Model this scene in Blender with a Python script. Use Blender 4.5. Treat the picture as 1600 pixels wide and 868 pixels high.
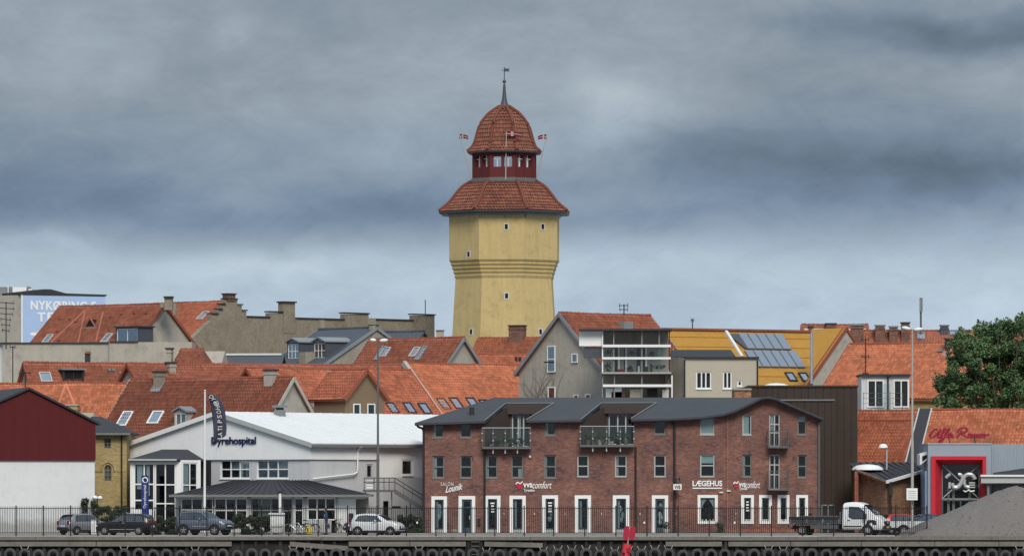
import bpy, bmesh, math, random
import numpy as np
from mathutils import Vector, Matrix
random.seed(7); np.random.seed(7)
for o in list(bpy.data.objects): bpy.data.objects.remove(o)
SC = bpy.context.scene
COL = SC.collection
R = math.radians

# ---------------------------------------------------------------- camera
F = 8800.0      # focal length in photo pixels (photo is 1600 px wide)
HZ = 761.0      # eye level row
H = 3.27        # eye height above the quay, metres
cd = bpy.data.cameras.new('camera'); cam = bpy.data.objects.new('camera', cd); COL.objects.link(cam)
cam.location = (0, 0, H); cam.rotation_euler = (R(90), 0, 0)
cd.sensor_width = 36; cd.lens = 36 * F / 1600; cd.shift_y = (HZ - 434) / 1600
cd.clip_start = 1; cd.clip_end = 20000
SC.camera = cam

# ---------------------------------------------------------------- light
SUN_EL, SUN_AZ = 42, 10          # azimuth: degrees to the right of straight behind the camera
EXPOSURE = 1.55
SKY_STRENGTH = 0.1
sd = bpy.data.lights.new('sun', 'SUN'); sun = bpy.data.objects.new('sun', sd); COL.objects.link(sun)
sd.energy = 1.0; sd.angle = R(26); sd.color = (1.0, 0.92, 0.80)
_to = Vector((math.sin(R(SUN_AZ)) * math.cos(R(SUN_EL)), -math.cos(R(SUN_AZ)) * math.cos(R(SUN_EL)), math.sin(R(SUN_EL))))
sun.rotation_euler = _to.to_track_quat('Z', 'Y').to_euler()
sun.location = (60, 200, 200)
SC.view_settings.view_transform = 'Standard'; SC.view_settings.look = 'None'
SC.view_settings.exposure = EXPOSURE; SC.view_settings.gamma = 1
SC.view_settings.use_curve_mapping = False

# ---------------------------------------------------------------- sky
def build_world():
    w = bpy.data.worlds.new('World'); SC.world = w; w.use_nodes = True
    nt = w.node_tree; N = nt.nodes; L = nt.links; N.clear()
    def nd(t, **k):
        n = N.new(t)
        for a, b in k.items(): setattr(n, a, b)
        return n
    def math_(op, a, b=None, c=None, clamp=False):
        n = nd('ShaderNodeMath', operation=op); n.use_clamp = clamp
        for i, v in enumerate((a, b, c)):
            if v is None: continue
            if isinstance(v, (int, float)): n.inputs[i].default_value = v
            else: L.new(v, n.inputs[i])
        return n.outputs[0]
    out = nd('ShaderNodeOutputWorld'); bg = nd('ShaderNodeBackground'); bg.inputs[1].default_value = SKY_STRENGTH
    sky = nd('ShaderNodeTexSky', sky_type='NISHITA'); sky.sun_disc = False
    sky.sun_elevation = R(SUN_EL); sky.sun_rotation = R(180 - SUN_AZ)
    sky.air_density = 1.2; sky.dust_density = 2.0
    tc = nd('ShaderNodeTexCoord'); sp = nd('ShaderNodeSeparateXYZ'); L.new(tc.outputs['Generated'], sp.inputs[0])
    # azimuth / elevation in units of 1000 photo pixels
    az = math_('MULTIPLY', math_('ARCTAN2', sp.outputs[0], sp.outputs[1]), F / 1000)
    el = math_('MULTIPLY', math_('ARCSINE', sp.outputs[2]), F / 1000)
    cmb = nd('ShaderNodeCombineXYZ'); L.new(az, cmb.inputs[0]); L.new(el, cmb.inputs[1])
    def noise(sx, sy, scale, detail, rough, off=0.0, dist=0.0):
        m = nd('ShaderNodeMapping'); L.new(cmb.outputs[0], m.inputs[0])
        m.inputs['Scale'].default_value = (sx, sy, 1); m.inputs['Location'].default_value = (off, off * .7, off * 1.3)
        n = nd('ShaderNodeTexNoise'); n.inputs['Scale'].default_value = scale; n.inputs['Detail'].default_value = detail
        n.inputs['Roughness'].default_value = rough; n.inputs['Distortion'].default_value = dist
        L.new(m.outputs[0], n.inputs['Vector']); return n
    wn = noise(1, 1.6, 3.2, 4, .55, 4.1)
    wsp = nd('ShaderNodeSeparateColor'); L.new(wn.outputs['Color'], wsp.inputs[0])
    azw = math_('ADD', az, math_('MULTIPLY', math_('SUBTRACT', wsp.outputs[0], .5), .42))
    elw = math_('ADD', el, math_('MULTIPLY', math_('SUBTRACT', wsp.outputs[1], .5), .16))
    # large cloud masses: (px, py, half width, half height, amount)
    masses = [(380, 55, 60, 30, .11), (905, 190, 85, 95, .12), (700, 130, 170, 70, .09), (600, 280, 120, 60, .06), (60, 60, 190, 60, .06),
              (60, 300, 190, 50, -.17), (420, 355, 260, 32, -.13), (640, 335, 200, 40, -.10), (1010, 130, 110, 60, .05),
              (1130, 265, 240, 40, -.16), (1480, 285, 190, 48, -.22), (1560, 45, 230, 26, -.26), (1330, 80, 150, 60, -.07), (1250, 170, 220, 60, -.05),
              (1420, 180, 220, 40, -.06), (420, 405, 110, 22, .12), (40, 395, 70, 20, .10), (1000, 380, 180, 40, .03), (1560, 370, 110, 40, .08), (1000, 350, 120, 18, -.07),
              (250, 345, 200, 18, .05), (320, 110, 60, 60, -.04), (480, 110, 90, 80, -.05), (220, 190, 220, 40, -.03)]
    tot = None
    for (px, py, hw, hh, am) in masses:
        dx = math_('DIVIDE', math_('SUBTRACT', azw, (px - 800) / 1000), hw / 1000)
        dy = math_('DIVIDE', math_('SUBTRACT', elw, (HZ - py) / 1000), hh / 1000)
        r2 = math_('ADD', math_('MULTIPLY', dx, dx), math_('MULTIPLY', dy, dy))
        g = math_('MULTIPLY', math_('POWER', 2.718, math_('MULTIPLY', r2, -.7)), am * (1.35 if am > 0 else 1.25))
        tot = g if tot is None else math_('ADD', tot, g)
    n1 = noise(1, 2.4, 2.4, 7, .55, 11.3, .3)
    n2 = noise(1, 1.7, 7, 8, .68, 3.7, .5)
    v = math_('ADD', tot, math_('MULTIPLY', math_('SUBTRACT', n1.outputs['Fac'], .5), .48))
    v = math_('ADD', v, math_('MULTIPLY', math_('SUBTRACT', n2.outputs['Fac'], .5), .34))
    # pale band of clear air low over the town
    low = nd('ShaderNodeMapRange'); low.interpolation_type = 'SMOOTHERSTEP'
    L.new(math_('ADD', el, math_('MULTIPLY', math_('SUBTRACT', n1.outputs['Fac'], .5), .10)), low.inputs[0])
    low.inputs[1].default_value = .31; low.inputs[2].default_value = .44; low.inputs[3].default_value = 1; low.inputs[4].default_value = 0
    v = math_('ADD', v, math_('MULTIPLY', low.outputs[0], .25))
    v = math_('ADD', v, .475)
    cr = nd('ShaderNodeValToRGB'); L.new(v, cr.inputs[0]); e = cr.color_ramp.elements
    e[0].position = 0.0; e[0].color = (.048, .070, .098, 1)
    e[1].position = 1.0; e[1].color = (.40, .425, .445, 1)
    for p, c in ((.32, (.108, .143, .190)), (.5, (.165, .200, .238)), (.66, (.215, .258, .302)), (.8, (.29, .325, .36))):
        x = e.new(p); x.color = c + (1,)
    # bluer low down, greyer high up
    hi = nd('ShaderNodeMapRange'); L.new(el, hi.inputs[0]); hi.inputs[1].default_value = .28; hi.inputs[2].default_value = .62
    tint = nd('ShaderNodeMix', data_type='RGBA', blend_type='MIX'); L.new(hi.outputs[0], tint.inputs[0])
    tint.inputs[6].default_value = (.87, 1.02, 1.22, 1); tint.inputs[7].default_value = (.985, .99, .985, 1)
    mu = nd('ShaderNodeMix', data_type='RGBA', blend_type='MULTIPLY'); mu.inputs[0].default_value = 1
    L.new(cr.outputs[0], mu.inputs[6]); L.new(tint.outputs[2], mu.inputs[7])
    sc = nd('ShaderNodeVectorMath', operation='SCALE'); L.new(mu.outputs[2], sc.inputs[0]); sc.inputs[3].default_value = CLOUD_GAIN
    # an overcast sky is brighter overhead than near the horizon
    zen = nd('ShaderNodeMapRange'); L.new(sp.outputs[2], zen.inputs[0]); zen.inputs[1].default_value = .12; zen.inputs[2].default_value = 1.0; zen.inputs[3].default_value = CLOUD_GAIN; zen.inputs[4].default_value = CLOUD_GAIN * 3.0
    L.new(zen.outputs[0], sc.inputs[3])
    # broken cloud: some of the blue sky shows through the thin low band
    cov = math_('SUBTRACT', .98, math_('MULTIPLY', low.outputs[0], .12))
    mx = nd('ShaderNodeMix', data_type='RGBA'); L.new(cov, mx.inputs[0]); L.new(sky.outputs[0], mx.inputs[6]); L.new(sc.outputs[0], mx.inputs[7])
    L.new(mx.outputs[2], bg.inputs[0]); L.new(bg.outputs[0], out.inputs[0])
CLOUD_GAIN = 5.4
build_world()

# ---------------------------------------------------------------- geometry helpers
def X(px, Y): return (px - 800) / F * Y
def Z(py, Y): return H + (HZ - py) / F * Y
def P(px, py, Y): return Vector((X(px, Y), Y, Z(py, Y)))
def mpp(Y): return Y / F
I4 = Matrix.Identity(4)
WM = {}                       # world matrix of every object built here

class MB:
    def __init__(s): s.v = []; s.f = []; s.uv = {}
    def add(s, vs, fs):
        n = len(s.v); s.v += [tuple(p) for p in vs]; s.f += [tuple(i + n for i in f) for f in fs]; return s
    def box(s, x0, x1, y0, y1, z0, z1):
        return s.add([(x0,y0,z0),(x1,y0,z0),(x1,y1,z0),(x0,y1,z0),(x0,y0,z1),(x1,y0,z1),(x1,y1,z1),(x0,y1,z1)],
                     [(0,3,2,1),(4,5,6,7),(0,1,5,4),(1,2,6,5),(2,3,7,6),(3,0,4,7)])
    def quad(s, a, b, c, d): return s.add([a, b, c, d], [(0,1,2,3)])
    def bar(s, a, b, w, h=None, up=(0,0,1)):
        a = Vector(a); b = Vector(b); h = h or w; d = (b - a).normalized(); up = Vector(up)
        if abs(d.dot(up)) > .98: up = Vector((0,1,0))
        x = d.cross(up).normalized() * w / 2; y = x.cross(d).normalized() * h / 2
        vs = [p + q for p in (a, b) for q in (-x - y, x - y, x + y, -x + y)]
        return s.add(vs, [(0,1,2,3),(7,6,5,4),(0,4,5,1),(1,5,6,2),(2,6,7,3),(3,7,4,0)])
    def tube(s, pts, r, n=8, cap=True):
        pts = [Vector(p) for p in pts]; rs = r if isinstance(r, (list, tuple)) else [r] * len(pts)
        rings = []
        for i, p in enumerate(pts):
            d = (pts[min(i+1, len(pts)-1)] - pts[max(i-1, 0)]).normalized()
            up = Vector((0,0,1)) if abs(d.z) < .9 else Vector((0,1,0))
            x = d.cross(up).normalized(); y = x.cross(d).normalized()
            rings.append([p + (x * math.cos(2*math.pi*k/n) + y * math.sin(2*math.pi*k/n)) * rs[i] for k in range(n)])
        vs = [q for ring in rings for q in ring]; fs = []
        for i in range(len(pts) - 1):
            for k in range(n):
                a = i*n + k; b = i*n + (k+1) % n; fs.append((a, b, b+n, a+n))
        if cap: fs.append(tuple(range(n-1, -1, -1))); fs.append(tuple(range((len(pts)-1)*n, len(pts)*n)))
        return s.add(vs, fs)
    def lathe(s, prof, n=24, c=(0,0,0), rot=0.0, axis='Z', cap=True):
        vs = []; fs = []
        for (r, z) in prof:
            for k in range(n):
                a = rot + 2*math.pi*k/n
                if axis == 'Z': vs.append((c[0] + r*math.cos(a), c[1] + r*math.sin(a), c[2] + z))
                else: vs.append((c[0] + r*math.cos(a), c[1] + z, c[2] + r*math.sin(a)))
        for i in range(len(prof) - 1):
            for k in range(n):
                a = i*n + k; b = i*n + (k+1) % n; fs.append((a, b, b+n, a+n))
        if cap: fs.append(tuple(range(n-1, -1, -1))); fs.append(tuple(range((len(prof)-1)*n, len(prof)*n)))
        return s.add(vs, fs)
    def prism(s, poly, d):
        """poly: 3D points of a planar outline, d: extrusion vector"""
        n = len(poly); d = Vector(d); poly = [Vector(p) for p in poly]
        return s.add(poly + [p + d for p in poly], [tuple(range(n)), tuple(range(2*n-1, n-1, -1))] + [(i, i+n, (i+1) % n + n, (i+1) % n) for i in range(n)])
    def mesh(s, name, mat, xf=None, smooth=None):
        me = bpy.data.meshes.new(name)
        vs = s.v if xf is None else [tuple(xf @ Vector(p)) for p in s.v]
        me.from_pydata(vs, [], s.f)
        if mat: me.materials.append(mat)
        bm = bmesh.new(); bm.from_mesh(me); bmesh.ops.recalc_face_normals(bm, faces=bm.faces); bm.to_mesh(me); bm.free()
        if smooth:
            me.polygons.foreach_set('use_smooth', [True] * len(me.polygons)); me.set_sharp_from_angle(angle=R(smooth))
        return me
    def build(s, name, mat, parent=None, frame=None, smooth=None):
        pm = WM[parent.name] if parent else I4
        xf = pm.inverted() @ (frame or I4)
        me = s.mesh(name, mat, None if xf == I4 else xf, smooth)
        return link(bpy.data.objects.new(name, me), parent, pm)
def link(o, parent=None, wm=None):
    COL.objects.link(o); WM[o.name] = wm or I4
    if parent: o.parent = parent
    return o
def tag(o, label=None, cat=None, group=None, kind=None):
    if label: o['label'] = label
    if cat: o['category'] = cat
    if group: o['group'] = group
    if kind: o['kind'] = kind
    return o
def thing(name, label, cat, loc=(0,0,0), rz=0.0, group=None):
    o = bpy.data.objects.new(name, None); o.empty_display_size = .3
    o.location = loc; o.rotation_euler = (0, 0, rz); COL.objects.link(o)
    WM[o.name] = Matrix.Translation(Vector(loc)) @ Matrix.Rotation(rz, 4, 'Z')
    return tag(o, label, cat, group)
def solo(mb, name, mat, label, cat, base, group=None, smooth=None, frame=None):
    """a thing that is one mesh, origin at its base"""
    T = Matrix.Translation(Vector(base)); xf = T.inverted() @ (frame or I4)
    o = bpy.data.objects.new(name, mb.mesh(name, mat, xf, smooth)); o.location = base
    link(o, None, T); return tag(o, label, cat, group)
def struct(mb, name, mat, smooth=None):
    return tag(mb.build(name, mat, None, None, smooth), kind='structure')
def catmull(pts, n=6):
    pts = [Vector(p) for p in pts]; out = []
    for i in range(len(pts) - 1):
        p0 = pts[max(i-1, 0)]; p1 = pts[i]; p2 = pts[i+1]; p3 = pts[min(i+2, len(pts)-1)]
        for k in range(n):
            t = k / n
            out.append(.5 * ((2*p1) + (p2-p0)*t + (2*p0-5*p1+4*p2-p3)*t*t + (3*p1-p0-3*p2+p3)*t**3))
    out.append(pts[-1]); return out
def interp(x, pts):
    if x <= pts[0][0]: return pts[0][1]
    for (a, b), (c, d) in zip(pts, pts[1:]):
        if x <= c: return b + (d - b) * (x - a) / (c - a) if c > a else d
    return pts[-1][1]

# ---------------------------------------------------------------- materials
def _nt(name):
    m = bpy.data.materials.new(name); m.use_nodes = True
    nt = m.node_tree; return m, nt, nt.nodes['Principled BSDF']
def _math(nt, op, a, b=None, clamp=False):
    n = nt.nodes.new('ShaderNodeMath'); n.operation = op; n.use_clamp = clamp
    for i, v in enumerate((a, b)):
        if v is None: continue
        if isinstance(v, (int, float)): n.inputs[i].default_value = v
        else: nt.links.new(v, n.inputs[i])
    return n.outputs[0]
def _noise(nt, vec, scale, detail=4, rough=.6, sc=(1,1,1)):
    m = nt.nodes.new('ShaderNodeMapping'); m.inputs['Scale'].default_value = sc; nt.links.new(vec, m.inputs[0])
    n = nt.nodes.new('ShaderNodeTexNoise'); n.inputs['Scale'].default_value = scale; n.inputs['Detail'].default_value = detail
    n.inputs['Roughness'].default_value = rough; nt.links.new(m.outputs[0], n.inputs['Vector']); return n.outputs['Fac']
def _vary(nt, terms):
    v = None
    for fac, amt in terms:
        t = _math(nt, 'MULTIPLY', _math(nt, 'SUBTRACT', fac, .5), 2 * amt)
        v = t if v is None else _math(nt, 'ADD', v, t)
    return _math(nt, 'MAXIMUM', _math(nt, 'ADD', v, 1.0), .05)
def _scalecol(nt, col, v):
    s = nt.nodes.new('ShaderNodeVectorMath'); s.operation = 'SCALE'
    if isinstance(col, tuple): s.inputs[0].default_value = col[:3]
    else: nt.links.new(col, s.inputs[0])
    nt.links.new(v, s.inputs[3]); return s.outputs[0]
def _pos(nt): return nt.nodes.new('ShaderNodeNewGeometry').outputs['Position']
def _bump(nt, b, h, strength, dist):
    n = nt.nodes.new('ShaderNodeBump'); n.inputs['Strength'].default_value = strength; n.inputs['Distance'].default_value = dist
    nt.links.new(h, n.inputs['Height']); nt.links.new(n.outputs[0], b.inputs['Normal'])
def _mixcol(nt, fac, a, b):
    n = nt.nodes.new('ShaderNodeMix'); n.data_type = 'RGBA'
    if isinstance(fac, (int, float)): n.inputs[0].default_value = fac
    else: nt.links.new(fac, n.inputs[0])
    for i, c in ((6, a), (7, b)):
        if isinstance(c, tuple): n.inputs[i].default_value = tuple(c[:3]) + (1,)
        else: nt.links.new(c, n.inputs[i])
    return n.outputs[2]
def _range(nt, v, a, b, c=0, d=1):
    n = nt.nodes.new('ShaderNodeMapRange'); nt.links.new(v, n.inputs[0])
    for i, k in enumerate((a, b, c, d)): n.inputs[i+1].default_value = k
    return n.outputs[0]
def mat(name, col, rough=.85, var=.12, scale=.7, fine=.14, fscale=7, streak=0.0, metal=0.0, bump=0.0, spec=.3, splash=0.0, stain=None, stain_amt=.5, coat=0.0):
    m, nt, b = _nt(name); p = _pos(nt)
    terms = [(_noise(nt, p, scale, 5, .62), var), (_noise(nt, p, fscale, 4, .7), fine)]
    if streak: terms.append((_noise(nt, p, 2.2, 4, .6, (1, 1, .12)), streak))
    c = col
    if stain:
        s = _range(nt, _noise(nt, p, scale * 1.7, 6, .65), .52, .72)
        c = _mixcol(nt, _math(nt, 'MULTIPLY', s, stain_amt), col, stain)
    if splash:                                        # mud splashed up from the ground
        s = nt.nodes.new('ShaderNodeSeparateXYZ'); nt.links.new(p, s.inputs[0])
        hgt = _math(nt, 'ADD', s.outputs[2], _math(nt, 'MULTIPLY', _noise(nt, p, 1.4, 5, .7), -1.3))
        c = _mixcol(nt, _math(nt, 'MULTIPLY', _range(nt, hgt, -.1, .55, 1, 0), splash), c, (.16, .145, .12))
    nt.links.new(_scalecol(nt, c, _vary(nt, terms)), b.inputs['Base Color'])
    b.inputs['Roughness'].default_value = rough; b.inputs['Metallic'].default_value = metal
    b.inputs['Specular IOR Level'].default_value = spec
    if coat: b.inputs['Coat Weight'].default_value = coat; b.inputs['Coat Roughness'].default_value = .08
    if bump: _bump(nt, b, _noise(nt, p, fscale, 5, .7), bump, .05)
    return m
def tile_mat(name, c1, c2, dirt=(.045, .035, .03), dirt_amt=.45, rough=.7):
    m, nt, b = _nt(name); p = _pos(nt)
    uv = nt.nodes.new('ShaderNodeUVMap').outputs[0]
    fl = nt.nodes.new('ShaderNodeVectorMath'); fl.operation = 'FLOOR'; nt.links.new(uv, fl.inputs[0])
    wn = nt.nodes.new('ShaderNodeTexWhiteNoise'); wn.noise_dimensions = '2D'; nt.links.new(fl.outputs[0], wn.inputs['Vector'])
    c = _mixcol(nt, wn.outputs['Value'], c1, c2)
    d = _range(nt, _noise(nt, p, .45, 6, .66), .5, .74)
    c = _mixcol(nt, _math(nt, 'MULTIPLY', d, dirt_amt), c, dirt)
    sp = _range(nt, _noise(nt, p, 3.2, 5, .7), .62, .75)
    c = _mixcol(nt, _math(nt, 'MULTIPLY', sp, .35), c, (.20, .17, .12))
    odd = _range(nt, wn.outputs['Value'], .93, .95)
    c = _mixcol(nt, _math(nt, 'MULTIPLY', odd, .45), c, dirt)
    ms = _math(nt, 'MULTIPLY', _range(nt, _noise(nt, p, .9, 6, .7), .58, .72), .5)
    c = _mixcol(nt, ms, c, (.13, .085, .05))
    oi = nt.nodes.new('ShaderNodeObjectInfo').outputs['Random']
    c = _mixcol(nt, _math(nt, 'MULTIPLY', oi, .35), c, (.30, .12, .075))
    v = _vary(nt, [(oi, .10), (wn.outputs['Value'], .13), (_noise(nt, p, 1.1, 5, .6), .15), (_noise(nt, p, 9, 3, .7), .14)])
    nt.links.new(_scalecol(nt, c, v), b.inputs['Base Color']); b.inputs['Roughness'].default_value = rough
    b.inputs['Specular IOR Level'].default_value = .25
    return m
def brick_mat(name, c1, c2, mortar, bw=.25, bh=.083, patch=None, patch_amt=.5, var=.25):
    m, nt, b = _nt(name); p = _pos(nt)
    s = nt.nodes.new('ShaderNodeSeparateXYZ'); nt.links.new(p, s.inputs[0])
    cb = nt.nodes.new('ShaderNodeCombineXYZ'); nt.links.new(_math(nt, 'ADD', s.outputs[0], s.outputs[1]), cb.inputs[0]); nt.links.new(s.outputs[2], cb.inputs[1])
    br = nt.nodes.new('ShaderNodeTexBrick'); nt.links.new(cb.outputs[0], br.inputs['Vector'])
    br.inputs['Scale'].default_value = 1; br.inputs['Brick Width'].default_value = bw; br.inputs['Row Height'].default_value = bh
    br.inputs['Mortar Size'].default_value = .007; br.inputs['Bias'].default_value = 0
    br.inputs['Color1'].default_value = c1 + (1,); br.inputs['Color2'].default_value = c2 + (1,); br.inputs['Mortar'].default_value = mortar + (1,)
    c = br.outputs['Color']
    # single bricks of another firing
    q = nt.nodes.new('ShaderNodeVectorMath'); q.operation = 'DIVIDE'; nt.links.new(cb.outputs[0], q.inputs[0]); q.inputs[1].default_value = (bw, bh, 1)
    fl = nt.nodes.new('ShaderNodeVectorMath'); fl.operation = 'FLOOR'; nt.links.new(q.outputs[0], fl.inputs[0])
    wn = nt.nodes.new('ShaderNodeTexWhiteNoise'); wn.noise_dimensions = '2D'; nt.links.new(fl.outputs[0], wn.inputs['Vector'])
    if patch:
        big = _range(nt, _noise(nt, p, .55, 4, .6), .42, .62)
        c = _mixcol(nt, _math(nt, 'MULTIPLY', _math(nt, 'MULTIPLY', _range(nt, wn.outputs['Value'], .35, .75), big), patch_amt), c, patch)
    v = _vary(nt, [(wn.outputs['Value'], var), (_noise(nt, p, .5, 5, .6), .20), (_noise(nt, p, 6, 4, .7), .16), (_noise(nt, p, 1.6, 5, .65, (1, 1, .18)), .18)])
    nt.links.new(_scalecol(nt, c, v), b.inputs['Base Color']); b.inputs['Roughness'].default_value = .9
    b.inputs['Specular IOR Level'].default_value = .2
    _bump(nt, b, br.outputs['Fac'], -.35, .012)
    return m
def glass_mat(name, tint=(.55, .62, .64), refl=.22, rough=.02):
    m = bpy.data.materials.new(name); m.use_nodes = True; nt = m.node_tree; nt.nodes.clear()
    out = nt.nodes.new('ShaderNodeOutputMaterial'); tr = nt.nodes.new('ShaderNodeBsdfTransparent'); gl = nt.nodes.new('ShaderNodeBsdfGlossy')
    tr.inputs[0].default_value = tint + (1,); gl.inputs['Roughness'].default_value = rough; gl.inputs[0].default_value = (.9, .95, 1, 1)
    fr = nt.nodes.new('ShaderNodeFresnel'); fr.inputs[0].default_value = 1.5
    f = _math(nt, 'ADD', _math(nt, 'MULTIPLY', fr.outputs[0], .6), refl - .024, True)
    mx = nt.nodes.new('ShaderNodeMixShader'); nt.links.new(f, mx.inputs[0]); nt.links.new(tr.outputs[0], mx.inputs[1]); nt.links.new(gl.outputs[0], mx.inputs[2])
    nt.links.new(mx.outputs[0], out.inputs[0]); return m
def leaf_mat(name, c1, c2):
    m, nt, b = _nt(name); g = nt.nodes.new('ShaderNodeNewGeometry')
    c = _mixcol(nt, g.outputs['Random Per Island'], c1, c2)
    nt.links.new(_scalecol(nt, c, _vary(nt, [(_noise(nt, g.outputs['Position'], .8, 3, .6), .3)])), b.inputs['Base Color'])
    b.inputs['Roughness'].default_value = .55; b.inputs['Transmission Weight'].default_value = 0
    b.inputs['Subsurface Weight'].default_value = 0
    return m
M = {}
M['tile_orange'] = tile_mat('tile_orange', (.365, .11, .062), (.46, .155, .09), dirt_amt=.36)
M['tile_bright'] = tile_mat('tile_bright', (.44, .137, .070), (.54, .19, .10), dirt_amt=.28)
M['tile_red'] = tile_mat('tile_red', (.245, .078, .049), (.33, .115, .072), dirt_amt=.5)
M['tile_dark'] = tile_mat('tile_dark', (.165, .052, .036), (.245, .08, .052), dirt_amt=.55)
M['tile_tower'] = tile_mat('tile_tower', (.135, .046, .031), (.20, .072, .045), dirt=(.03, .028, .025), dirt_amt=.55)
M['tile_brown'] = tile_mat('tile_brown', (.26, .075, .038), (.34, .11, .055), dirt=(.03, .028, .025), dirt_amt=.6)
M['tile_mustard'] = mat('mustard_roofing', (.37, .195, .038), var=.10, fine=.10, streak=.10, stain=(.20, .13, .04), stain_amt=.35)
M['hip_dark'] = mat('hip_tile', (.15, .05, .033), fine=.3)
M['ridge'] = mat('ridge_tile', (.24, .07, .04), fine=.3)
M['slate'] = mat('slate', (.062, .072, .088), .6, fine=.3, fscale=5)
M['felt'] = mat('roofing_felt', (.050, .055, .062), .8, var=.16, fine=.16)
M['felt_dark'] = mat('dark_roofing', (.034, .035, .042), .75, var=.2, fine=.25)
M['white'] = mat('white_paint', (.74, .75, .75), .55, var=.04, fine=.05)
M['white_wall'] = mat('white_render', (.60, .625, .64), .9, splash=.55, var=.07, fine=.10, streak=.05, stain=(.40, .41, .40), stain_amt=.25)
M['white_panel'] = mat('white_cladding', (.79, .81, .82), .6, splash=.5, var=.05, fine=.09, streak=.06)
M['grey_panel'] = mat('grey_cladding', (.52, .54, .56), .6, splash=.5, var=.06, fine=.07, streak=.12)
M['white_roof'] = mat('white_roof_sheet', (.66, .67, .67), .6, var=.06, fine=.06, streak=.05, stain=(.52, .52, .50), stain_amt=.3)
M['plaster_grey'] = mat('grey_plaster', (.345, .32, .278), .95, var=.13, fine=.12, streak=.14, stain=(.16, .15, .13), stain_amt=.5)
M['plaster_light'] = mat('light_plaster', (.37, .345, .30), .95, var=.16, fine=.16, streak=.14, stain=(.20, .19, .17), stain_amt=.55)
M['plaster_beige'] = mat('beige_plaster', (.43, .395, .325), .95, var=.06, fine=.10, streak=.05)
M['plaster_brown'] = mat('brown_plaster', (.19, .135, .085), .95, var=.14, fine=.16)
M['tower_yellow'] = mat('tower_yellow', (.48, .375, .178), .95, var=.08, fine=.11, fscale=4, streak=.16, stain=(.30, .235, .11), stain_amt=.5)
M['tower_red'] = mat('oxblood_paint', (.10, .018, .018), .7, fine=.15)
M['vine'] = mat('vine_stem', (.13, .105, .08), .95, fine=.3)
M['lead_dark'] = mat('dark_lead', (.12, .125, .13), .6, fine=.3)
M['lead'] = mat('lead', (.20, .22, .24), .55, var=.2, fine=.2)
M['copper_dark'] = mat('dark_copper', (.055, .065, .075), .5, fine=.2)
M['stone_wall'] = mat('rubble_wall', (.23, .20, .155), .95, var=.22, scale=.5, fine=.42, fscale=4, stain=(.12, .105, .08), stain_amt=.5, bump=.6)
M['stone_light'] = mat('pale_rubble_wall', (.27, .25, .205), .95, var=.25, fine=.36, fscale=5, bump=.5)
M['brick_red'] = brick_mat('red_brick', (.158, .060, .047), (.235, .100, .077), (.24, .20, .17), patch=(.060, .042, .052), patch_amt=.9)
M['brick_red2'] = brick_mat('plain_red_brick', (.22, .066, .044), (.29, .095, .062), (.29, .22, .18), patch=(.15, .055, .05), patch_amt=.45)
M['brick_yellow'] = brick_mat('yellow_brick', (.30, .225, .09), (.38, .29, .13), (.27, .24, .18), var=.14)
M['brick_old'] = brick_mat('old_brick', (.22, .095, .05), (.36, .19, .10), (.24, .20, .16), patch=(.11, .075, .05), patch_amt=.7)
M['brick_brown'] = brick_mat('chimney_brick', (.13, .062, .048), (.19, .085, .06), (.16, .13, .11))
M['red_clad'] = mat('red_cladding', (.098, .011, .013), .65, var=.14, fine=.12, streak=.16)
M['dark_clad'] = mat('dark_brown_cladding', (.038, .026, .021), .6, var=.15, fine=.14, streak=.24)
M['brown_clad'] = mat('brown_cladding', (.055, .040, .037), .7, var=.2, fine=.2)
M['grey_metal'] = mat('grey_metal', (.22, .235, .25), .5, fine=.1, metal=.3)
M['showroom'] = mat('showroom_cladding', (.27, .32, .38), .55, var=.05, fine=.06, streak=.06)
M['pale_blue'] = mat('pale_blue_glass', (.20, .28, .40), .3)
M['steel'] = mat('galvanised_steel', (.14, .148, .152), .5, fine=.12, metal=.5)
M['dark_metal'] = mat('dark_metal', (.022, .023, .027), .5, fine=.2)
M['black'] = mat('black_paint', (.010, .010, .012), .75, fine=.15)
M['win_grey'] = mat('grey_window_frame', (.17, .18, .175), .6, fine=.08)
M['win_pale'] = mat('weathered_white_frame', (.58, .57, .54), .7, fine=.1)
M['win_light'] = mat('pale_window_frame', (.40, .42, .42), .6, fine=.06)
M['teal_frame'] = mat('blue_grey_frame', (.045, .080, .098), .5, fine=.1)
M['curtain'] = mat('curtain', (.55, .56, .54), .9, var=.1, fine=.2)
M['blind'] = mat('roller_blind', (.55, .62, .60), .8, var=.05, fine=.05)
M['shade_black'] = mat('near_black_shade', (.012, .012, .014), .9)  # near-black: room shade put into the colour; also dark pots and furniture
M['glass'] = glass_mat('window_glass', (.8, .86, .88), refl=.024)
M['glass_sky'] = glass_mat('skylight_glass', (.35, .4, .42), refl=.45)
M['glass_lantern'] = glass_mat('lantern_glass', (.3, .33, .35), refl=.8)
M['glass_clear'] = glass_mat('balcony_glass', (.84, .9, .91), refl=.024)
M['car_glass'] = glass_mat('car_glass', (.10, .12, .14), refl=.2)
M['timber_quay'] = mat('weathered_timber', (.165, .157, .138), .95, var=.22, fine=.32, fscale=5, stain=(.085, .08, .07), stain_amt=.55, bump=.5)
M['timber_dark'] = mat('tarred_timber', (.026, .024, .023), .9, var=.4, fine=.4, fscale=5, stain=(.10, .088, .08), stain_amt=.5, bump=.5)
M['rubber'] = mat('rubber', (.052, .056, .060), .75, var=.3, fine=.35, fscale=9, stain=(.085, .09, .085), stain_amt=.4)
M['tyre'] = mat('car_tyre', (.017, .017, .018), .8, fine=.2)
M['rim'] = mat('alloy_rim', (.50, .51, .53), .35, fine=.1, metal=.6)
M['concrete'] = mat('concrete', (.36, .35, .335), .95, var=.14, fine=.16, stain=(.22, .215, .20), stain_amt=.4)
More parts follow.
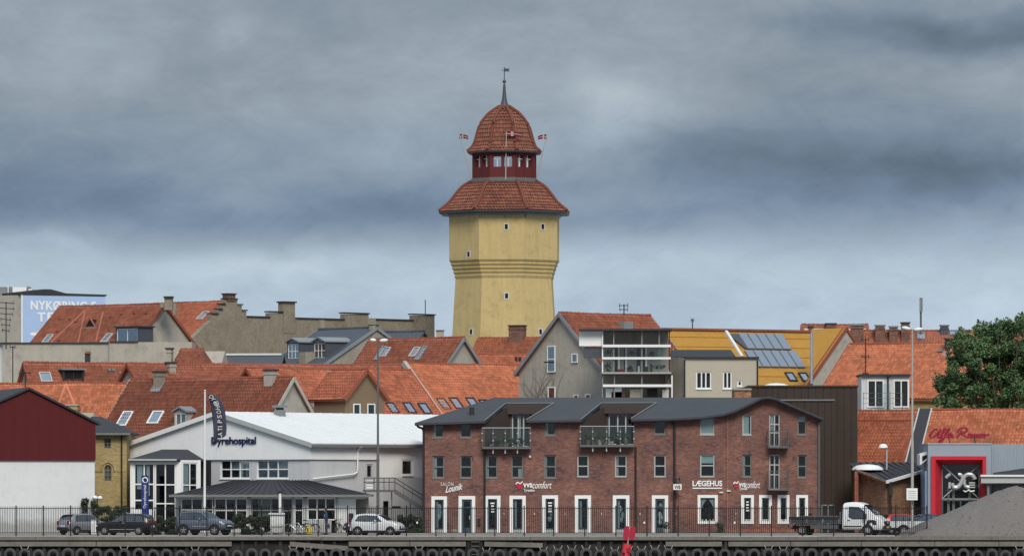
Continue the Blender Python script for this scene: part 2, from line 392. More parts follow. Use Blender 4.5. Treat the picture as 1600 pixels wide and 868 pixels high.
M['asphalt'] = mat('asphalt', (.055, .055, .058), .95, var=.15, fine=.25)
M['paving'] = mat('paving', (.30, .295, .285), .95, var=.14, fine=.2)
M['gravel'] = mat('gravel', (.15, .139, .131), .95, var=.10, scale=.5, fine=.42, fscale=9, bump=.7)
M['flag_red'] = mat('flag_red', (.16, .012, .02), .9)
M['flag_white'] = mat('flag_white', (.40, .38, .38), .9)
M['topmark_red'] = mat('topmark_red', (.36, .018, .045), .6, var=.12, fine=.15)
M['red_paint'] = mat('red_paint', (.50, .022, .038), .45, var=.05, fine=.08)
M['buoy_red'] = mat('faded_red_paint', (.62, .035, .055), .6, var=.10, fine=.12)
M['dark_red'] = mat('dark_red_paint', (.25, .012, .03), .5, fine=.08)
M['navy'] = mat('navy_paint', (.018, .026, .085), .5, fine=.08)
M['blue_sign'] = mat('blue_sign', (.018, .035, .17), .4, fine=.06)
M['flag_blue'] = mat('flag_cloth', (.055, .055, .088), .9, var=.2, fine=.2)
M['poster'] = mat('poster_blue', (.34, .46, .68), .7, var=.05, fine=.05)
M['poster_cloud'] = mat('poster_pale', (.72, .72, .74), .7, var=.05)
M['poster_peach'] = mat('poster_peach', (.72, .55, .45), .7, var=.05)
M['yellow'] = mat('yellow_fabric', (.62, .48, .05), .8, fine=.15)
M['bark'] = mat('bark', (.075, .062, .048), .95, fine=.4)
M['leaf'] = leaf_mat('leaves', (.034, .076, .026), (.115, .195, .075))
M['leaf_dark'] = leaf_mat('hedge_leaves', (.012, .026, .012), (.050, .085, .034))
M['skin'] = mat('skin', (.42, .24, .17), .6, var=.03, fine=.04)
M['solar'] = mat('solar_glass', (.16, .20, .26), .18, var=.10, fine=.05, spec=.6)
M['lamp_white'] = mat('lamp_shade', (.70, .72, .72), .4, var=.04, fine=.05)
M['chrome'] = mat('chrome', (.48, .50, .52), .35, fine=.05, metal=.3)
M['water'] = mat('water', (.020, .028, .030), .12, var=.1, bump=.3, fscale=1.5)

# ------------------------------------------------ walls with real openings
def wall_strips(mb, u0, u1, zb, top, ops=(), v=0.0, reveal=.16, extra=()):
    """front sheet in the (u, z) plane at depth v; openings (u0,u1,z0,z1) with reveals going +v"""
    us = sorted({u0, u1} | {o[0] for o in ops} | {o[1] for o in ops} | set(extra))
    us = [u for u in us if u0 - 1e-6 <= u <= u1 + 1e-6]
    for a, b in zip(us, us[1:]):
        if b - a < 1e-5: continue
        m = (a + b) / 2; cur = zb
        for o in sorted((o for o in ops if o[0] < m < o[1]), key=lambda o: o[2]):
            if o[2] > cur + 1e-5: mb.quad((a, v, cur), (b, v, cur), (b, v, o[2]), (a, v, o[2]))
            cur = max(cur, o[3])
        mb.quad((a, v, cur), (b, v, cur), (b, v, top(b)), (a, v, top(a)))
    for (a, b, c, d) in ops:
        e = v + reveal
        mb.quad((a, v, c), (a, v, d), (a, e, d), (a, e, c)); mb.quad((b, v, c), (b, v, d), (b, e, d), (b, e, c))
        mb.quad((a, v, c), (b, v, c), (b, e, c), (a, e, c)); mb.quad((a, v, d), (b, v, d), (b, e, d), (a, e, d))
def window(parent, fr, u0, u1, z0, z1, v, cols=1, rows=1, fm='win_grey', gm='glass', fw=.07, mw=.05, depth=.07, sill=None,
           curtain=None, name='window', rowfr=None, backing=True, label=None):
    mb = MB(); v1 = v + depth
    mb.box(u0, u0+fw, v, v1, z0, z1); mb.box(u1-fw, u1, v, v1, z0, z1)
    mb.box(u0+fw, u1-fw, v, v1, z0, z0+fw); mb.box(u0+fw, u1-fw, v, v1, z1-fw, z1)
    iu0, iu1, iz0, iz1 = u0+fw, u1-fw, z0+fw, z1-fw
    cs = [iu0 + (iu1-iu0)*i/cols for i in range(cols+1)]
    rf = [0] + list(rowfr) + [1] if rowfr else [i/rows for i in range(rows+1)]
    rs = [iz0 + (iz1-iz0)*t for t in rf]
    for c in cs[1:-1]: mb.box(c-mw/2, c+mw/2, v+.003, v1-.003, iz0, iz1)
    for r_ in rs[1:-1]:
        for a, b in zip(cs, cs[1:]):
            mb.box(a+(mw/2 if a > iu0 else 0), b-(mw/2 if b < iu1 else 0), v+.006, v1-.006, r_-mw/2, r_+mw/2)
    w = mb.build(name, M[fm], parent, fr)
    if label: w['label'] = label
    for a, b in zip(cs, cs[1:]):
        for c, d in zip(rs, rs[1:]):
            g = MB().box(a+.012, b-.012, v+depth*.4, v+depth*.4+.012, c+.012, d-.012)
            g.build('pane', M[gm], w, fr)
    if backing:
        k = MB(); k.box(u0+.01, u1-.01, v1+.45, v1+.5, z0, z1); k.build('room_shade_panel', M['shade_black'], w, fr)  # near-black panel paints in the shade of the room behind
    if curtain:
        for (a, b, c, d, cm) in curtain:
            k = MB(); n = 6; ua = iu0 + (iu1-iu0)*a; ub = iu0 + (iu1-iu0)*b; za = iz0 + (iz1-iz0)*c; zb = iz0 + (iz1-iz0)*d
            for i in range(n):
                x0 = ua + (ub-ua)*i/n; x1 = ua + (ub-ua)*(i+1)/n
                k.box(x0, x1, v1+.03+.02*(i % 2), v1+.05+.02*(i % 2), za, zb)
            k.build('curtain' if cm == 'curtain' else 'blind', M[cm], w, fr)
    if sill:
        k = MB(); k.box(u0-.04, u1+.04, v-.14, v-.004, z0-.07, z0-.004); k.build('sill', M[sill], w, fr)
    return w

# ------------------------------------------------ tiled roof slope
TW, TL = .25, .35
def tile_field(o, u, dn, nrm, poly, m, parent, frame, tw=TW, tl=TL, name='roof_tiles', hh=.085, wave=.032):
    """o: origin, u: unit vector along the eave, dn: unit vector down slope, poly: outline in (u, down) metres"""
    us = [p[0] for p in poly]; vs = [p[1] for p in poly]
    u0, u1, v0, v1 = min(us), max(us), min(vs), max(vs)
    nc = max(1, int(math.ceil((u1-u0)/tw))); nr = max(1, int(math.ceil((v1-v0)/tl)))
    K = 4; cols = nc*K + 1
    cu = u0 + np.arange(cols)*tw/K; ph = (np.arange(cols) % K)/K
    wz = wave*np.sin(2*math.pi*ph)
    rows = []; rv = []
    for i in range(nr):
        rows += [(v0+i*tl, 0.0), (min(v0+(i+1)*tl, v1), hh)]; rv += [i+.02, i+.98]
    rows = np.array(rows); nrow = len(rows)
    UU, VV = np.meshgrid(cu, rows[:, 0]); NN = rows[:, 1][:, None] + wz[None, :] + .07
    jit = np.repeat(np.random.uniform(-.008, .008, (nr, nc+1)), 2, axis=0)
    NN = NN + np.repeat(jit, K, axis=1)[:, :cols]
    ph_ = np.random.uniform(0, 6, 3); NN = NN + .022*np.sin(UU*.8+ph_[0]) + .018*np.sin(UU*.37+VV*.9+ph_[1])
    UU = np.minimum(UU, u1)
    # clamp the ends of every row to the outline so that the edge is clean
    def span(v):
        xs = []
        n = len(poly)
        for i in range(n):
            (a, b), (c, d) = poly[i], poly[(i+1) % n]
            if (b <= v <= d) or (d <= v <= b):
                if abs(d-b) < 1e-9: xs += [a, c]
                else: xs.append(a + (c-a)*(v-b)/(d-b))
        return (min(xs), max(xs)) if xs else (u0, u0)
    for i in range(nrow):
        a, b = span(float(rows[i, 0])); UU[i] = np.clip(UU[i], a, b)
    o = np.array(o); u = np.array(u); dn = np.array(dn); nrm = np.array(nrm)
    pts = o + UU[..., None]*u + VV[..., None]*dn + NN[..., None]*nrm
    idx = np.arange(nrow*cols).reshape(nrow, cols)
    q = np.stack([idx[:-1, :-1], idx[:-1, 1:], idx[1:, 1:], idx[1:, :-1]], -1).reshape(-1, 4)
    w = (UU[:-1, 1:] - UU[:-1, :-1] + UU[1:, 1:] - UU[1:, :-1]).reshape(-1)
    q = q[w > 1e-4]
    uvu = np.repeat(((np.arange(cols)-.001)/K)[None, :], nrow, 0); uvv = np.repeat(np.array(rv)[:, None], cols, 1)
    P3 = pts.reshape(-1, 3); xf = np.array((WM[parent.name].inverted() @ frame)) if parent else np.array(frame)
    P3 = P3 @ xf[:3, :3].T + xf[:3, 3]
    me = bpy.data.meshes.new(name)
    me.vertices.add(len(P3)); me.vertices.foreach_set('co', P3.astype(np.float32).ravel())
    me.loops.add(len(q)*4); me.loops.foreach_set('vertex_index', q.astype(np.int32).ravel())
    me.polygons.add(len(q)); me.polygons.foreach_set('loop_start', np.arange(len(q), dtype=np.int32)*4)
    me.update(calc_edges=True)
    uvl = me.uv_layers.new(name='UVMap')
    UV = np.stack([uvu.reshape(-1)[q.ravel()], uvv.reshape(-1)[q.ravel()]], -1)
    # keep every face inside one tile cell
    fu = UV[:, 0].reshape(-1, 4); c = np.floor(fu.mean(1))[:, None]; fu[:] = np.clip(fu, c+.01, c+.99)
    fv = UV[:, 1].reshape(-1, 4); c = np.floor(fv.mean(1))[:, None]; fv[:] = np.clip(fv, c+.01, c+.99)
    UV = np.stack([fu.ravel(), fv.ravel()], -1)
    uvl.data.foreach_set('uv', UV.astype(np.float32).ravel())
    me.materials.append(m); me.validate()
    ob = bpy.data.objects.new(name, me); link(ob, parent, WM[parent.name] if parent else I4)
    ob['kind'] = 'stuff'
    return ob

# ------------------------------------------------ gabled house turned in plan
class House:
    """ridge end given as a photo pixel + depth; a > 0: right end nearer. Local x along the ridge, front slope on -y."""
    def __init__(s, name, label, near, px, py, Y, other_px, a, pitch, drop, roof='tile_red', wall='plaster_grey', cat='house', back=None, barge='plaster_light',
                 tiles=True, over=.25, ridge=True, hipL=0.0, hipR=0.0, walls=True, group=None, parapet=0.0):
        s.a = R(a); s.fr = None
        p = P(px, py, Y); d = Vector((math.cos(s.a), -math.sin(s.a), 0)); k = (other_px - 800)/F
        t = (k*p.y - p.x)/(d.x - k*d.y); q = p + d*t
        Lp, Rp = (q, p) if near == 'R' else (p, q)
        s.L = (Rp - Lp).length; mid = (Lp + Rp)/2
        s.zr = p.z; s.ze = s.zr - drop*mpp(Y); s.pitch = R(pitch)
        s.w = (s.zr - s.ze)/math.tan(s.pitch); s.wb = s.w if back is None else back
        s.org = Vector((mid.x, mid.y, 0))
        s.o = thing(name, label, cat, s.org, -s.a, group); s.fr = WM[s.o.name]; s.inv = s.fr.inverted()
        h = s.L/2; s.h = h; s.roofm = M[roof]; s.over = over
        if walls:
            w = MB(); i = .02
            w.prism([(-h+i, -s.w+.15, 0), (-h+i, -s.w+.15, s.ze), (-h+i, 0, s.zr-.12), (-h+i, s.wb-.15, s.zr-.12-(s.wb-.15)*math.tan(s.pitch)), (-h+i, s.wb-.15, 0)], (s.L-2*i, 0, 0))
            s.wall = w.build('wall', M[wall], s.o, s.fr)
        sn, cs = math.sin(s.pitch), math.cos(s.pitch); s.sn, s.cs = sn, cs
        s.sl = s.w/cs                                   # slope length ridge to eave
        s.nF = Vector((0, -sn, cs)); s.dF = Vector((0, -cs, -sn))
        r = MB(); o = over; e = s.sl + .25; t_ = .05
        def slab(sgn, ln, hl, hr):
            dn = Vector((0, -sgn*cs, -sn)); n = Vector((0, -sgn*sn, cs)); top = Vector((0, 0, s.zr))
            A = top + Vector((-h-o+hl, 0, 0)); B = top + Vector((h+o-hr, 0, 0)); C = top + Vector((h+o, 0, 0)) + dn*ln; D = top + Vector((-h-o, 0, 0)) + dn*ln
            r.prism([A + n*t_, B + n*t_, C + n*t_, D + n*t_], -n*.14)
        slab(1, e, hipL, hipR); slab(-1, s.wb/cs + .2, hipL, hipR)
        if hipL: r.add([(-h-o, -s.w-.2, s.ze), (-h-o, s.w+.2, s.ze), (-h-o+hipL, 0, s.zr+.04)], [(0, 1, 2)])
        if hipR: r.add([(h+o, -s.w-.2, s.ze), (h+o, s.w+.2, s.ze), (h+o-hipR, 0, s.zr+.04)], [(0, 1, 2)])
        s.roof = r.build('roof', s.roofm if tiles else s.roofm, s.o, s.fr)
        if tiles:
            poly = [(-h-o+hipL, 0), (h+o-hipR, 0), (h+o, e), (-h-o, e)]
            tile_field((0, 0, s.zr), (1, 0, 0), s.dF, s.nF, poly, s.roofm, s.roof, s.fr)
        if ridge:
            k = MB(); n = max(3, int((s.L+2*o-hipL-hipR)/.42)); x0 = -h-o+hipL; x1 = h+o-hipR
            for i in range(n):
                a0 = x0 + (x1-x0)*i/n; a1 = x0 + (x1-x0)*(i+1)/n
                zj = s.zr - .05*math.sin(math.pi*(i+.5)/n) + random.uniform(-.012, .018); k.tube([(a0, random.uniform(-.02, .02), zj+.06), (a1+.02, 0, zj+.085)], [.13, .15], 6)
            k.build('ridge_cap', M['ridge'] if tiles else s.roofm, s.roof, s.fr)
        if barge:
            for sg, hp in ((-1, hipL), (1, hipR)):
                if hp: continue
                b = MB(); x = sg*(h+o+.03)
                b.bar((x, .02, s.zr-.02), Vector((x, 0, s.zr-.02)) + s.dF*e, .10, .26, up=(0, -sn, cs))
                b.bar((x, -.02, s.zr-.02), Vector((x, 0, s.zr-.02)) + Vector((0, cs, -sn))*(s.wb/cs+.2), .10, .26, up=(0, sn, cs))
                b.build('bargeboard', M[barge], s.o, s.fr)
    def hit(s, px, py, off=0.0):
        """camera ray on the front slope, in local coordinates"""
        c = s.inv @ Vector((0, 0, H)); d = (s.inv.to_3x3() @ Vector(((px-800)/F, 1, (HZ-py)/F)))
        p0 = Vector((0, 0, s.zr)) + s.nF*off
        t = (p0 - c).dot(s.nF)/d.dot(s.nF); return c + d*t
    def gable_hit(s, px, py, end):
        c = s.inv @ Vector((0, 0, H)); d = (s.inv.to_3x3() @ Vector(((px-800)/F, 1, (HZ-py)/F)))
        t = (end*s.h - c.x)/d.x; return c + d*t
    def skylight(s, px, py, w=.9, l=1.2, fm='win_light'):
        p = s.hit(px, py, .10); u = Vector((1, 0, 0)); d = s.dF; n = s.nF; k = MB(); f = .09
        def slab(mb, ua, ub, va, vb, n0, n1):
            mb.prism([p + u*ua + d*va + n*n0, p + u*ub + d*va + n*n0, p + u*ub + d*vb + n*n0, p + u*ua + d*vb + n*n0], n*(n1-n0))
        a, b = w/2, l/2
        slab(k, -a, -a+f, -b, b, -.1, .10); slab(k, a-f, a, -b, b, -.1, .10); slab(k, -a+f, a-f, -b, -b+f, -.1, .10); slab(k, -a+f, a-f, b-f, b, -.1, .10)
        o = k.build('roof_window', M[fm], s.o, s.fr)
        g = MB(); slab(g, -a+f, a-f, -b+f, b-f, .03, .05); g.build('pane', M['glass_sky'], o, s.fr)
        g = MB(); slab(g, -a+f, a-f, -b+f, b-f, -.02, .005); g.build('room_shade_panel', M['shade_black'], o, s.fr)  # dark sheet under the pane, room shade put into its colour
        return o
    def chimney(s, px, py, topy, wpx, dep=.7, m='brick_brown', cap='concrete', pots=0, lead=False):
        p = s.hit(px, py); w = wpx*mpp((s.fr @ p).y)*.92
        wp = s.fr @ p; zt = Z(topy, wp.y); k = MB(); c = math.cos(s.a)
        x0, x1 = p.x - w/2, p.x + w/2
        k.box(x0, x1, p.y - dep/2, p.y + dep/2, p.z - .9, zt - .12)
        k.box(x0-.05, x1+.05, p.y - dep/2 - .05, p.y + dep/2 + .05, zt - .42, zt - .30)
        o = k.build('chimney', M[m], s.o, s.fr)
        k = MB().box(x0-.08, x1+.08, p.y - dep/2 - .08, p.y + dep/2 + .08, zt - .12, zt); k.build('chimney_cap', M[cap], o, s.fr)
        for i in range(pots):
            t = (i+.5)/pots; k = MB().lathe([(.11, 0), (.10, .35), (.08, .35)], 10, (x0 + (x1-x0)*t, p.y, zt)); k.build('chimney_pot', M['ridge'], o, s.fr, 40)
        if lead:
            k = MB(); q = p + s.nF*.13; k.prism([q + Vector((-w*.7, 0, 0)) - s.dF*.3, q + Vector((w*.7, 0, 0)) - s.dF*.3, q + Vector((w*.7, 0, 0)) + s.dF*.9, q + Vector((-w*.7, 0, 0)) + s.dF*.9], s.nF*.02)
            k.build('flashing', M['lead'], o, s.fr)
        return o
    def dormer(s, px0, px1, pyt, pyb, roofm='lead', cheek='slate', cols=2, rows=1, wm='white', gable=.0, cheeklen=None, inset=.06, barge=None):
        """window face stands on the slope at (px, pyb); dormer runs back until it meets the slope"""
        pc = s.hit((px0+px1)/2, pyb, .05); y = pc.y; wp = s.fr @ pc; hw_ = (px1-px0)/2*mpp(wp.y)/math.cos(s.a); x0, x1 = pc.x-hw_, pc.x+hw_; zb = s.zr + y*math.tan(s.pitch); zt = zb + (pyb - pyt)*mpp(wp.y)
        yb = (zt - s.zr)/math.tan(s.pitch) + .35; yb = min(yb, -.02)
        k = MB(); k.box(x0, x1, y + .16, yb, zb - .6, zt)
        k.box(x0, x0+.10, y, y+.16, zb, zt); k.box(x1-.10, x1, y, y+.16, zb, zt); k.box(x0+.1, x1-.1, y, y+.16, zt-.10, zt); k.box(x0+.1, x1-.1, y, y+.16, zb-.3, zb+.05)
        o = k.build('dormer', M[cheek], s.o, s.fr)
        r_ = MB(); g = gable; ov = .15; m_ = (x0+x1)/2
        if g: r_.prism([(x0-ov, y-.2, zt-.02), (m_, y-.2, zt+g), (x1+ov, y-.2, zt-.02), (x1+ov, y-.2, zt+.10), (m_, y-.2, zt+g+.12), (x0-ov, y-.2, zt+.10)], (0, yb-y+.3, 0)); r_.prism([(x0, y-.01, zt), (x1, y-.01, zt), (m_, y-.01, zt+g)], (0, .08, 0))
        else: r_.box(x0-ov, x1+ov, y-.2, yb+.15, zt+.003, zt+.12)
        r_.build('dormer_roof', M[roofm], o, s.fr)
        window(o, s.fr, x0+.10, x1-.10, zb+.05, zt-.10, y+.05, cols, rows, wm, 'glass', .07, .06, backing=True)
        return o
    def gable_windows(s, end, wins):
        for (x0, x1, y0, y1, cols, rows, fm) in wins:
            a = s.gable_hit(x0, y0, end); b = s.gable_hit(x1, y1, end)
            z1, z0 = a.z, b.z; u0, u1 = sorted((a.y, b.y))
            # gable frame: u = local y mirrored so the window faces outward
            fr = s.fr @ Matrix.Translation((end*(s.h+.02), 0, 0)) @ Matrix.Rotation(R(90*end), 4, 'Z')
            if end > 0: window(s.o, fr, u0, u1, z0, z1, -.08, cols, rows, fm, 'glass', .08, .06, sill=None, backing=False)
            else: window(s.o, fr, -u1, -u0, z0, z1, -.08, cols, rows, fm, 'glass', .08, .06, sill=None, backing=False)
            k = MB(); (k.box(u0+.03, u1-.03, -.03, -.012, z0+.03, z1-.03) if end > 0 else k.box(-u1+.03, -u0-.03, -.03, -.012, z0+.03, z1-.03)); k.build('recess_shade_panel', M['shade_black'], s.o, fr)  # no real recess: dark sheet on the wall paints shade behind the pane
    def at(s, px, py, end_x=None): return s.fr @ s.hit(px, py)

# ------------------------------------------------ lettering
def text_mb(txt, shear=0.0, bold=0.0, depth=.02, spacing=1.0):
    c = bpy.data.curves.new('lettering', 'FONT'); c.body = txt; c.size = 1; c.shear = shear; c.offset = bold; c.extrude = depth; c.space_character = spacing
    c.resolution_u = 3; o = bpy.data.objects.new('lettering', c); COL.objects.link(o)
    bpy.context.view_layer.update(); dg = bpy.context.evaluated_depsgraph_get()
    me = bpy.data.meshes.new_from_object(o.evaluated_get(dg))
    vs = [v.co.copy() for v in me.vertices]; fs = [tuple(p.vertices) for p in me.polygons]
    bpy.data.objects.remove(o); bpy.data.curves.remove(c); bpy.data.meshes.remove(me)
    return vs, fs
def text(txt, parent, fr, u0, u1, z0, z1, v, m, depth=.05, shear=0.0, bold=0.0, rot=0.0, mirror=False, name='lettering', spacing=1.0, label=None):
    """upright lettering fitted into u0..u1, z0..z1 of a frame, facing -v"""
    vs, fs = text_mb(txt, shear, bold, .02, spacing)
    xs = [p.x for p in vs]; ys = [p.y for p in vs]; a, b, c, d = min(xs), max(xs), min(ys), max(ys)
    out = []
    for p in vs:
        s_ = (p.x-a)/(b-a); t = (p.y-c)/(d-c); n = p.z/.02
        if rot == 0: q = (u0 + (u1-u0)*(1-s_ if mirror else s_), v - depth/2 - n*depth/2, z0 + (z1-z0)*t)
        elif rot == 90: q = (u0 + (u1-u0)*(1-t), v - depth/2 - n*depth/2, z0 + (z1-z0)*s_)
        else: q = (u0 + (u1-u0)*t, v - depth/2 - n*depth/2, z1 - (z1-z0)*s_)
        out.append(q)
    mb = MB().add(out, fs); o = mb.build(name, M[m], parent, fr)
    if label: o['label'] = label
    return o
def TR(x, y, z=0, rz=0): return Matrix.Translation((x, y, z)) @ Matrix.Rotation(rz, 4, 'Z')
def leaf_cloud(clumps, n, size, flat=.8, rnd=random):
    """small quads spread through ellipsoid clumps [(centre, (rx,ry,rz))]"""
    mb = MB(); vols = [r[0]*r[1]*r[2] for _, r in clumps]; tot = sum(v**.7 for v in vols)
    for (c, r), vv in zip(clumps, vols):
        for _ in range(int(n*vv**.7/tot)):
            d = Vector((rnd.gauss(0, 1), rnd.gauss(0, 1), rnd.gauss(0, 1))).normalized(); q = rnd.random()**.4
            p = Vector(c) + Vector((d.x*r[0], d.y*r[1], d.z*r[2]))*q
            a = Vector((rnd.gauss(0, 1), rnd.gauss(0, 1), rnd.gauss(0, .7))).normalized(); b = a.cross(Vector((rnd.gauss(0, 1), rnd.gauss(0, 1), rnd.gauss(0, 1)))).normalized()
            s = size*rnd.uniform(.6, 1.35); k = a.cross(b)*s*.25
            mb.add([p - a*s*.5, p + b*s*.32 + k, p + a*s*.6, p - b*s*.32 + k], [(0, 1, 2, 3)])
    return mb
# ================================================================ ground, quay, water
QY = 376.0
g = MB(); g.box(-900, 900, QY + .35, 6000, -3.0, -.012); struct(g, 'ground', M['paving'])
g = MB(); g.add([(-900, -300, -1.75), (900, -300, -1.75), (900, QY+.3, -1.75), (-900, QY+.3, -1.75)], [(0, 1, 2, 3)]); struct(g, 'harbour_water', M['water'])
g = MB(); g.add([(-300, -300, -8), (300, -300, -8), (300, QY, -8), (-300, QY, -8)], [(0, 1, 2, 3)]); struct(g, 'harbour_bed', M['timber_dark'])
g = MB(); g.add([(-300, QY+.36, 0), (300, QY+.36, 0), (300, 384, 0), (-300, 384, 0)], [(0, 1, 2, 3)]); struct(g, 'quay_apron', M['concrete'])
g = MB(); g.add([(-300, 384, -.006), (300, 384, -.006), (300, 394.5, -.006), (-300, 394.5, -.006)], [(0, 1, 2, 3)]); struct(g, 'road', M['asphalt'])
for yy, nm in ((384.0, 'kerb'), (394.5, 'kerb')):
    g = MB(); g.box(-300, 300, yy, yy+.15, -.2, .02 if yy < 390 else .11); struct(g, nm, M['concrete'])
g = MB(); g.box(-300, 300, 394.65, 397.0, -.2, .10); struct(g, 'pavement', M['paving'])

# quay wall: dark sheet piling behind, timber beams and piles in front
qw = tag(MB().box(-300, 300, QY+.22, QY+.36, -3.2, -.03).build('quay_wall', M['timber_dark']), kind='structure')
rnd = random.Random(3)
x = -38.0
while x < 38:                                       # coping beams
    ln = rnd.uniform(5.5, 8.5)
    b = MB(); dz = rnd.uniform(-.012, .012)
    b.box(x, x+ln-.02, QY-.10+rnd.uniform(-.02, .02), QY+.34, -.235+dz, .015+dz); b.build('coping_beam', M['timber_quay'], qw); x += ln
for (a, b_, tilt) in ((-40, 150, 0), (151, 362, 0), (453, 544, 7), (545, 640, 0), (641, 728, 0), (757, 848, 2), (1040, 1128, 0), (1138, 1235, 0), (1236, 1345, 0), (1346, 1460, 0), (1461, 1560, 0), (1561, 1650, 0)):
    x0, x1 = X(a, QY), X(b_, QY); z1, z0 = Z(845.3, QY), Z(852.6, QY); t = tilt*.043
    k = MB().prism([(x0, QY-.12, z0), (x1, QY-.12, z0-t), (x1, QY-.12, z1-t), (x0, QY-.12, z1)], (0, .3, 0)); k.build('waling_beam', M['timber_quay'], qw)
px = -20
while px < 1620:                                    # vertical fender piles
    px += rnd.uniform(17, 24); w = rnd.uniform(.16, .26); xx = X(px, QY)
    k = MB().box(xx-w/2, xx+w/2, QY+.04+rnd.uniform(-.02, .02), QY+.3, -3, -.26-rnd.uniform(0, .1)); k.build('fender_pile', M['timber_dark'], qw)
# ladder
lx = X(743, QY)
t = thing('quay_ladder', 'short dark steel ladder let into the quay wall below the brick building', 'ladder', (lx, QY-.2, -2.2))
for s_ in (-1, 1): MB().box(lx+s_*.28-.03, lx+s_*.28+.03, QY-.2, QY-.13, -2.2, -.28).build('stile', M['dark_metal'], t)
for i in range(7): MB().box(lx-.25, lx+.25, QY-.19, QY-.15, -2.05+i*.28, -2.0+i*.28).build('rung', M['steel'], t)

# old tyres hung along the wall as fenders
tp = MB().lathe([(.20, -.10), (.225, -.12), (.30, -.115), (.375, -.085), (.40, 0), (.375, .085), (.30, .115), (.225, .12), (.20, .10)], 26, (0, 0, 0), axis='Y', cap=False)
tyre_me = tp.mesh('fender_tyre', M['rubber'], None, 50)
strap_me = MB().box(-.02, .02, -.03, .01, .3, .62).mesh('strap', M['concrete'])
px = -6.0; n = 0
while px < 1612:
    o = bpy.data.objects.new('fender_tyre', tyre_me); o.location = (X(px, QY), QY-.20+rnd.uniform(-.02, .02), Z(865.8+rnd.uniform(-1.2, 1.6), QY)); o.rotation_euler = (rnd.uniform(-.1, .1), rnd.uniform(0, 6), rnd.uniform(-.16, .16))
    s_ = rnd.uniform(.98, 1.12); o.scale = (s_, s_, s_); COL.objects.link(o)
    tag(o, 'worn black tyre hung as a fender on the quay wall', 'tyre', 'tyres hung along the quay wall')
    if 848 < px < 1060 or rnd.random() < .2:
        for sg in (-1, 1):
            k = bpy.data.objects.new('strap', strap_me); k.parent = o; k.rotation_euler = (0, -o.rotation_euler.y + sg*.45, 0); COL.objects.link(k)
    px += 21.9 + rnd.uniform(-1.4, 1.4)
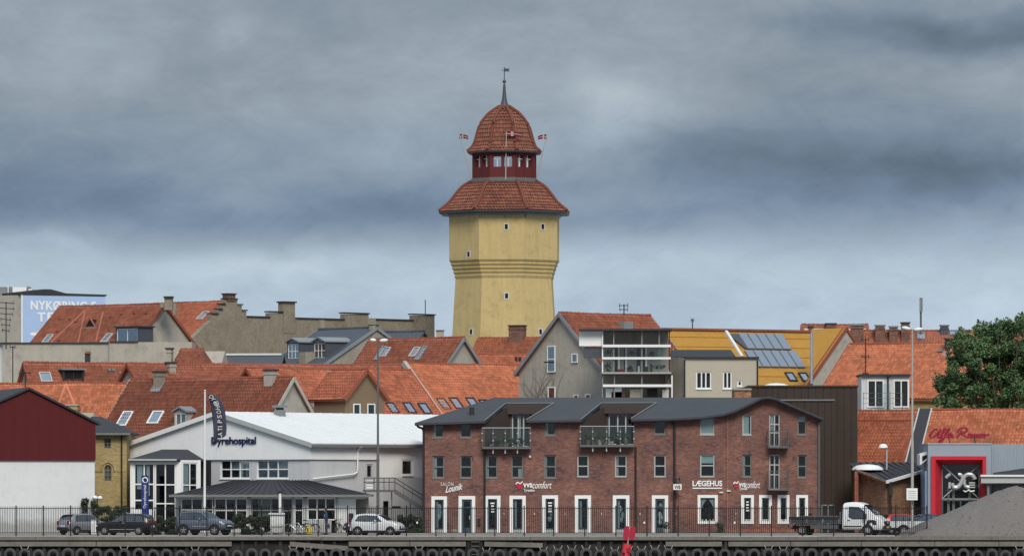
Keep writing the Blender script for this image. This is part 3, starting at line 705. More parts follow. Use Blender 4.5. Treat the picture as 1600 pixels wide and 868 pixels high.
# ================================================================ water tower
def fhit(fr, px, py, v=0.0):
    inv = fr.inverted(); c = inv @ Vector((0, 0, H)); d = inv.to_3x3() @ Vector(((px-800)/F, 1, (HZ-py)/F))
    t = (v - c.y)/d.y; return c + d*t
TY = 560.0
def tower():
    cx = X(788, TY); k = mpp(TY); rot = R(22.5 - 3.0); A8 = 1/math.cos(R(22.5))
    t = thing('water_tower', 'tall octagonal yellow water tower with red tiled skirt roof and dome', 'water tower', (cx, TY, 0), R(-3.0))
    fr = WM[t.name]; c = (0, 0, 0); r8 = R(22.5)
    def zz(py): return Z(py, TY)
    def oct_(prof, name, m, parent=t, smooth=None): 
        mb = MB().lathe([(r*k*A8, zz(py)) for r, py in prof], 8, c, r8); return mb.build(name, m, parent, fr, smooth)
    oct_([(94, 810), (86, 640), (79.5, 525), (76.5, 470), (74.5, 436)], 'shaft', M['tower_yellow'])
    co = MB(); st = [(75.0, 436), (76.5, 432), (75.6, 430.4), (78.2, 426), (77.2, 424.4), (80.2, 420), (79.2, 418.4), (82.2, 414), (81.2, 412.4), (84.4, 408), (84.4, 404.5)]
    oct_(st, 'corbel_bands', M['tower_yellow'])
    oct_([(84.0, 404.4), (84.2, 370), (84.4, 336), (80, 332)], 'drum', M['tower_yellow'])
    oct_([(85.2, 340), (87, 338), (87.2, 334.5), (84, 333)], 'cornice', M['lead'])
    oct_([(97.5, 336.2), (99.8, 334.6), (100, 332.6), (96, 331.8)], 'gutter', M['copper_dark'])
    # skirt roof and dome: tiled faces following the curve
    def tiled(prof, name, eave):
        rf = oct_([(r-.6, py) for r, py in prof], name, M['tile_tower'])
        pts = [Vector((r*k, zz(py))) for r, py in prof]       # (apothem, z) from the top down
        sarr = [0.0]
        for a, b in zip(pts, pts[1:]): sarr.append(sarr[-1] + (b-a).length)
        tw, tl, K = .30, .42, 4; hf = math.tan(R(22.5))
        def prof_at(s):
            for i in range(len(sarr)-1):
                if s <= sarr[i+1] + 1e-6:
                    f_ = (s-sarr[i])/(sarr[i+1]-sarr[i]); p = pts[i].lerp(pts[i+1], f_); d = (pts[i+1]-pts[i]).normalized(); return p, Vector((-d.y, d.x))
            d = (pts[-1]-pts[-2]).normalized(); return pts[-1], Vector((-d.y, d.x))
        nr = int(sarr[-1]/tl); vs = []; fs = []; uvs = []
        for face in range(8):
            ang = R(45*face)                                   # face normal direction
            nx, ny = math.cos(ang), math.sin(ang); tx, ty = -ny, nx
            for i in range(nr):
                row = []
                for (s_, hh) in ((sarr[-1]*i/nr, .02), (sarr[-1]*(i+1)/nr, .09)):
                    p, nn = prof_at(s_); half = p.x*hf; ncol = max(1, int(2*prof_at(sarr[-1]*(i+.5)/nr)[0].x*hf/tw)); pts_ = []
                    if nn.x < 0: nn = -nn
                    for j in range(ncol*K+1):
                        u = -half + 2*half*j/(ncol*K); off = hh + .04*math.sin(2*math.pi*(j % K)/K)
                        rr = p.x + nn.x*off; pts_.append((nx*rr + tx*u, ny*rr + ty*u, p.y + nn.y*off))
                    row.append(pts_)
                b0 = len(vs); m_ = len(row[0]); vs += row[0] + row[1]
                for j in range(m_-1):
                    fs.append((b0+j, b0+j+1, b0+m_+j+1, b0+m_+j)); q = j//K
                    uvs += [(face*40+q+.1, i+.1), (face*40+q+.9, i+.1), (face*40+q+.9, i+.9), (face*40+q+.1, i+.9)]
                if i:                                          # riser under the course above
                    pass
        me = bpy.data.meshes.new('roof_tiles'); me.from_pydata(vs, [], fs); uvl = me.uv_layers.new(name='UVMap')
        uvl.data.foreach_set('uv', np.array(uvs, dtype=np.float32).ravel()); me.materials.append(M['tile_tower'])
        o = bpy.data.objects.new('roof_tiles', me); link(o, rf, fr); o['kind'] = 'stuff'
        for e in range(8):                                     # hip rolls
            a = R(22.5 + 45*e); pl = [(math.cos(a)*(p.x*A8+.04), math.sin(a)*(p.x*A8+.04), p.y+.10) for p in pts]
            MB().tube(pl, .17, 7).build('hip_roll', M['hip_dark'], rf, fr, 40)
        return rf
    sk = catmull([(50, 285.5, 0), (64, 294.6, 0), (74, 306.5, 0), (84, 319.5, 0), (99, 332.2, 0)], 4); tiled([(p.x, p.y) for p in sk], 'skirt_roof', 332)
    oct_([(51, 286.5), (53.5, 285.6), (53.6, 283.2), (50.5, 282.4), (50.5, 279.5), (46, 279)], 'parapet', M['lead_dark'])
    # lantern with arched openings on all eight faces
    ap = 48.3*k; half = ap*math.tan(R(22.5)); zb, zt = zz(281), zz(240.5)
    ln = MB(); inn = MB()
    ow = .155*2*half; oz0, ozs = zz(263), zz(250.5)
    for face in range(8):
        ang = R(45*face); T = Matrix.Rotation(ang + R(90), 4, 'Z')
        def q(u, z, d=0.0): return T @ Vector((u, -(ap - d), z))
        cs = (-.42*half, .42*half)
        def arch(c_, n=7): return [(c_ - ow*math.cos(math.pi*i/n), ozs + ow*math.sin(math.pi*i/n)) for i in range(n+1)]
        us = [-half, cs[0]-ow, cs[0]+ow, cs[1]-ow, cs[1]+ow, half]
        for i in (0, 2, 4): ln.quad(q(us[i], zb), q(us[i+1], zb), q(us[i+1], zt), q(us[i], zt))
        for c_ in cs:
            ln.quad(q(c_-ow, zb), q(c_+ow, zb), q(c_+ow, oz0), q(c_-ow, oz0))
            ar = arch(c_)
            for (a0, z0), (a1, z1) in zip(ar, ar[1:]):
                ln.quad(q(a0, z0), q(a1, z1), q(a1, zt), q(a0, zt)); ln.quad(q(a0, z0), q(a1, z1), q(a1, z1, .35), q(a0, z0, .35))
            for sg in (-1, 1): ln.quad(q(c_+sg*ow, oz0), q(c_+sg*ow, ozs), q(c_+sg*ow, ozs, .35), q(c_+sg*ow, oz0, .35))
            ln.quad(q(c_-ow, oz0), q(c_+ow, oz0), q(c_+ow, oz0, .35), q(c_-ow, oz0, .35))
    lo = ln.build('lantern', M['tower_red'], t, fr)
    for face in range(8):
        ang = R(45*face); T = fr @ Matrix.Rotation(ang + R(90), 4, 'Z')
        for c_ in (-.42*half, .42*half):
            w = MB().box(c_-.03, c_+.03, -ap+.2, -ap+.27, oz0, ozs+ow-.03).box(c_-ow+.01, c_-.05, -ap+.2, -ap+.26, ozs-.03, ozs+.03).box(c_+.05, c_+ow-.01, -ap+.2, -ap+.26, ozs-.03, ozs+.03); w.build('window_bar', M['white'], lo, T); MB().box(c_-ow+.02, c_+ow-.02, -ap+.28, -ap+.30, oz0, ozs+ow*.55).build('lantern_pane', M['glass_lantern'], lo, T)
        for u in (-half+.12, 0, half-.12): MB().box(u-.10, u+.10, -ap-.05, -ap+.004, zb, zt).build('pilaster', M['tower_red'], lo, T)
        MB().box(-half+.22, half-.22, -ap-.03, -ap+.004, zb+.05, zb+.18).build('rail', M['tower_red'], lo, T)
    MB().lathe([(ap*A8-.1, zb+.02), (ap*A8-.12, zb+.05)], 8, c, r8).build('floor', M['lead'], lo, fr)
    dm = catmull([(6.6, 167.5, 0), (16, 174, 0), (24.5, 180.8, 0), (35.5, 195, 0), (40.8, 210.5, 0), (44, 222.6, 0), (48.6, 232, 0), (56, 238.8, 0)], 3); tiled([(p.x, p.y) for p in dm], 'dome', 240)
    oct_([(54, 241.4), (56.5, 239.8), (56.5, 238.6), (50, 238)], 'dome_eave', M['copper_dark'])
    sp = MB().lathe([(r*k, zz(py)) for r, py in ((8.2, 168.5), (7.4, 166), (5.2, 161), (3.6, 154), (2.6, 145), (2.0, 136), (1.6, 131))], 10, c); sp.build('spire', M['copper_dark'], t, fr, 40)
    MB().lathe([(.2, -.17), (.15, -.15)] and [(.03, -.19), (.14, -.13), (.19, 0), (.14, .13), (.03, .19)], 12, (0, 0, zz(127.5))).build('finial_ball', M['copper_dark'], t, fr, 60)
    MB().tube([(0, 0, zz(130)), (0, 0, zz(105))], .045, 6).build('vane_rod', M['copper_dark'], t, fr)
    v = MB(); z0 = zz(112); v.prism([(.02, 0, z0), (.55, 0, z0+.0), (.42, 0, z0+.14), (.55, 0, z0+.30), (.02, 0, z0+.30)], (0, .03, 0)); v.bar((-.3, .01, z0+.12), (0, .01, z0+.12), .05); v.build('weather_vane', M['copper_dark'], t, fr)
    for px, py in ((791, 354), (848, 354), (732, 397), (791.5, 462), (736, 518), (844.5, 518)):
        r_ = interp(py, [(336, 84.4), (404, 84), (436, 74.5), (470, 76.5), (525, 79.5)])*k
        # facet whose face is under this pixel
        dx = (px-788)*k; face = 0 if abs(dx) < r_*math.tan(R(22.5)) else (1 if dx > 0 else -1)
        ang = R(-90 + 45*face); T = fr @ Matrix.Rotation(ang + R(90), 4, 'Z') @ Matrix.Translation((0, -r_, 0))
        p = fhit(T, px, py, -.02); w, h_ = .24, .34
        if face: w = .27
        if py > 430: T = T @ Matrix.Translation((0, 0, p.z)) @ Matrix.Rotation(-.05, 4, 'X') @ Matrix.Translation((0, 0, -p.z))
        window(t, T, p.x-w, p.x+w, p.z-h_, p.z+h_, -.05, 1, 1, 'win_pale', 'glass', .08, .05, .06, backing=False)
        MB().box(p.x-w+.1, p.x+w-.1, -.015, .01, p.z-h_+.1, p.z+h_-.1).build('recess_shade_panel', M['shade_black'], t, T)  # dark sheet on the tower wall as painted window shade
    for px in (754.5, 793, 826.5):
        T = fr; x_ = (px-788)*k; MB().box(x_-.05, x_+.05, -85.2*k if px != 793 else -85*k-.05, -83*k, zz(344), zz(337)).build('gutter_outlet', M['lead'], t, T)
    return t
tower()
def flagstaff(px0, py0, px1, py1, fl, label, dy=-1.5):
    Y = TY + dy; a = P(px0, py0, Y); b = P(px1, py1, Y)
    t = thing('flagstaff', label, 'flagpole', a, 0, 'flagstaffs on the water tower')
    MB().tube([a, b], [.07, .045], 6).build('pole', M['concrete'], t)
    n = 8; L_ = fl*mpp(Y); hgt = .52; rows = []
    fm = MB(); wv = lambda s: .10*math.sin(s*7)
    def strip(z0, z1, s0, s1, m, nm, off, parent):
        k = MB(); n_ = 6
        for sd in (0, 1):
            pass
        pts = []
        for i in range(n_+1):
            s = s0 + (s1-s0)*i/n_; sag = -.22*s*s; tap = 1 - .35*s
            pts.append((s, sag, tap))
        for (s, g, tp), (s2, g2, tp2) in zip(pts, pts[1:]):
            for o_ in (off, ):
                A = [b + Vector((L_*s, wv(s)+o_, g - hgt*tp*(1-z0))), b + Vector((L_*s2, wv(s2)+o_, g2 - hgt*tp2*(1-z0))), b + Vector((L_*s2, wv(s2)+o_, g2 - hgt*tp2*(1-z1))), b + Vector((L_*s, wv(s)+o_, g - hgt*tp*(1-z1)))]
                k.prism(A, (0, .02, 0))
        return k.build(nm, M[m], parent)
    f = strip(0, 1, 0, 1, 'flag_red', 'flag', 0, t)
    strip(.44, .58, 0.0, 1, 'flag_white', 'flag_cross', -.012, f); strip(0, .40, .30, .46, 'flag_white', 'flag_cross', -.012, f); strip(.62, 1, .30, .46, 'flag_white', 'flag_cross', -.012, f)
k_ = mpp(TY)
flagstaff(737, 279, 717.5, 209, 14, 'slanted flagstaff with small red flag on the left of the tower lantern', -2.2)
flagstaff(839, 279, 854.5, 209.5, -14, 'slanted flagstaff with small red flag on the right of the tower lantern', -2.2)
flagstaff(790, 281, 791.2, 205, 24, 'upright flagstaff with pale flag before the tower lantern', -50.5*k_)

# ================================================================ houses of the old town
def hips(h, lines, m='ridge', r=.12):
    for (a, b) in lines:
        p, q = h.hit(*a, .12), h.hit(*b, .12); MB().tube([p, q], r, 6).build('hip_tiles', M[m], h.roof, h.fr)
def antenna(px, py0, py1, Y, label, els=5, w=.9, tilt=0.0):
    a = P(px, py0, Y); b = P(px, py1, Y); t = thing('roof_antenna', label, 'antenna', a)
    MB().tube([a, b], .045, 6).build('mast', M['dark_metal'], t)
    for i in range(els):
        z = b.z - .1 - i*(b.z-a.z)*.7/max(1, els); l = w*(1-.1*i)*random.uniform(.7, 1.1)
        MB().tube([(b.x-l*.6, Y+random.uniform(-.2, .2), z+tilt), (b.x+l*.5, Y, z-tilt)], .035, 5).build('element', M['dark_metal'], t)
        for s_ in (-.5, .42): MB().tube([(b.x+l*s_, Y, z-.18), (b.x+l*s_, Y, z+.18)], .02, 4).build('element', M['dark_metal'], t)
    return t

# far left block with the poster
t = thing('concrete_block', 'grey concrete block with big blue poster on its side wall', 'building', (X(34, 600), 600, 0), R(28)); fr = WM[t.name]
zt = Z(460, 600)
e = fhit(fr, 164.5, 480).x; MB().box(0, e, 0, 14, 0, zt).build('wall', M['plaster_grey'], t, fr)
l = fhit(TR(X(34, 600), 600, 0, R(-30)), -40, 480).x
fl_ = TR(X(34, 600), 600, 0, R(-30)); MB().box(l, -.01, .01, 10, 0, zt-.05).build('wall', M['plaster_grey'], t, fl_)
rf = MB(); rf.prism([(-.3, -.2, zt+.003), (e+.1, -.2, zt+.003), (e+.1, -.2, zt+.15), (e*.52, -.2, zt+.22), (e*.34, -.2, zt+.62), (e*.26, -.2, zt+.62), (-.3, -.2, zt+.25)], (0, 14, 0)); rf.build('roof', M['felt_dark'], t, fr)
MB().box(0.02, e-.05, -.12, -.004, 3, zt-.06).build('poster', M['poster'], t, fr)
MB().box(-.10, .02, -.16, -.002, 3, zt-.02).build('poster_edge', M['white'], t, fr)
ps = [o for o in t.children if o.name.startswith('poster')][0]
a = fhit(fr, 47, 484); b = fhit(fr, 153, 471); text('NYKØBING F.', ps, fr, a.x, b.x, a.z, b.z, -.13, 'poster_cloud', .03, bold=.032, spacing=1.08)
for ch_, xa_, xb_ in (('T', 57.5, 70), ('E', 73, 84)): a = fhit(fr, xa_, 502); b = fhit(fr, xb_, 488); text(ch_, ps, fr, a.x, b.x, a.z, b.z, -.13, 'poster_cloud', .03, bold=.03)
for (x0, x1, y0, y1, m_) in ((46, 60, 519, 524, 'poster_cloud'), (56, 66, 517, 523, 'poster_peach')):
    a = fhit(fr, x0, y1); b = fhit(fr, x1, y0); MB().lathe([(.01, 0), (1, 0), (1, .02), (.01, .02)], 16, axis='Y').build('poster_cloud', M[m_], ps, fr @ Matrix.Translation(((a.x+b.x)/2, -.14, (a.z+b.z)/2)) @ Matrix.Diagonal(((b.x-a.x)/2, 1, (b.z-a.z)/2, 1)))
for (x0, x1, y0, m_) in ((-20, 14, 449, 'grey_metal'), (14.5, 16, 447, 'white'), (17, 21, 449, 'grey_metal'), (22, 44, 449.5, 'white'), (45, 46.5, 448, 'lead'), (47, 53, 452, 'white')):
    MB().box(X(x0, 606), X(x1, 606), 604, 608, zt-.1, Z(y0, 606)).build('rooftop_unit', M[m_], t)

# long grey firewall
UY = 486.0
t = thing('long_rendered_wall', 'long bare grey rendered wall below the poster block', 'wall', (X(140, UY), UY, 0))
MB().prism([P(4, 536, UY) * 1, P(170, 536, UY), P(172, 534, UY), P(300, 534, UY), Vector((X(300, UY), UY, 0)), Vector((X(4, UY), UY, 0))], (0, 6, 0)).build('wall', M['plaster_light'], t)
MB().box(X(-60, UY), X(3.8, UY), UY+.3, UY+6, 0, Z(536, UY)).build('wall', M['grey_panel'], t)
for a, b, y in ((-60, 170, 535.2), (172, 216, 533.2)):
    MB().box(X(a, UY), X(b, UY), UY-.15, UY+6.1, Z(y+1, UY)+.003, Z(y-.6, UY)).build('coping', M['felt_dark'], t)
MB().box(X(169.6, UY), X(170.4, UY), UY-.10, UY+.01, 0, Z(536, UY)).build('downpipe', M['lead'], t)
t = thing('slim_chimney', 'slim dark brick chimney with red cap before the long grey wall', 'chimney', P(136, 600, 478))
MB().box(X(132.5, 478), X(140.5, 478), 478, 478.6, Z(600, 478), Z(552, 478)).build('stack', M['felt_dark'], t)
MB().prism([P(131.5, 552, 477.9), P(141.5, 552, 477.9), P(140.5, 548.5, 477.9), P(134, 548.5, 477.9)], (0, .8, 0)).build('cap', M['tile_red'], t)
antenna(9.5, 545, 471, 484, 'tall television antenna with many rods at the left edge', 6, 1.7, .05)
antenna(20, 600, 540, 470, 'thin antenna mast before the left end of the grey wall', 1, .5)
antenna(39.5, 640, 580, 424, 'small antenna mast above the red clad shed', 1, 1.1)

# red house with rendered gable, upper left
s1 = House('gabled_house', 'red tiled house with bare grey gable and triangular dormer, upper left', 'R', 256, 475.5, 515, 95, 40, 42, 64, 'tile_red', 'plaster_light', barge='ridge', over=.15)
hips(s1, [((132, 486), (79, 536)), ((133, 486), (122, 536)), ((161, 488), (150, 534))], 'tile_red')
s1.skylight(75, 529, .8, 1.1); s1.skylight(167, 528, .8, 1.2)
s1.dormer(180, 217, 510, 535, 'felt_dark', 'slate', 2, 1, 'white')
p = s1.hit(142, 511, .05); q = s1.hit(142, 500, .05); mp = mpp(512)
t_ = MB().prism([p + Vector((-.6, -.05, 0)), p + Vector((.6, -.05, 0)), p + Vector((0, -.05, .75))], (0, 1.2, 0)); d_ = t_.build('gablet_dormer', M['shade_black'], s1.o, s1.fr)
for sg in (-1, 1): MB().bar(p + Vector((sg*.72, -.1, -.02)), p + Vector((0, -.1, .84)), .12, .10).build('gablet_edge', M['tile_red'], d_, s1.fr)
MB().bar(p + Vector((-.85, -.15, -.05)), p + Vector((.85, -.15, -.05)), .12, .10).build('gablet_sill', M['lead'], d_, s1.fr)
for (qx, qy) in ((94, 499), (109, 499), (119, 503), (173, 496), (190, 492), (210, 490), (228, 490), (90, 518), (92, 532), (172, 516)):
    p = s1.hit(qx, qy, .12); MB().box(p.x-.1, p.x+.1, p.y-.15, p.y+.1, p.z, p.z+.14).build('vent_tile', M['ridge'], s1.roof, s1.fr)
k = P(263, 476, 513)
t = thing('ridge_chimney', 'stepped dark chimney on the apex of the bare grey gable', 'chimney', (k.x, k.y, k.z-1.5))
MB().box(X(257, 513), X(270, 513), 512.6, 513.6, Z(484, 513), Z(465, 513)).build('stack', M['stone_wall'], t)
MB().box(X(256, 513), X(271, 513), 512.4, 513.8, Z(465, 513), Z(462.8, 513)).build('cap', M['felt_dark'], t)
MB().box(X(250.5, 513), X(256.5, 513), 512.7, 513.5, Z(480, 513), Z(473, 513)).build('step', M['stone_wall'], t)
MB().box(X(270.5, 513), X(276, 513), 512.7, 513.5, Z(492, 513), Z(473.5, 513)).build('step', M['stone_wall'], t)

# red roof and stepped firewall behind it
s2 = House('gabled_house', 'red tiled roof between the bare gable and the stepped brown wall', 'R', 362, 471, 552, 262, 45, 37, 72, 'tile_orange', 'stone_wall', barge='white', over=.1)
s2.skylight(317, 493, .9, 1.3)
fr = TR(X(362, 551), 551, 0, R(45)); t = thing('stepped_firewall', 'long brown rubble firewall with stepped gable and chimney blocks', 'wall', (X(362, 551), 551, 0), R(45)); fr = WM[t.name]
prof = [(296, 532), (330, 500), (330, 491), (341, 491), (341, 484), (347, 484), (347, 476), (352, 476), (352, 468), (371, 468), (371, 477), (378, 477), (378, 486), (385, 486), (385, 495), (421, 496), (421, 488.5), (442, 488.5), (442, 500), (461, 498), (538, 498), (538, 490.5), (576, 490.5), (576, 499.5), (646, 500), (646, 492.5), (679, 492.5)]
pl = [fhit(fr, x_, y_) for x_, y_ in prof]; x0, x1 = pl[0].x, pl[-1].x
MB().prism([Vector((p.x, 0, p.z)) for p in pl] + [Vector((x1, 0, 0)), Vector((x0, 0, 0))], (0, .6, 0)).build('wall', M['stone_wall'], t, fr)
def capstrip(xa, xb, y_, m_='felt_dark', h_=1.9):
    a = fhit(fr, xa, y_); b = fhit(fr, xb, y_); MB().box(a.x, b.x, -.12, .72, min(a.z, b.z)-.02, min(a.z, b.z)+.10).build('coping', M[m_], t, fr)
for a in ((352, 371, 467), (371.5, 379, 476), (378, 386, 485), (385, 421.5, 494.5), (420.5, 442, 487), (461, 538, 497), (537, 577, 489), (576.5, 646, 498.5), (645, 680, 491), (341, 347.5, 483), (346, 352, 475), (330, 341, 490)): capstrip(*a)
a = fhit(fr, 442.5, 520); b = fhit(fr, 460.5, 473); c1 = MB().box(a.x, b.x, -.05, .75, a.z, b.z).build('chimney', M['stone_wall'], t, fr); MB().box(a.x-.12, b.x+.12, -.2, .87, b.z, b.z+.14).build('chimney_cap', M['felt_dark'], c1, fr)
a = fhit(fr, 355, 470); b = fhit(fr, 367, 460); c1 = MB().box(a.x, b.x, -.1, .7, a.z, b.z).build('chimney', M['brick_brown'], t, fr); MB().box(a.x-.08, b.x+.08, -.2, .8, b.z, b.z+.12).build('chimney_cap', M['felt_dark'], c1, fr)
for xq, ya, yb, wd in ((500, 500, 520, 3.5), (577, 497, 520, 6)):
    a = fhit(fr, xq-wd, yb); b = fhit(fr, xq+wd, ya); MB().box(a.x, b.x, -.4, -.003, a.z-4, b.z).build('flue', M['stone_light'], t, fr)
antenna(664.5, 492, 468, 560, 'thin rod antenna on the right end of the stepped brown wall', 0)
t = thing('flat_chimney', 'low grey chimney block between the brown wall and the tower', 'chimney', P(687.5, 530, 510)); MB().box(X(681.5, 510), X(693.5, 510), 510, 511, Z(540, 510), Z(516.5, 510)).build('stack', M['plaster_grey'], t); MB().box(X(680.6, 510), X(694.4, 510), 509.9, 511.1, Z(516.4, 510), Z(514.8, 510)).build('cap', M['lead'], t)

# slate house with two white dormers
q1 = House('slate_house', 'dark slate roofed house with two white dormer windows', 'R', 588, 512, 520, 499, 52, 30, 62, 'slate', 'stone_light', barge='lead', tiles=False, over=.1)
q1.dormer(448, 468, 534, 560, 'lead', 'slate', 3, 2, 'white', .35); q1.dormer(489, 509, 533, 559, 'lead', 'slate', 3, 2, 'white', .35)
p = q1.hit(480, 565, 0); MB().box(p.x-.5, p.x+.5, p.y-.6, p.y+.6, p.z-1, p.z+.9).build('chimney', M['stone_light'], q1.o, q1.fr)
MB().lathe([(.5, 0), (.5, .5), (.6, .5)], 8, (q1.h-.4, 0, q1.zr-.2)).build('chimney_pot', M['stone_light'], q1.o, q1.fr)
h = House('slate_house', 'small dark slate roof behind the pale stone gable', 'R', 660, 518, 540, 592, 30, 35, 40, 'slate', 'stone_wall', barge=None, tiles=False)
h = House('slate_house', 'low grey slate roof with white ridge below the stepped brown wall', 'R', 440, 555, 512, 352, 10, 40, 30, 'slate', 'stone_wall', barge=None, tiles=False, ridge=False); MB().box(-h.h, h.h, -.15, .15, h.zr+.03, h.zr+.2).build('ridge_cap', M['white_wall'], h.roof, h.fr)

# red roofs of the middle distance
p1 = House('gabled_house', 'red tiled house with grey gable left of the tower foot', 'R', 722, 528, 500, 580, 38, 44, 56, 'tile_red', 'plaster_grey', barge='lead')
for a in ((602, 550), (648, 550)): p1.skylight(a[0], a[1], .75, 1.2); p1.skylight(a[0]+10 if a[0] > 620 else a[0]-8, a[1]+2, .5, 1.8, 'lead')
o1 = House('gabled_house', 'dark red tiled roof with brick chimney before the tower foot', 'L', 751, 529, 532, 875, 20, 40, 52, 'tile_brown', 'plaster_grey', barge='ridge')
o1.chimney(808.5, 531, 507.5, 26, .9, 'brick_brown', 'felt_dark')
o2 = House('gabled_house', 'orange roof strip with two vent pipes beside the grey gable', 'L', 741, 554, 506, 860, -28, 45, 42, 'tile_orange', 'plaster_brown', barge='ridge')
for x_ in (806.5, 812.5):
    p = o2.hit(x_, 566); MB().tube([p, p + Vector((0, 0, .5))], .13, 8).build('vent_pipe', M['dark_metal'], o2.o, o2.fr)
ya = House('gabled_house', 'long orange tiled roof with its ridge behind the middle roofs', 'L', 332, 570, 470, 640, -8, 45, 45, 'tile_red', 'plaster_grey', barge='ridge')
v3 = House('hipped_house', 'dark red hipped roof below the stepped brown wall', 'R', 352, 546, 480, 276, 12, 45, 42, 'tile_dark', 'plaster_grey', barge=None, hipL=.6, hipR=2.2)
v3.chimney(265, 560, 543, 9, .7, 'plaster_grey', 'felt_dark')
v1 = House('gabled_house', 'red roof with boxy dark dormer and skylight below the grey wall', 'L', 41, 567, 462, 225, -25, 52, 48, 'tile_red', 'plaster_light', barge='ridge')
v1.skylight(71, 589, 1.0, 1.0); v1.dormer(99, 131, 576, 597, 'lead', 'felt_dark', 2, 1, 'felt_dark')
v2 = House('gabled_house', 'orange red roof with small grey gable in the left middle', 'L', 203, 569, 455, 360, -32, 42, 48, 'tile_red', 'plaster_grey', barge='ridge')
v2.chimney(267, 578, 565, 12, .7, 'plaster_grey', 'felt_dark')
for (qx, qy) in ((170, 579), (176, 579), (187, 584)):
    p = v1.hit(qx, qy, .1); MB().box(p.x-.12, p.x+.12, p.y-.2, p.y+.1, p.z, p.z+.2).build('vent_tile', M['lead'], v1.roof, v1.fr)
w1 = House('gabled_house', 'bright orange hipped roof behind the red clad shed', 'R', 206, 600, 450, -40, 8, 42, 80, 'tile_bright', 'brick_yellow', barge='ridge')
hips(w1, [((103, 600), (84, 652)), ((103, 600), (124, 652))], 'tile_bright')
w1.chimney(114, 652, 631, 19, .8, 'brick_yellow', 'concrete')
p = w1.hit(134, 655); MB().box(p.x-.7, p.x+.7, p.y-.3, p.y+.3, p.z-.6, p.z+.55).build('chimney', M['plaster_beige'], w1.o, w1.fr)
x1 = House('gabled_house', 'big dark red tiled roof with three roof lights behind the animal clinic', 'R', 455, 590, 432, 208, 35, 48, 98, 'tile_dark', 'plaster_grey', barge='plaster_light')
x1.skylight(195, 654, 1.0, 1.5, 'white'); x1.skylight(243, 652, 1.1, 1.3, 'white'); x1.dormer(272, 292, 642, 668, 'lead', 'plaster_light', 2, 1, 'white', .35)
x1.chimney(250, 600, 579, 15, .8, 'stone_wall', 'felt_dark', lead=True); x1.chimney(423, 597, 576.5, 17, .8, 'plaster_grey', 'felt_dark')
yb = House('gabled_house', 'long red roof behind the brown gable with vertical seam', 'L', 389, 576, 452.5, 637, -33, 38, 95, 'tile_orange', 'plaster_brown', barge='ridge')
for x_, y_ in ((493, 637), (518, 638), (613, 637), (640, 637), (664, 638)): yb.skylight(x_, y_, .8, 1.4, 'felt_dark')
a = yb.hit(513.5, 580, .1); b = yb.hit(513.5, 640, .1); MB().bar(a, b, .3, .25, up=yb.nF).build('parapet_strip', M['lead'], yb.roof, yb.fr)
y3 = House('gabled_house', 'small house with brown rendered gable and two white windows', 'R', 570, 578, 436, 521, 42, 43, 44, 'tile_orange', 'plaster_brown', barge='ridge')
y3.gable_windows(1, [(551, 562, 630, 648, 1, 1, 'white'), (573, 585, 630, 648, 1, 1, 'white')])
z1 = House('gabled_house', 'bright orange roof with row of roof windows beside the creeper gable', 'L', 636, 569, 462, 850, -33, 38, 98, 'tile_bright', 'plaster_grey', barge='lead')
for x_, y_ in ((693, 631), (713, 630), (739, 630), (760, 633), (783, 634)): z1.skylight(x_, y_, .85, 1.5, 'felt_dark')

xe = -z1.h-.3; MB().bar(Vector((xe, 0, z1.zr+.12)), Vector((xe, 0, z1.zr+.12)) + z1.dF*(z1.sl+.2), .34, .42, up=z1.nF).build('parapet_strip', M['plaster_light'], z1.roof, z1.fr)
# grey gable house with balconies and creeper
m1 = House('balcony_house', 'tall grey rendered gable house with white balconies and bare creeper', 'L', 877, 490, 450, 1012, -42, 42, 92, 'tile_red', 'plaster_grey', barge='lead')
m1.gable_windows(-1, [(856, 868.5, 540, 581, 1, 2, 'white'), (894, 903.5, 552, 566, 1, 1, 'white'), (857, 868.5, 604, 624, 1, 1, 'white'), (897, 905, 616, 626, 1, 1, 'white'), (915, 924, 615, 626, 1, 1, 'white')])
a = m1.gable_hit(855, 566, -1); b = m1.gable_hit(869.5, 560, -1); MB().box(-m1.h-.35, -m1.h-.30, min(a.y, b.y), max(a.y, b.y), a.z-.04, a.z+.08).build('window_rail', M['dark_metal'], m1.o, m1.fr)
rv = random.Random(5)
for i in range(15):                                     # bare creeper stems on the gable
    pts = []; px, py = rv.uniform(822, 872), 622.0; dx = rv.uniform(-.8, .8)
    for j in range(rv.randint(10, 22)):
        q = m1.gable_hit(px, py, -1); pts.append((-m1.h-.03, q.y, q.z)); dx = max(-1.6, min(1.6, dx + rv.uniform(-.6, .6))); px = min(max(px + dx*1.6, 819), 884); py -= rv.uniform(1.2, 4.2)
        if py < 570 + abs(px-850)*.2: break
    if len(pts) > 2: MB().tube(pts, [.022*(1-.6*i_/len(pts)) for i_ in range(len(pts))], 4).build('creeper_stem', M['vine'], m1.o, m1.fr)
p = m1.hit(977, 513); MB().box(p.x-.5, p.x+.5, p.y-.4, p.y+.4, p.z-.5, p.z+.55).build('vent_cowl', M['lead'], m1.o, m1.fr)
antenna(975, 493, 475, 447, 'television antenna on the ridge of the grey gable house', 2, .8)
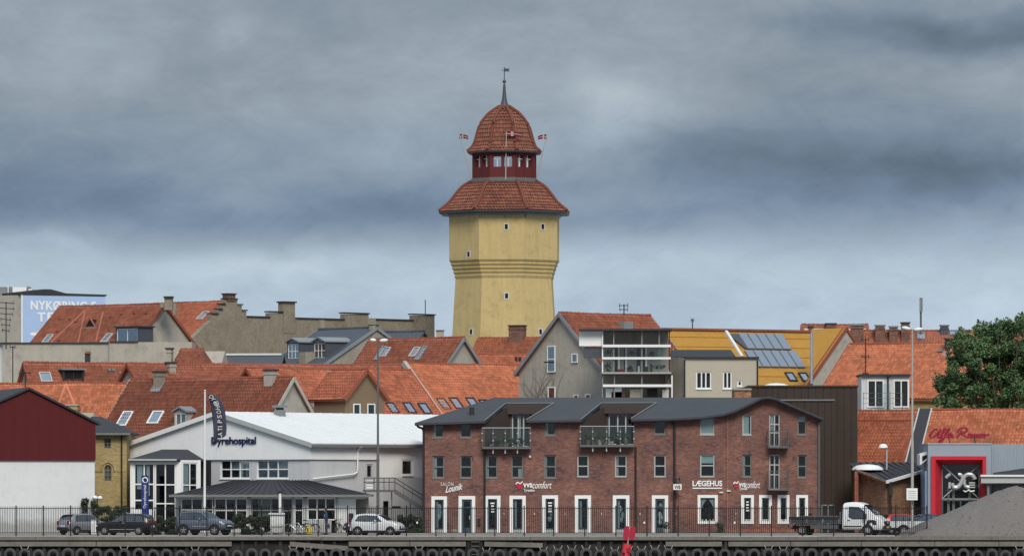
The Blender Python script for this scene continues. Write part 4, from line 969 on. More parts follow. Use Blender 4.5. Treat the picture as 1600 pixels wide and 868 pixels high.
# terraces
BY = 440.0
def bx(x0, x1, y0, y1, d0, d1, name, m_, parent=None): return MB().box(X(x0, BY), X(x1, BY), BY+d0, BY+d1, Z(y1, BY), Z(y0, BY)).build(name, M[m_], parent or bt)
bt = m1.o
bx(941, 1046, 516, 640, 3.0, 3.3, 'terrace_wall', 'plaster_grey'); bx(905, 1050, 513.5, 516.5, -.4, 3.4, 'terrace_roof', 'felt_dark')
bx(905, 940.5, 517, 540, .3, .4, 'end_panel', 'white'); bx(912, 940, 541.5, 559, .5, .6, 'end_glazing', 'slate')
for y0, y1 in ((538, 542), (557.5, 561)): bx(941, 1048, y0, y1, -.1, .05, 'rail_beam', 'white')
bx(940, 1049, 581, 583.5, -.3, 3.0, 'terrace_floor', 'concrete'); bx(942, 1049, 600, 604, -.1, .05, 'rail_beam', 'white'); bx(940, 1052, 640, 644, -.3, 3.0, 'terrace_floor', 'concrete')
for x_ in (941.5, 959, 1003, 1030): bx(x_-.9, x_+.9, 516, 582, 0.08, .16, 'post', 'grey_metal' if x_ > 945 else 'white')
for x_ in (941.5, 960, 1003): bx(x_-.9, x_+.9, 583, 640, .08, .16, 'post', 'grey_metal')
bx(1045, 1046.6, 518, 640, .0, .1, 'post', 'dark_metal'); bx(1049, 1051, 586, 640, -.1, .1, 'post', 'white')
for x0, x1, m_ in ((943, 958, 'glass_clear'), (960, 1002, 'glass_clear'), (1004, 1044, 'glass_clear')): bx(x0, x1, 561.5, 580.5, .0, .03, 'glass_panel', m_); bx(x0, x1, 542.5, 557, .0, .03, 'glass_panel', m_)
for x0, x1 in ((962, 970), (976, 980), (996, 1002), (1006, 1010)): bx(x0, x1, 542, 581, 2.9, 2.98, 'door_opening', 'shade_black')
for x0 in (966.5, 978, 1009.5): bx(x0, x0+3, 541, 581, 2.8, 2.9, 'door_frame', 'white')
for x0, y0 in ((988, 549), (1020, 550), (951, 548)): MB().lathe([(.02, 0), (.16, .05), (.2, .2), (.12, .32), (.02, .36)], 8, (X(x0, BY), BY+2.7, Z(y0+4, BY))).build('wall_basket', M['dark_metal'], bt, None, 50)
for x0, x1, h0, m_ in ((965, 977, 576, 'dark_red'), (980, 990, 577, 'bark'), (997, 1000, 571, 'white'), (1007, 1013, 572, 'felt_dark'), (1024, 1042, 576, 'plaster_beige'), (1016, 1020, 568, 'bark')): bx(x0, x1, h0, 581, .6, 1.1, 'terrace_pot', m_)
for x0, x1, h0, m_ in ((947, 958, 606, 'blind'), (956, 977, 611, 'brick_brown'), (961, 972, 604.5, 'white'), (985, 1002, 607, 'plaster_beige'), (1012, 1028, 606, 'shade_black'), (1036, 1046, 608, 'white')): bx(x0, x1, h0, 636, 1.6, 1.9, 'furniture', m_)
bx(1040, 1044, 584, 602, 1.0, 2.9, 'side_screen', 'stone_wall')
leaf = leaf_cloud([((X(1030, BY), BY+.9, Z(573, BY)), (.45, .3, .25)), ((X(985, BY), BY+.9, Z(575, BY)), (.3, .3, .2)), ((X(950, BY), BY+.9, Z(573, BY)), (.3, .3, .4))], 160, .2, rnd=rv); leaf.build('terrace_plants', M['leaf_dark'], bt)['kind'] = 'stuff'
m2 = House('gabled_house', 'small red roofed wing with white verge right of the terraces', 'L', 1020, 545, 452, 1046, -42, 42, 36, 'tile_red', 'plaster_beige', barge='white')

# beige annex
LY = 440.0
t = thing('beige_annex', 'beige rendered flat roofed annex with white barred windows', 'building', (X(1128, LY), LY, 0))
ops = [(1087.5, 1111.5, 580, 607, 3, 1), (1129.5, 1143.5, 580, 607, 2, 1), (1152, 1159.5, 594, 603, 1, 1)]
w = MB(); O = [(X(a, LY), X(b, LY), Z(d, LY), Z(c, LY)) for a, b, c, d, _, _ in ops]
wall_strips(w, X(1071, LY), X(1185, LY), 0, lambda u: Z(559.5, LY), [(a, b, c, d) for a, b, c, d in O], LY, .2)
w.box(X(1071, LY), X(1071, LY)+.3, LY+.003, LY+9, 0, Z(559.5, LY)); w.box(X(1185, LY)-.3, X(1185, LY), LY+.003, LY+9, 0, Z(559.5, LY)); w.build('wall', M['plaster_beige'], t)
for (a, b, c, d), o_ in zip(O, ops): window(t, I4, a, b, c, d, LY+.06, o_[4], o_[5], 'white', 'glass', .10, .10, sill='white')
MB().box(X(1070, LY), X(1186, LY), LY-.2, LY+9, Z(559.4, LY), Z(557, LY)).build('roof', M['felt_dark'], t)
MB().prism([P(1048, 557, LY+3), P(1150, 557, LY+3), P(1142, 546, LY+6), P(1050, 546, LY+6)], (0, 2, 0)).build('rear_roof', M['felt_dark'], t)
MB().prism([Vector((X(1046, LY), LY+3, 0)), Vector((X(1070.8, LY), LY+.5, 0)), P(1070.8, 559, LY+.5), P(1046, 557, LY+3)], (0, .4, 0)).build('side_wall', M['plaster_grey'], t)
MB().tube([P(1183.6, 562, LY-.12), P(1183.6, 640, LY-.12)], .06, 6).build('downpipe', M['dark_metal'], t)
MB().tube([P(1069.6, 562, LY-.05), P(1069.6, 640, LY-.05)], .06, 6).build('downpipe', M['dark_metal'], t)
# mustard roofs with solar panels
k1 = House('mustard_house', 'long mustard yellow roof carrying two rows of solar panels', 'L', 1015, 515.5, 468, 1268, -30, 41, 100, 'tile_mustard', 'plaster_beige', barge='lead', tiles=False, over=.1)
MB().box(-k1.h, k1.h, -.25, .2, k1.zr+.05, k1.zr+.22).build('ridge_tiles', M['tile_dark'], k1.roof, k1.fr)
for row in range(6):
    q = k1.dF*(.9 + row*1.25) + Vector((0, 0, k1.zr)) + k1.nF*.07; MB().bar(q + Vector((-k1.h, 0, 0)), q + Vector((k1.h, 0, 0)), .05, .06, up=k1.nF).build('sheet_lap', M['tile_mustard'], k1.roof, k1.fr)
a = k1.hit(1134, 518, .1); MB().bar(a, a + k1.dF*3.3, .25, .3, up=k1.nF).build('parapet_strip', M['white_wall'], k1.roof, k1.fr)
def panels(x0, x1, y0, y1, n, Y0=None):
    a = k1.hit(x0, y0, .14); b = k1.hit(x1, y0, .14); c = k1.hit(x0 + (y1-y0)*.57, y1, .14); L_ = b.x-a.x; D_ = (c-a).dot(k1.dF)
    for i in range(n):
        p = a + Vector((L_*i/n+.05, 0, 0)); wd = L_/n-.08
        fm = MB().prism([p, p + Vector((wd, 0, 0)), p + Vector((wd, 0, 0)) + k1.dF*D_, p + k1.dF*D_], k1.nF*.08).build('solar_panel', M['grey_metal'], k1.o, k1.fr)
        g_ = .05; p2 = p + k1.nF*.085 + Vector((g_, 0, 0)) + k1.dF*g_
        MB().prism([p2, p2 + Vector((wd-2*g_, 0, 0)), p2 + Vector((wd-2*g_, 0, 0)) + k1.dF*(D_-2*g_), p2 + k1.dF*(D_-2*g_)], k1.nF*.01).build('panel_glass', M['solar'], fm, k1.fr)
panels(1152, 1221, 521, 545, 5); panels(1162, 1242, 547.5, 573, 6)
a = k1.hit(1136, 522, .12); MB().prism([a, a + Vector((1.6, 0, 0)), a + Vector((1.6, 0, 0)) + k1.dF*1.7, a + Vector((.9, 0, 0)) + k1.dF*1.9], k1.nF*.1).build('roof_hatch', M['slate'], k1.o, k1.fr)
k1.skylight(1236, 588.5, .8, 1.1, 'felt_dark'); k1.skylight(1257, 589, .8, 1.1, 'felt_dark')
k2 = House('mustard_house', 'pale rendered gable with short mustard roof beside the solar panels', 'R', 1322, 512, 466, 1319, 42, 43, 105, 'tile_mustard', 'plaster_light', barge='ridge', tiles=False, over=.02, ridge=False)
kp = [k2.hit(1268, 514, .02), k2.hit(1321, 512, .02), k2.hit(1269, 585, .02), k2.hit(1268, 600, .02)]; MB().prism(kp, -k2.nF*.15).build('roof_wing', M['tile_mustard'], k2.roof, k2.fr)
MB().tube([P(1268, 520, 462), P(1268, 600, 458)], .11, 6).build('valley_gutter', M['lead'], k2.o)
MB().lathe([(.02, .34), (.55, .30), (.9, .18), (1.08, .05), (1.08, 0)], 20, (X(1213, 424), 424, Z(605, 424))).build('roof_dome', M['lamp_white'], k2.o, None, 60)
antenna(1082, 516, 498, 470, 'short rod antenna on the mustard roof ridge', 1, .3)

# right side: chimneys row and orange roofs
j0 = House('gabled_house', 'distant red roof with pale wall band above the mustard roof', 'L', 1256, 508, 540, 1352, 0, 40, 30, 'tile_red', 'white_wall', barge='ridge')
MB().box(-j0.h, j0.h, -j0.w*.35, -j0.w*.3, j0.zr-1.0, j0.zr-.32).build('wall_band', M['white_wall'], j0.o, j0.fr)
j1 = House('gabled_house', 'long red roof with a row of brick chimneys, upper right', 'L', 1335, 517.5, 505, 1640, 3, 42, 42, 'tile_red', 'brick_yellow', barge='ridge')
for x_, b_, t_, w_, cp in ((1339, 536, 506, 22, 'lead'), (1375, 534, 507, 16, 'lead'), (1396, 534, 509, 14, 'lead'), (1414.5, 531, 503, 14, 'felt_dark')): j1.chimney(x_, b_, t_, w_, .9, 'brick_brown', cp)
j1.chimney(1475.5, 519, 507, 14, .8, 'slate', 'lead')
j0.chimney(1298, 517, 504.5, 17, .9, 'brick_brown', 'felt_dark'); j0.chimney(1267, 516, 509, 7, .6, 'brick_brown', 'felt_dark')
j1.skylight(1439, 525, .7, .9, 'lead'); j1.skylight(1492, 520, .9, .7, 'lead')
t = thing('mobile_mast', 'slim telecom mast with grey panel antennas on the red roof, upper right', 'mast', P(1439, 520, 503)); a = P(1439, 522, 503)
MB().tube([P(1439, 522, 503), P(1438.5, 465, 503)], .09, 8).build('pole', M['steel'], t)
for dx in (-1.2, 1.6): MB().box(X(1438.8+dx-1.1, 503), X(1438.8+dx+1.1, 503), 502.7, 502.95, Z(487, 503), Z(466-dx*0.5, 503)).build('antenna_panel', M['grey_metal'], t)
i1 = House('gabled_house', 'large orange roof with grey dormer behind the right lamp post', 'L', 1331, 539, 452, 1660, 25, 32, 86, 'tile_bright', 'brick_yellow', barge='ridge')
i1.chimney(1482, 548, 528, 8, .55, 'felt_dark', 'felt_dark', lead=True)
p = i1.hit(1470, 549, .12); MB().box(p.x-.15, p.x+.15, p.y-.3, p.y+.2, p.z, p.z+.2).build('vent_tile', M['lead'], i1.roof, i1.fr)
# dormer terrace of that house
yq = -i1.w-.1; zt_ = None
DY = 438.0
d = MB().box(X(1346, DY), X(1421, DY), DY, DY+5, Z(645, DY), Z(587, DY)).build('wide_dormer', M['grey_panel'], i1.o)
MB().box(X(1344, DY), X(1423, DY), DY-.3, DY+5.2, Z(586.9, DY), Z(584, DY)).build('dormer_roof', M['felt_dark'], d)
for x0, x1, c_ in ((1355, 1381, 2), (1396, 1420, 2)): window(d, I4, X(x0, DY), X(x1, DY), Z(636, DY), Z(593, DY), DY-.09, c_, 1, 'white', 'glass', .10, .08, backing=False); MB().box(X(x0+1, DY), X(x1-1, DY), DY-.012, DY+.01, Z(635, DY), Z(594, DY)).build('recess_shade_panel', M['shade_black'], d)  # dark sheets on the dormer face paint the shade behind the glass
MB().tube([P(1387.5, 588, DY-.1), P(1387.5, 640, DY-.1)], .07, 6).build('downpipe', M['dark_metal'], d)
MB().box(X(1370, DY), X(1389, DY), DY-1.6, DY-1.52, Z(640, DY), Z(600, DY)).build('screen_panel', M['glass_clear'], d)
for x_ in (1347, 1370, 1388.5, 1408): MB().box(X(x_-.4, DY), X(x_+.4, DY), DY-1.6, DY-1.53, Z(642, DY), Z(613, DY)).build('rail_post', M['steel'], d)
for y_ in (614, 622, 630): MB().box(X(1347, DY), X(1408, DY), DY-1.66, DY-1.61, Z(y_+.6, DY), Z(y_, DY)).build('rail', M['steel'], d)
MB().box(X(1342, DY), X(1410, DY), DY-1.8, DY, Z(645, DY), Z(641, DY)).build('terrace_floor', M['concrete'], d)
hh = House('gabled_house', 'orange roof low behind the brick workshop and dark clad block', 'R', 1455, 642, 426, 1318, 28, 45, 92, 'tile_orange', 'brick_yellow', barge='lead')
a = hh.hit(1345, 657, .12); b = hh.hit(1440, 657, .12); MB().bar((-hh.h, a.y, a.z), (hh.h, a.y, a.z), .12, .14).build('snow_guard', M['ridge'], hh.roof, hh.fr)
antenna(1352.5, 642, 528, 447, 'tall thin antenna with small cross rods before the orange roof', 3, .7)
# ================================================================ red clad shed, far left
t = thing('red_clad_shed', 'shed with dark red ribbed gable over a white wall, far left', 'shed', (X(148, 400), 400, 0), R(15)); fr = WM[t.name]
W_ = -fhit(fr, -70, 700).x; zs = fhit(fr, 148, 718).z; ze = fhit(fr, 148, 661).z; pk = fhit(fr, 45, 609)
MB().box(-W_, 0, 0, 22, 0, zs-.004).build('lower_wall', M['white_wall'], t, fr)
ztop = lambda u: interp(u, [(-W_, ze+.1), (pk.x, pk.z), (0, ze)])
c = MB(); n = int(W_/.155)
for i in range(n):
    a = -W_ + W_*i/n; b = -W_ + W_*(i+1)/n; s_ = (b-a)
    xs = [a, a+s_*.18, a+s_*.5, a+s_*.68]; ys = [-.09, -.045, -.045, -.09]; xs.append(b); ys.append(-.09)
    for (u0, v0), (u1, v1) in zip(zip(xs, ys), zip(xs[1:], ys[1:])): c.quad((u0, v0, zs), (u1, v1, zs), (u1, v1, ztop(u1)), (u0, v0, ztop(u0)))
o = c.build('ribbed_cladding', M['red_clad'], t, fr); o['kind'] = 'stuff'
MB().prism([(-W_, -.02, zs), (0, -.02, zs), (0, -.02, ze), (pk.x, -.02, pk.z), (-W_, -.02, ze+.1)], (0, 22, 0)).build('gable', M['red_clad'], t, fr)
MB().box(-W_, .03, -.12, -.025, zs-.06, zs+.02).build('drip_edge', M['red_clad'], t, fr)
MB().box(-.02, .05, -.11, .25, zs+.03, ze).build('corner_trim', M['red_clad'], t, fr)
r_ = MB()
for (a, b) in (((-W_-.4, ze-.1), (pk.x, pk.z+.05)), ((pk.x, pk.z+.05), (.35, ze-.12))):
    r_.prism([(a[0], -.25, a[1]), (b[0], -.25, b[1]), (b[0], -.25, b[1]+.16), (a[0], -.25, a[1]+.16)], (0, 22.6, 0))
r_.build('roof', M['felt_dark'], t, fr)

# ================================================================ yellow brick house beside it
Y = 410.0
t = thing('yellow_brick_house', 'narrow yellow brick house with dark hipped roof and arched window', 'house', (X(175, Y), Y, 0))
ops = [(162.5, 173.5, 684, 700), (162.8, 174.2, 733, 751)]
O = [(X(a, Y), X(b, Y), Z(d, Y), Z(c, Y)) for a, b, c, d in ops]
# arched window: upper half-round is cut as stepped strips
w = MB(); ax, ar, az = X(168.5, Y), (X(174.2, Y)-X(162.8, Y))/2, Z(733, Y)
strips = []
for i in range(8):
    u0 = ax-ar+2*ar*i/8; u1 = ax-ar+2*ar*(i+1)/8; um = (u0+u1)/2-ax; strips.append((u0, u1, az, az+math.sqrt(max(0, ar*ar-um*um))*1.35))
wall_strips(w, X(146, Y), X(198, Y), 0, lambda u: Z(675, Y), [O[0], O[1]], Y, .22)
w2 = MB()
w.v, w.f = [], []
big = O[1][:3] + (az+ar*1.35,)
wall_strips(w, X(120, Y), X(198, Y), 0, lambda u: Z(675, Y), [O[0], big], Y, .22)
for (u0, u1, z0, z1) in strips: w.quad((u0, Y, z1), (u1, Y, z1), (u1, Y, big[3]), (u0, Y, big[3])); w.quad((u0, Y, z1), (u1, Y, z1), (u1, Y+.22, z1), (u0, Y+.22, z1))
w.box(X(120, Y), X(198, Y), Y+.25, Y+9, 0, Z(676, Y)); w.build('wall', M['brick_yellow'], t)
window(t, I4, *O[0], Y+.08, 2, 2, 'win_grey', 'glass', .06, .05, backing=False); window(t, I4, *big, Y+.1, 2, 3, 'win_grey', 'glass', .05, .045, backing=False)
arc = [(ax + (ar+.22)*math.cos(math.pi*i/12), Y-.03, az-.1 + (ar+.22)*1.35*math.sin(math.pi*i/12)) for i in range(13)]
MB().tube(arc, .07, 5).build('arch_moulding', M['brick_yellow'], t)
for y_ in (688, 735): 
    for a, b in ((146, 161), (176, 198)): MB().box(X(a, Y), X(b, Y), Y-.05, Y+.003, Z(y_+1, Y), Z(y_-.8, Y)).build('string_course', M['brick_yellow'], t)
r_ = MB(); za = Z(675.5, Y); xa, xb = X(118, Y), X(204.5, Y); ap = (X(150, Y), Y+5, Z(650, Y+5)); ap2 = (X(135, Y), Y+5, Z(650, Y+5))
r_.add([(xa, Y-.5, za), (xb, Y-.5, za), (xb, Y+9.5, za), (xa, Y+9.5, za), ap2, ap, (xa, Y-.5, za-.13), (xb, Y-.5, za-.13), (xb, Y+9.5, za-.13), (xa, Y+9.5, za-.13)], [(0, 1, 5, 4), (1, 2, 5), (2, 3, 4, 5), (3, 0, 4), (0, 6, 7, 1), (1, 7, 8, 2), (2, 8, 9, 3), (3, 9, 6, 0), (6, 9, 8, 7)]); r_.build('roof', M['felt_dark'], t)
MB().box(X(150, Y), X(204.6, Y), Y-.62, Y-.51, za-.16, za-.02).build('gutter', M['win_grey'], t)
MB().tube([P(190, 679, Y-.1), P(190, 833, Y-.1)], .06, 6).build('downpipe', M['dark_metal'], t)

# ================================================================ white animal clinic
CY = 402.0; cx = X(484.5, CY)
t = thing('animal_clinic', 'white clinic building with gable front, white roof and glazed porch', 'building', (cx, CY, 0), R(-40)); fr = WM[t.name]; clinic = t
sfr = TR(cx, CY, 0, R(50))
W_ = -fhit(fr, 202, 720).x; SL = 34.0
ze = fhit(fr, 484.5, 692).z; pk = fhit(fr, 355, 646); zb = Z(717, CY)
gt = lambda u: interp(u, [(-W_, ze), (-W_/2, pk.z), (0, ze)])
ops = [(344, 390, 718.5, 747), (401, 450.5, 718.5, 747)]; O = []
for a, b, c_, d_ in ops: p = fhit(fr, a, c_); q = fhit(fr, b, d_); O.append((p.x, q.x, (q.z+fhit(fr, a, d_).z)/2, zb-.03))
w = MB(); wall_strips(w, -W_, 0, 0, lambda u: zb+.1, O, 0, .2); w.build('wall', M['grey_panel'], t, fr)
for o_ in O: window(t, fr, *o_, .06, 3, 2, 'white', 'glass', .09, .08, .1, sill='white', curtain=[(0.36, .62, .5, 1, 'blind'), (.7, 1, .5, 1, 'blind')] if o_ is O[0] else [(.7, .98, .55, 1, 'curtain')])
w = MB(); w.prism([(-W_, -.14, zb), (0.12, -.14, zb), (0.12, -.14, ze-.05), (-W_/2, -.14, pk.z-.1), (-W_, -.14, ze-.05)], (0, .3, 0)); w.build('gable_band', M['white_panel'], t, fr)
# vertical sheet joints of the grey cladding
for i in range(1, 22):
    u = -W_*i/22
    if any(a-.1 < u < b+.1 for a, b, _, _ in O): continue
    MB().box(u-.012, u+.012, -.012, .003, 0, zb).build('sheet_joint', M['win_light'], t, fr)
# long side facing the brick building
u590 = fhit(sfr, 592, 720).x; zw = fhit(sfr, 640, 745).z
p = fhit(sfr, 573, 718); q = fhit(sfr, 582.5, 746); dr = (p.x, q.x, q.z, p.z-.3); p = fhit(sfr, 627.5, 717); q = fhit(sfr, 645, 742); wn_ = (p.x, q.x, q.z, p.z)
w = MB(); wall_strips(w, 0, u590, 0, lambda u: zb+.1, [dr], 0, .2); w.build('side_wall', M['grey_panel'], t, sfr)
w = MB(); wall_strips(w, u590, SL, 0, lambda u: ze, [wn_], -.03, .2); w.build('side_wall', M['white_panel'], t, sfr)
MB().box(0.0, u590-.01, -.12, .15, zb, ze).build('side_band', M['white_panel'], t, sfr)
MB().box(u590, SL, -.045, -.025, 0, zw).build('plinth_sheet', M['grey_panel'], t, sfr)
window(t, sfr, *wn_, .02, 1, 1, 'white', 'glass', .12, .06, .1, sill='white'); window(t, sfr, *dr, .04, 1, 1, 'win_light', 'glass', .10, .05, .1, name='door')
MB().box(-W_, -W_+.25, .2, SL, 0, ze).build('rear_side_wall', M['grey_panel'], t, fr)
MB().box(-W_+.3, -.02, SL-.3, SL, 0, ze).build('rear_wall', M['grey_panel'], t, fr)
r_ = MB(); mid = -W_/2
for sg, (a, b) in enumerate((((-W_-.35, ze-.12), (mid, pk.z+.02)), ((mid, pk.z+.02), (.45, ze-.14)))):
    r_.prism([(a[0], -.35, a[1]), (b[0], -.35, b[1]), (b[0], -.35, b[1]+.16), (a[0], -.35, a[1]+.16)], (0, SL+.6, 0))
ro = r_.build('roof', M['white_roof'], t, fr)
for sg, (a, b) in enumerate((((-W_-.36, ze-.16), (mid, pk.z-.02)), ((mid, pk.z-.02), (.46, ze-.18)))):
    MB().prism([(a[0], -.42, a[1]-.12), (b[0], -.42, b[1]-.12), (b[0], -.42, b[1]+.21), (a[0], -.42, a[1]+.21)], (0, .065, 0)).build('verge_board', M['white'] if sg == 0 else M['win_light'], ro, fr)
MB().box(.45, .56, -.35, SL+.2, ze-.26, ze-.05).build('gutter', M['win_grey'], t, fr)
for i in range(1, 30):                                 # sheet seams on the long slope
    v_ = -.3 + SL*i/30; MB().bar((mid, v_, pk.z+.19), (.45, v_, ze+.03), .05, .04).build('roof_seam', M['white_roof'], ro, fr)
# roof vent box
p = Vector((mid+1.0, 5.5, 0)); MB().box(p.x-.3, p.x+.3, p.y-.3, p.y+.3, pk.z-.5, pk.z+.35).build('vent_box', M['lead'], ro, fr); MB().box(p.x-.4, p.x+.4, p.y-.4, p.y+.4, pk.z+.5, pk.z+.68).build('vent_cap', M['lead'], ro, fr); MB().box(p.x-.2, p.x+.2, p.y-.2, p.y+.2, pk.z+.35, pk.z+.5).build('vent_neck', M['dark_metal'], ro, fr)
p = fhit(sfr, 555.5, 694); q = fhit(sfr, 555.5, 737); e_ = fhit(sfr, 484.5, 747.5)
MB().tube([(p.x, -.55, ze-.2), (p.x, -.22, ze-.5), (p.x, -.2, q.z+.2), (p.x-.08, -.2, q.z), (p.x-.35, -.2, q.z-.14), (e_.x+.05, -.2, e_.z)], .065, 8).build('drainpipe', M['white'], t, sfr, 40)
a = fhit(fr, 334, 694.5); b = fhit(fr, 402.5, 683.5)
a = fhit(fr, 333.5, 697); b = fhit(fr, 402.5, 681.5); text('Dyrehospital', t, fr, a.x, b.x, a.z, b.z, -.145, 'navy', .10, bold=.0, spacing=.95)

# glazed porch, left
PY = 405.0
def pb(x0, x1, y0, y1, d0, d1, name, m_, par=None): return MB().box(X(x0, PY), X(x1, PY), PY+d0, PY+d1, Z(y1, PY), Z(y0, PY)).build(name, M[m_], par or clinic)
pb(203.5, 209, 718, 833, 0, .25, 'porch_post', 'white'); pb(274.8, 283, 718, 833, 0, .3, 'porch_post', 'white')
pb(209, 275, 718, 723, .03, .25, 'porch_head', 'white'); pb(209, 241, 797, 833, .04, .2, 'porch_panel', 'white_panel')
window(clinic, I4, X(209, PY), X(241.5, PY), Z(797, PY), Z(723, PY), PY+.06, 2, 1, 'white', 'glass', .10, .10, rowfr=(.2, .56), backing=False, curtain=[(.1, .4, .45, .98, 'blind'), (.62, .8, .3, .98, 'curtain')])
window(clinic, I4, X(242, PY), X(274.6, PY), Z(832, PY), Z(723, PY), PY+.06, 2, 1, 'white', 'glass', .09, .09, name='porch_door', rowfr=(.42, .7), backing=False)
cf = TR(X(283, PY), PY+.05, 0, R(38)); e_ = fhit(cf, 313.5, 750).x; z0, z1 = Z(833, PY), Z(718, PY)
MB().box(0, .12, .003, .2, 0, z1).build('porch_post', M['white'], clinic, cf); MB().box(e_-.25, e_, .003, .2, 0, z1).build('porch_post', M['white_panel'], clinic, cf); MB().box(.12, e_-.25, .003, .18, Z(722, PY), z1).build('porch_head', M['white'], clinic, cf); MB().box(.12, e_-.25, .003, .18, 0, Z(792, PY)).build('porch_panel', M['white_panel'], clinic, cf)
window(clinic, cf, .12, e_-.25, Z(792, PY), Z(722, PY), .04, 2, 1, 'white', 'glass', .09, .08, rowfr=(.5,), backing=False, curtain=[(.03, .45, .05, .98, 'blind')])
MB().box(X(203.5, PY), X(203.5, PY)+.2, PY+.25, PY+7, 0, Z(718, PY)).build('porch_side', M['white_panel'], clinic)
MB().box(X(206, PY), X(330, PY), PY+3.2, PY+3.4, 0, Z(719, PY)).build('porch_back', M['shade_black'], clinic)
r_ = MB(); za = Z(717, PY-.3); tz = Z(701.5, PY+3); xa, xb = X(200.5, PY-.3), X(277, PY-.3); xc = X(317, PY+2.2)
pts = [(xa, PY-.35, za), (xb, PY-.35, za), (xc, PY+2.3, za), (xc, PY+7, za), (xa, PY+7, za), (X(253, PY+3), PY+3, tz), (X(292, PY+3.5), PY+3.5, tz), (X(292, PY+3), PY+7, tz), (X(253, PY+3), PY+7, tz)]
n = len(pts); r_.add(pts + [(p_[0], p_[1], p_[2]-.14) for p_ in pts[:5]], [(0, 1, 6, 5), (1, 2, 6), (2, 3, 7, 6), (4, 0, 5, 8), (5, 6, 7, 8), (0, 9, 10, 1), (1, 10, 11, 2), (2, 11, 12, 3), (4, 13, 9, 0), (9, 13, 12, 11, 10)])
r_.build('porch_roof', M['felt_dark'], clinic)
pb(201, 276.5, 716.4, 719, -.45, -.36, 'gutter', 'win_light')

# low annex with dark lean-to roof
AY = 398.0
def ab(x0, x1, y0, y1, d0, d1, name, m_, par=None): return MB().box(X(x0, AY), X(x1, AY), AY+d0, AY+d1, Z(y1, AY), Z(y0, AY)).build(name, M[m_], par or clinic)
r_ = MB(); ey, ty = AY-.8, AY+3.6; za = Z(772.5, ey); tz = Z(750, ty)
xl, xr = X(264, ey), X(581, ey); tl_, tr_ = X(363, ty), X(484, ty)
r_.add([(xl, ey, za), (xr, ey, za), (tr_, ty, tz), (tl_, ty, tz), (xr, ty+1, za), (xl, ty+5, za), (tl_, ty+5, tz), (tr_, ty+.8, tz), (xl, ey, za-.1), (xr, ey, za-.1), (xr, ty+1, za-.1), (xl, ty+5, za-.1)],
       [(0, 1, 2, 3), (1, 4, 7, 2), (5, 0, 3, 6), (3, 2, 7, 6), (0, 8, 9, 1), (1, 9, 10, 4), (5, 11, 8, 0), (8, 11, 10, 9)]); r_.build('annex_roof', M['felt_dark'], clinic)
nn = 26
for i in range(1, nn):                                   # standing seams
    f_ = i/nn; a = Vector((xl + (xr-xl)*f_, ey, za+.03)); b = Vector((tl_ + (tr_-tl_)*f_, ty, tz+.03)); MB().bar(a, b, .05, .06).build('roof_seam', M['felt_dark'], clinic)
MB().box(xl, xr, ey-.1, ey-.003, za-.14, za+.02).build('annex_gutter', M['win_grey'], clinic)
for a, b in ((336, 386), (392, 440), (441, 456), (458, 474), (480, 524), (528, 575), (272, 334)): ab(a, b, 774.6, 777.2, -.05, .1, 'fascia', 'white')
ab(283, 574, 776.8, 779, .1, .3, 'head_beam', 'grey_panel')
window(clinic, I4, X(283, AY), X(333, AY), Z(812, AY), Z(778, AY), AY+.05, 3, 1, 'white', 'glass', .06, .06, rowfr=(.48,), backing=False)
window(clinic, I4, X(335, AY), X(387, AY), Z(822, AY), Z(777.5, AY), AY+.02, 3, 1, 'white', 'glass', .09, .09, rowfr=(.58,), backing=False)
window(clinic, I4, X(392.5, AY), X(439, AY), Z(822, AY), Z(777.5, AY), AY+.3, 3, 1, 'win_light', 'glass', .07, .07, rowfr=(.58,), backing=False)
ab(402.5, 425, 779, 822, .6, .7, 'inner_door', 'plaster_beige')
window(clinic, I4, X(441, AY), X(456.5, AY), Z(832, AY), Z(777.5, AY), AY+.3, 1, 1, 'win_light', 'glass', .07, .07, name='annex_door', rowfr=(.65,), backing=False)
window(clinic, I4, X(460, AY), X(474, AY), Z(822, AY), Z(777.5, AY), AY+.05, 1, 1, 'white', 'glass', .07, .07, rowfr=(.58,), backing=False)
window(clinic, I4, X(480, AY), X(524.5, AY), Z(812, AY), Z(777, AY), AY+.02, 3, 1, 'white', 'glass', .09, .09, rowfr=(.48,), backing=False)
ab(480, 518, 812.5, 833, .05, .2, 'annex_panel', 'grey_panel'); ab(283, 386, 822.5, 833, .06, .2, 'annex_panel', 'white_panel'); ab(392, 440, 822.5, 833, .36, .5, 'annex_panel', 'white_panel'); ab(460, 474, 822.5, 833, .06, .2, 'annex_panel', 'white_panel')
for a, b in ((386.8, 392), (474.2, 480), (456.6, 460), (524.6, 527.5)): ab(a, b, 777, 833, -.02, .25, 'annex_post', 'win_light')
ab(527.6, 556, 778, 833, .12, .4, 'annex_wall', 'white_panel'); ab(556, 575, 778, 833, 1.6, 1.8, 'annex_wall', 'plaster_grey'); ab(573, 575, 778, 833, .0, .15, 'annex_post', 'plaster_grey')
ab(283, 574, 776, 833, 3.0, 3.2, 'annex_back', 'shade_black')
ab(545, 552.5, 801, 815, -.1, .1, 'wall_box', 'dark_metal')
MB().tube([P(437.5, 800, AY-1), P(437.5, 769.5, AY-1)], .10, 10).build('flue_pipe', M['white'], clinic, None, 40); MB().lathe([(.12, 0), (.16, .05), (.16, .14), (.02, .18)], 10, P(437.5, 770, AY-1)).build('flue_cap', M['dark_metal'], clinic)

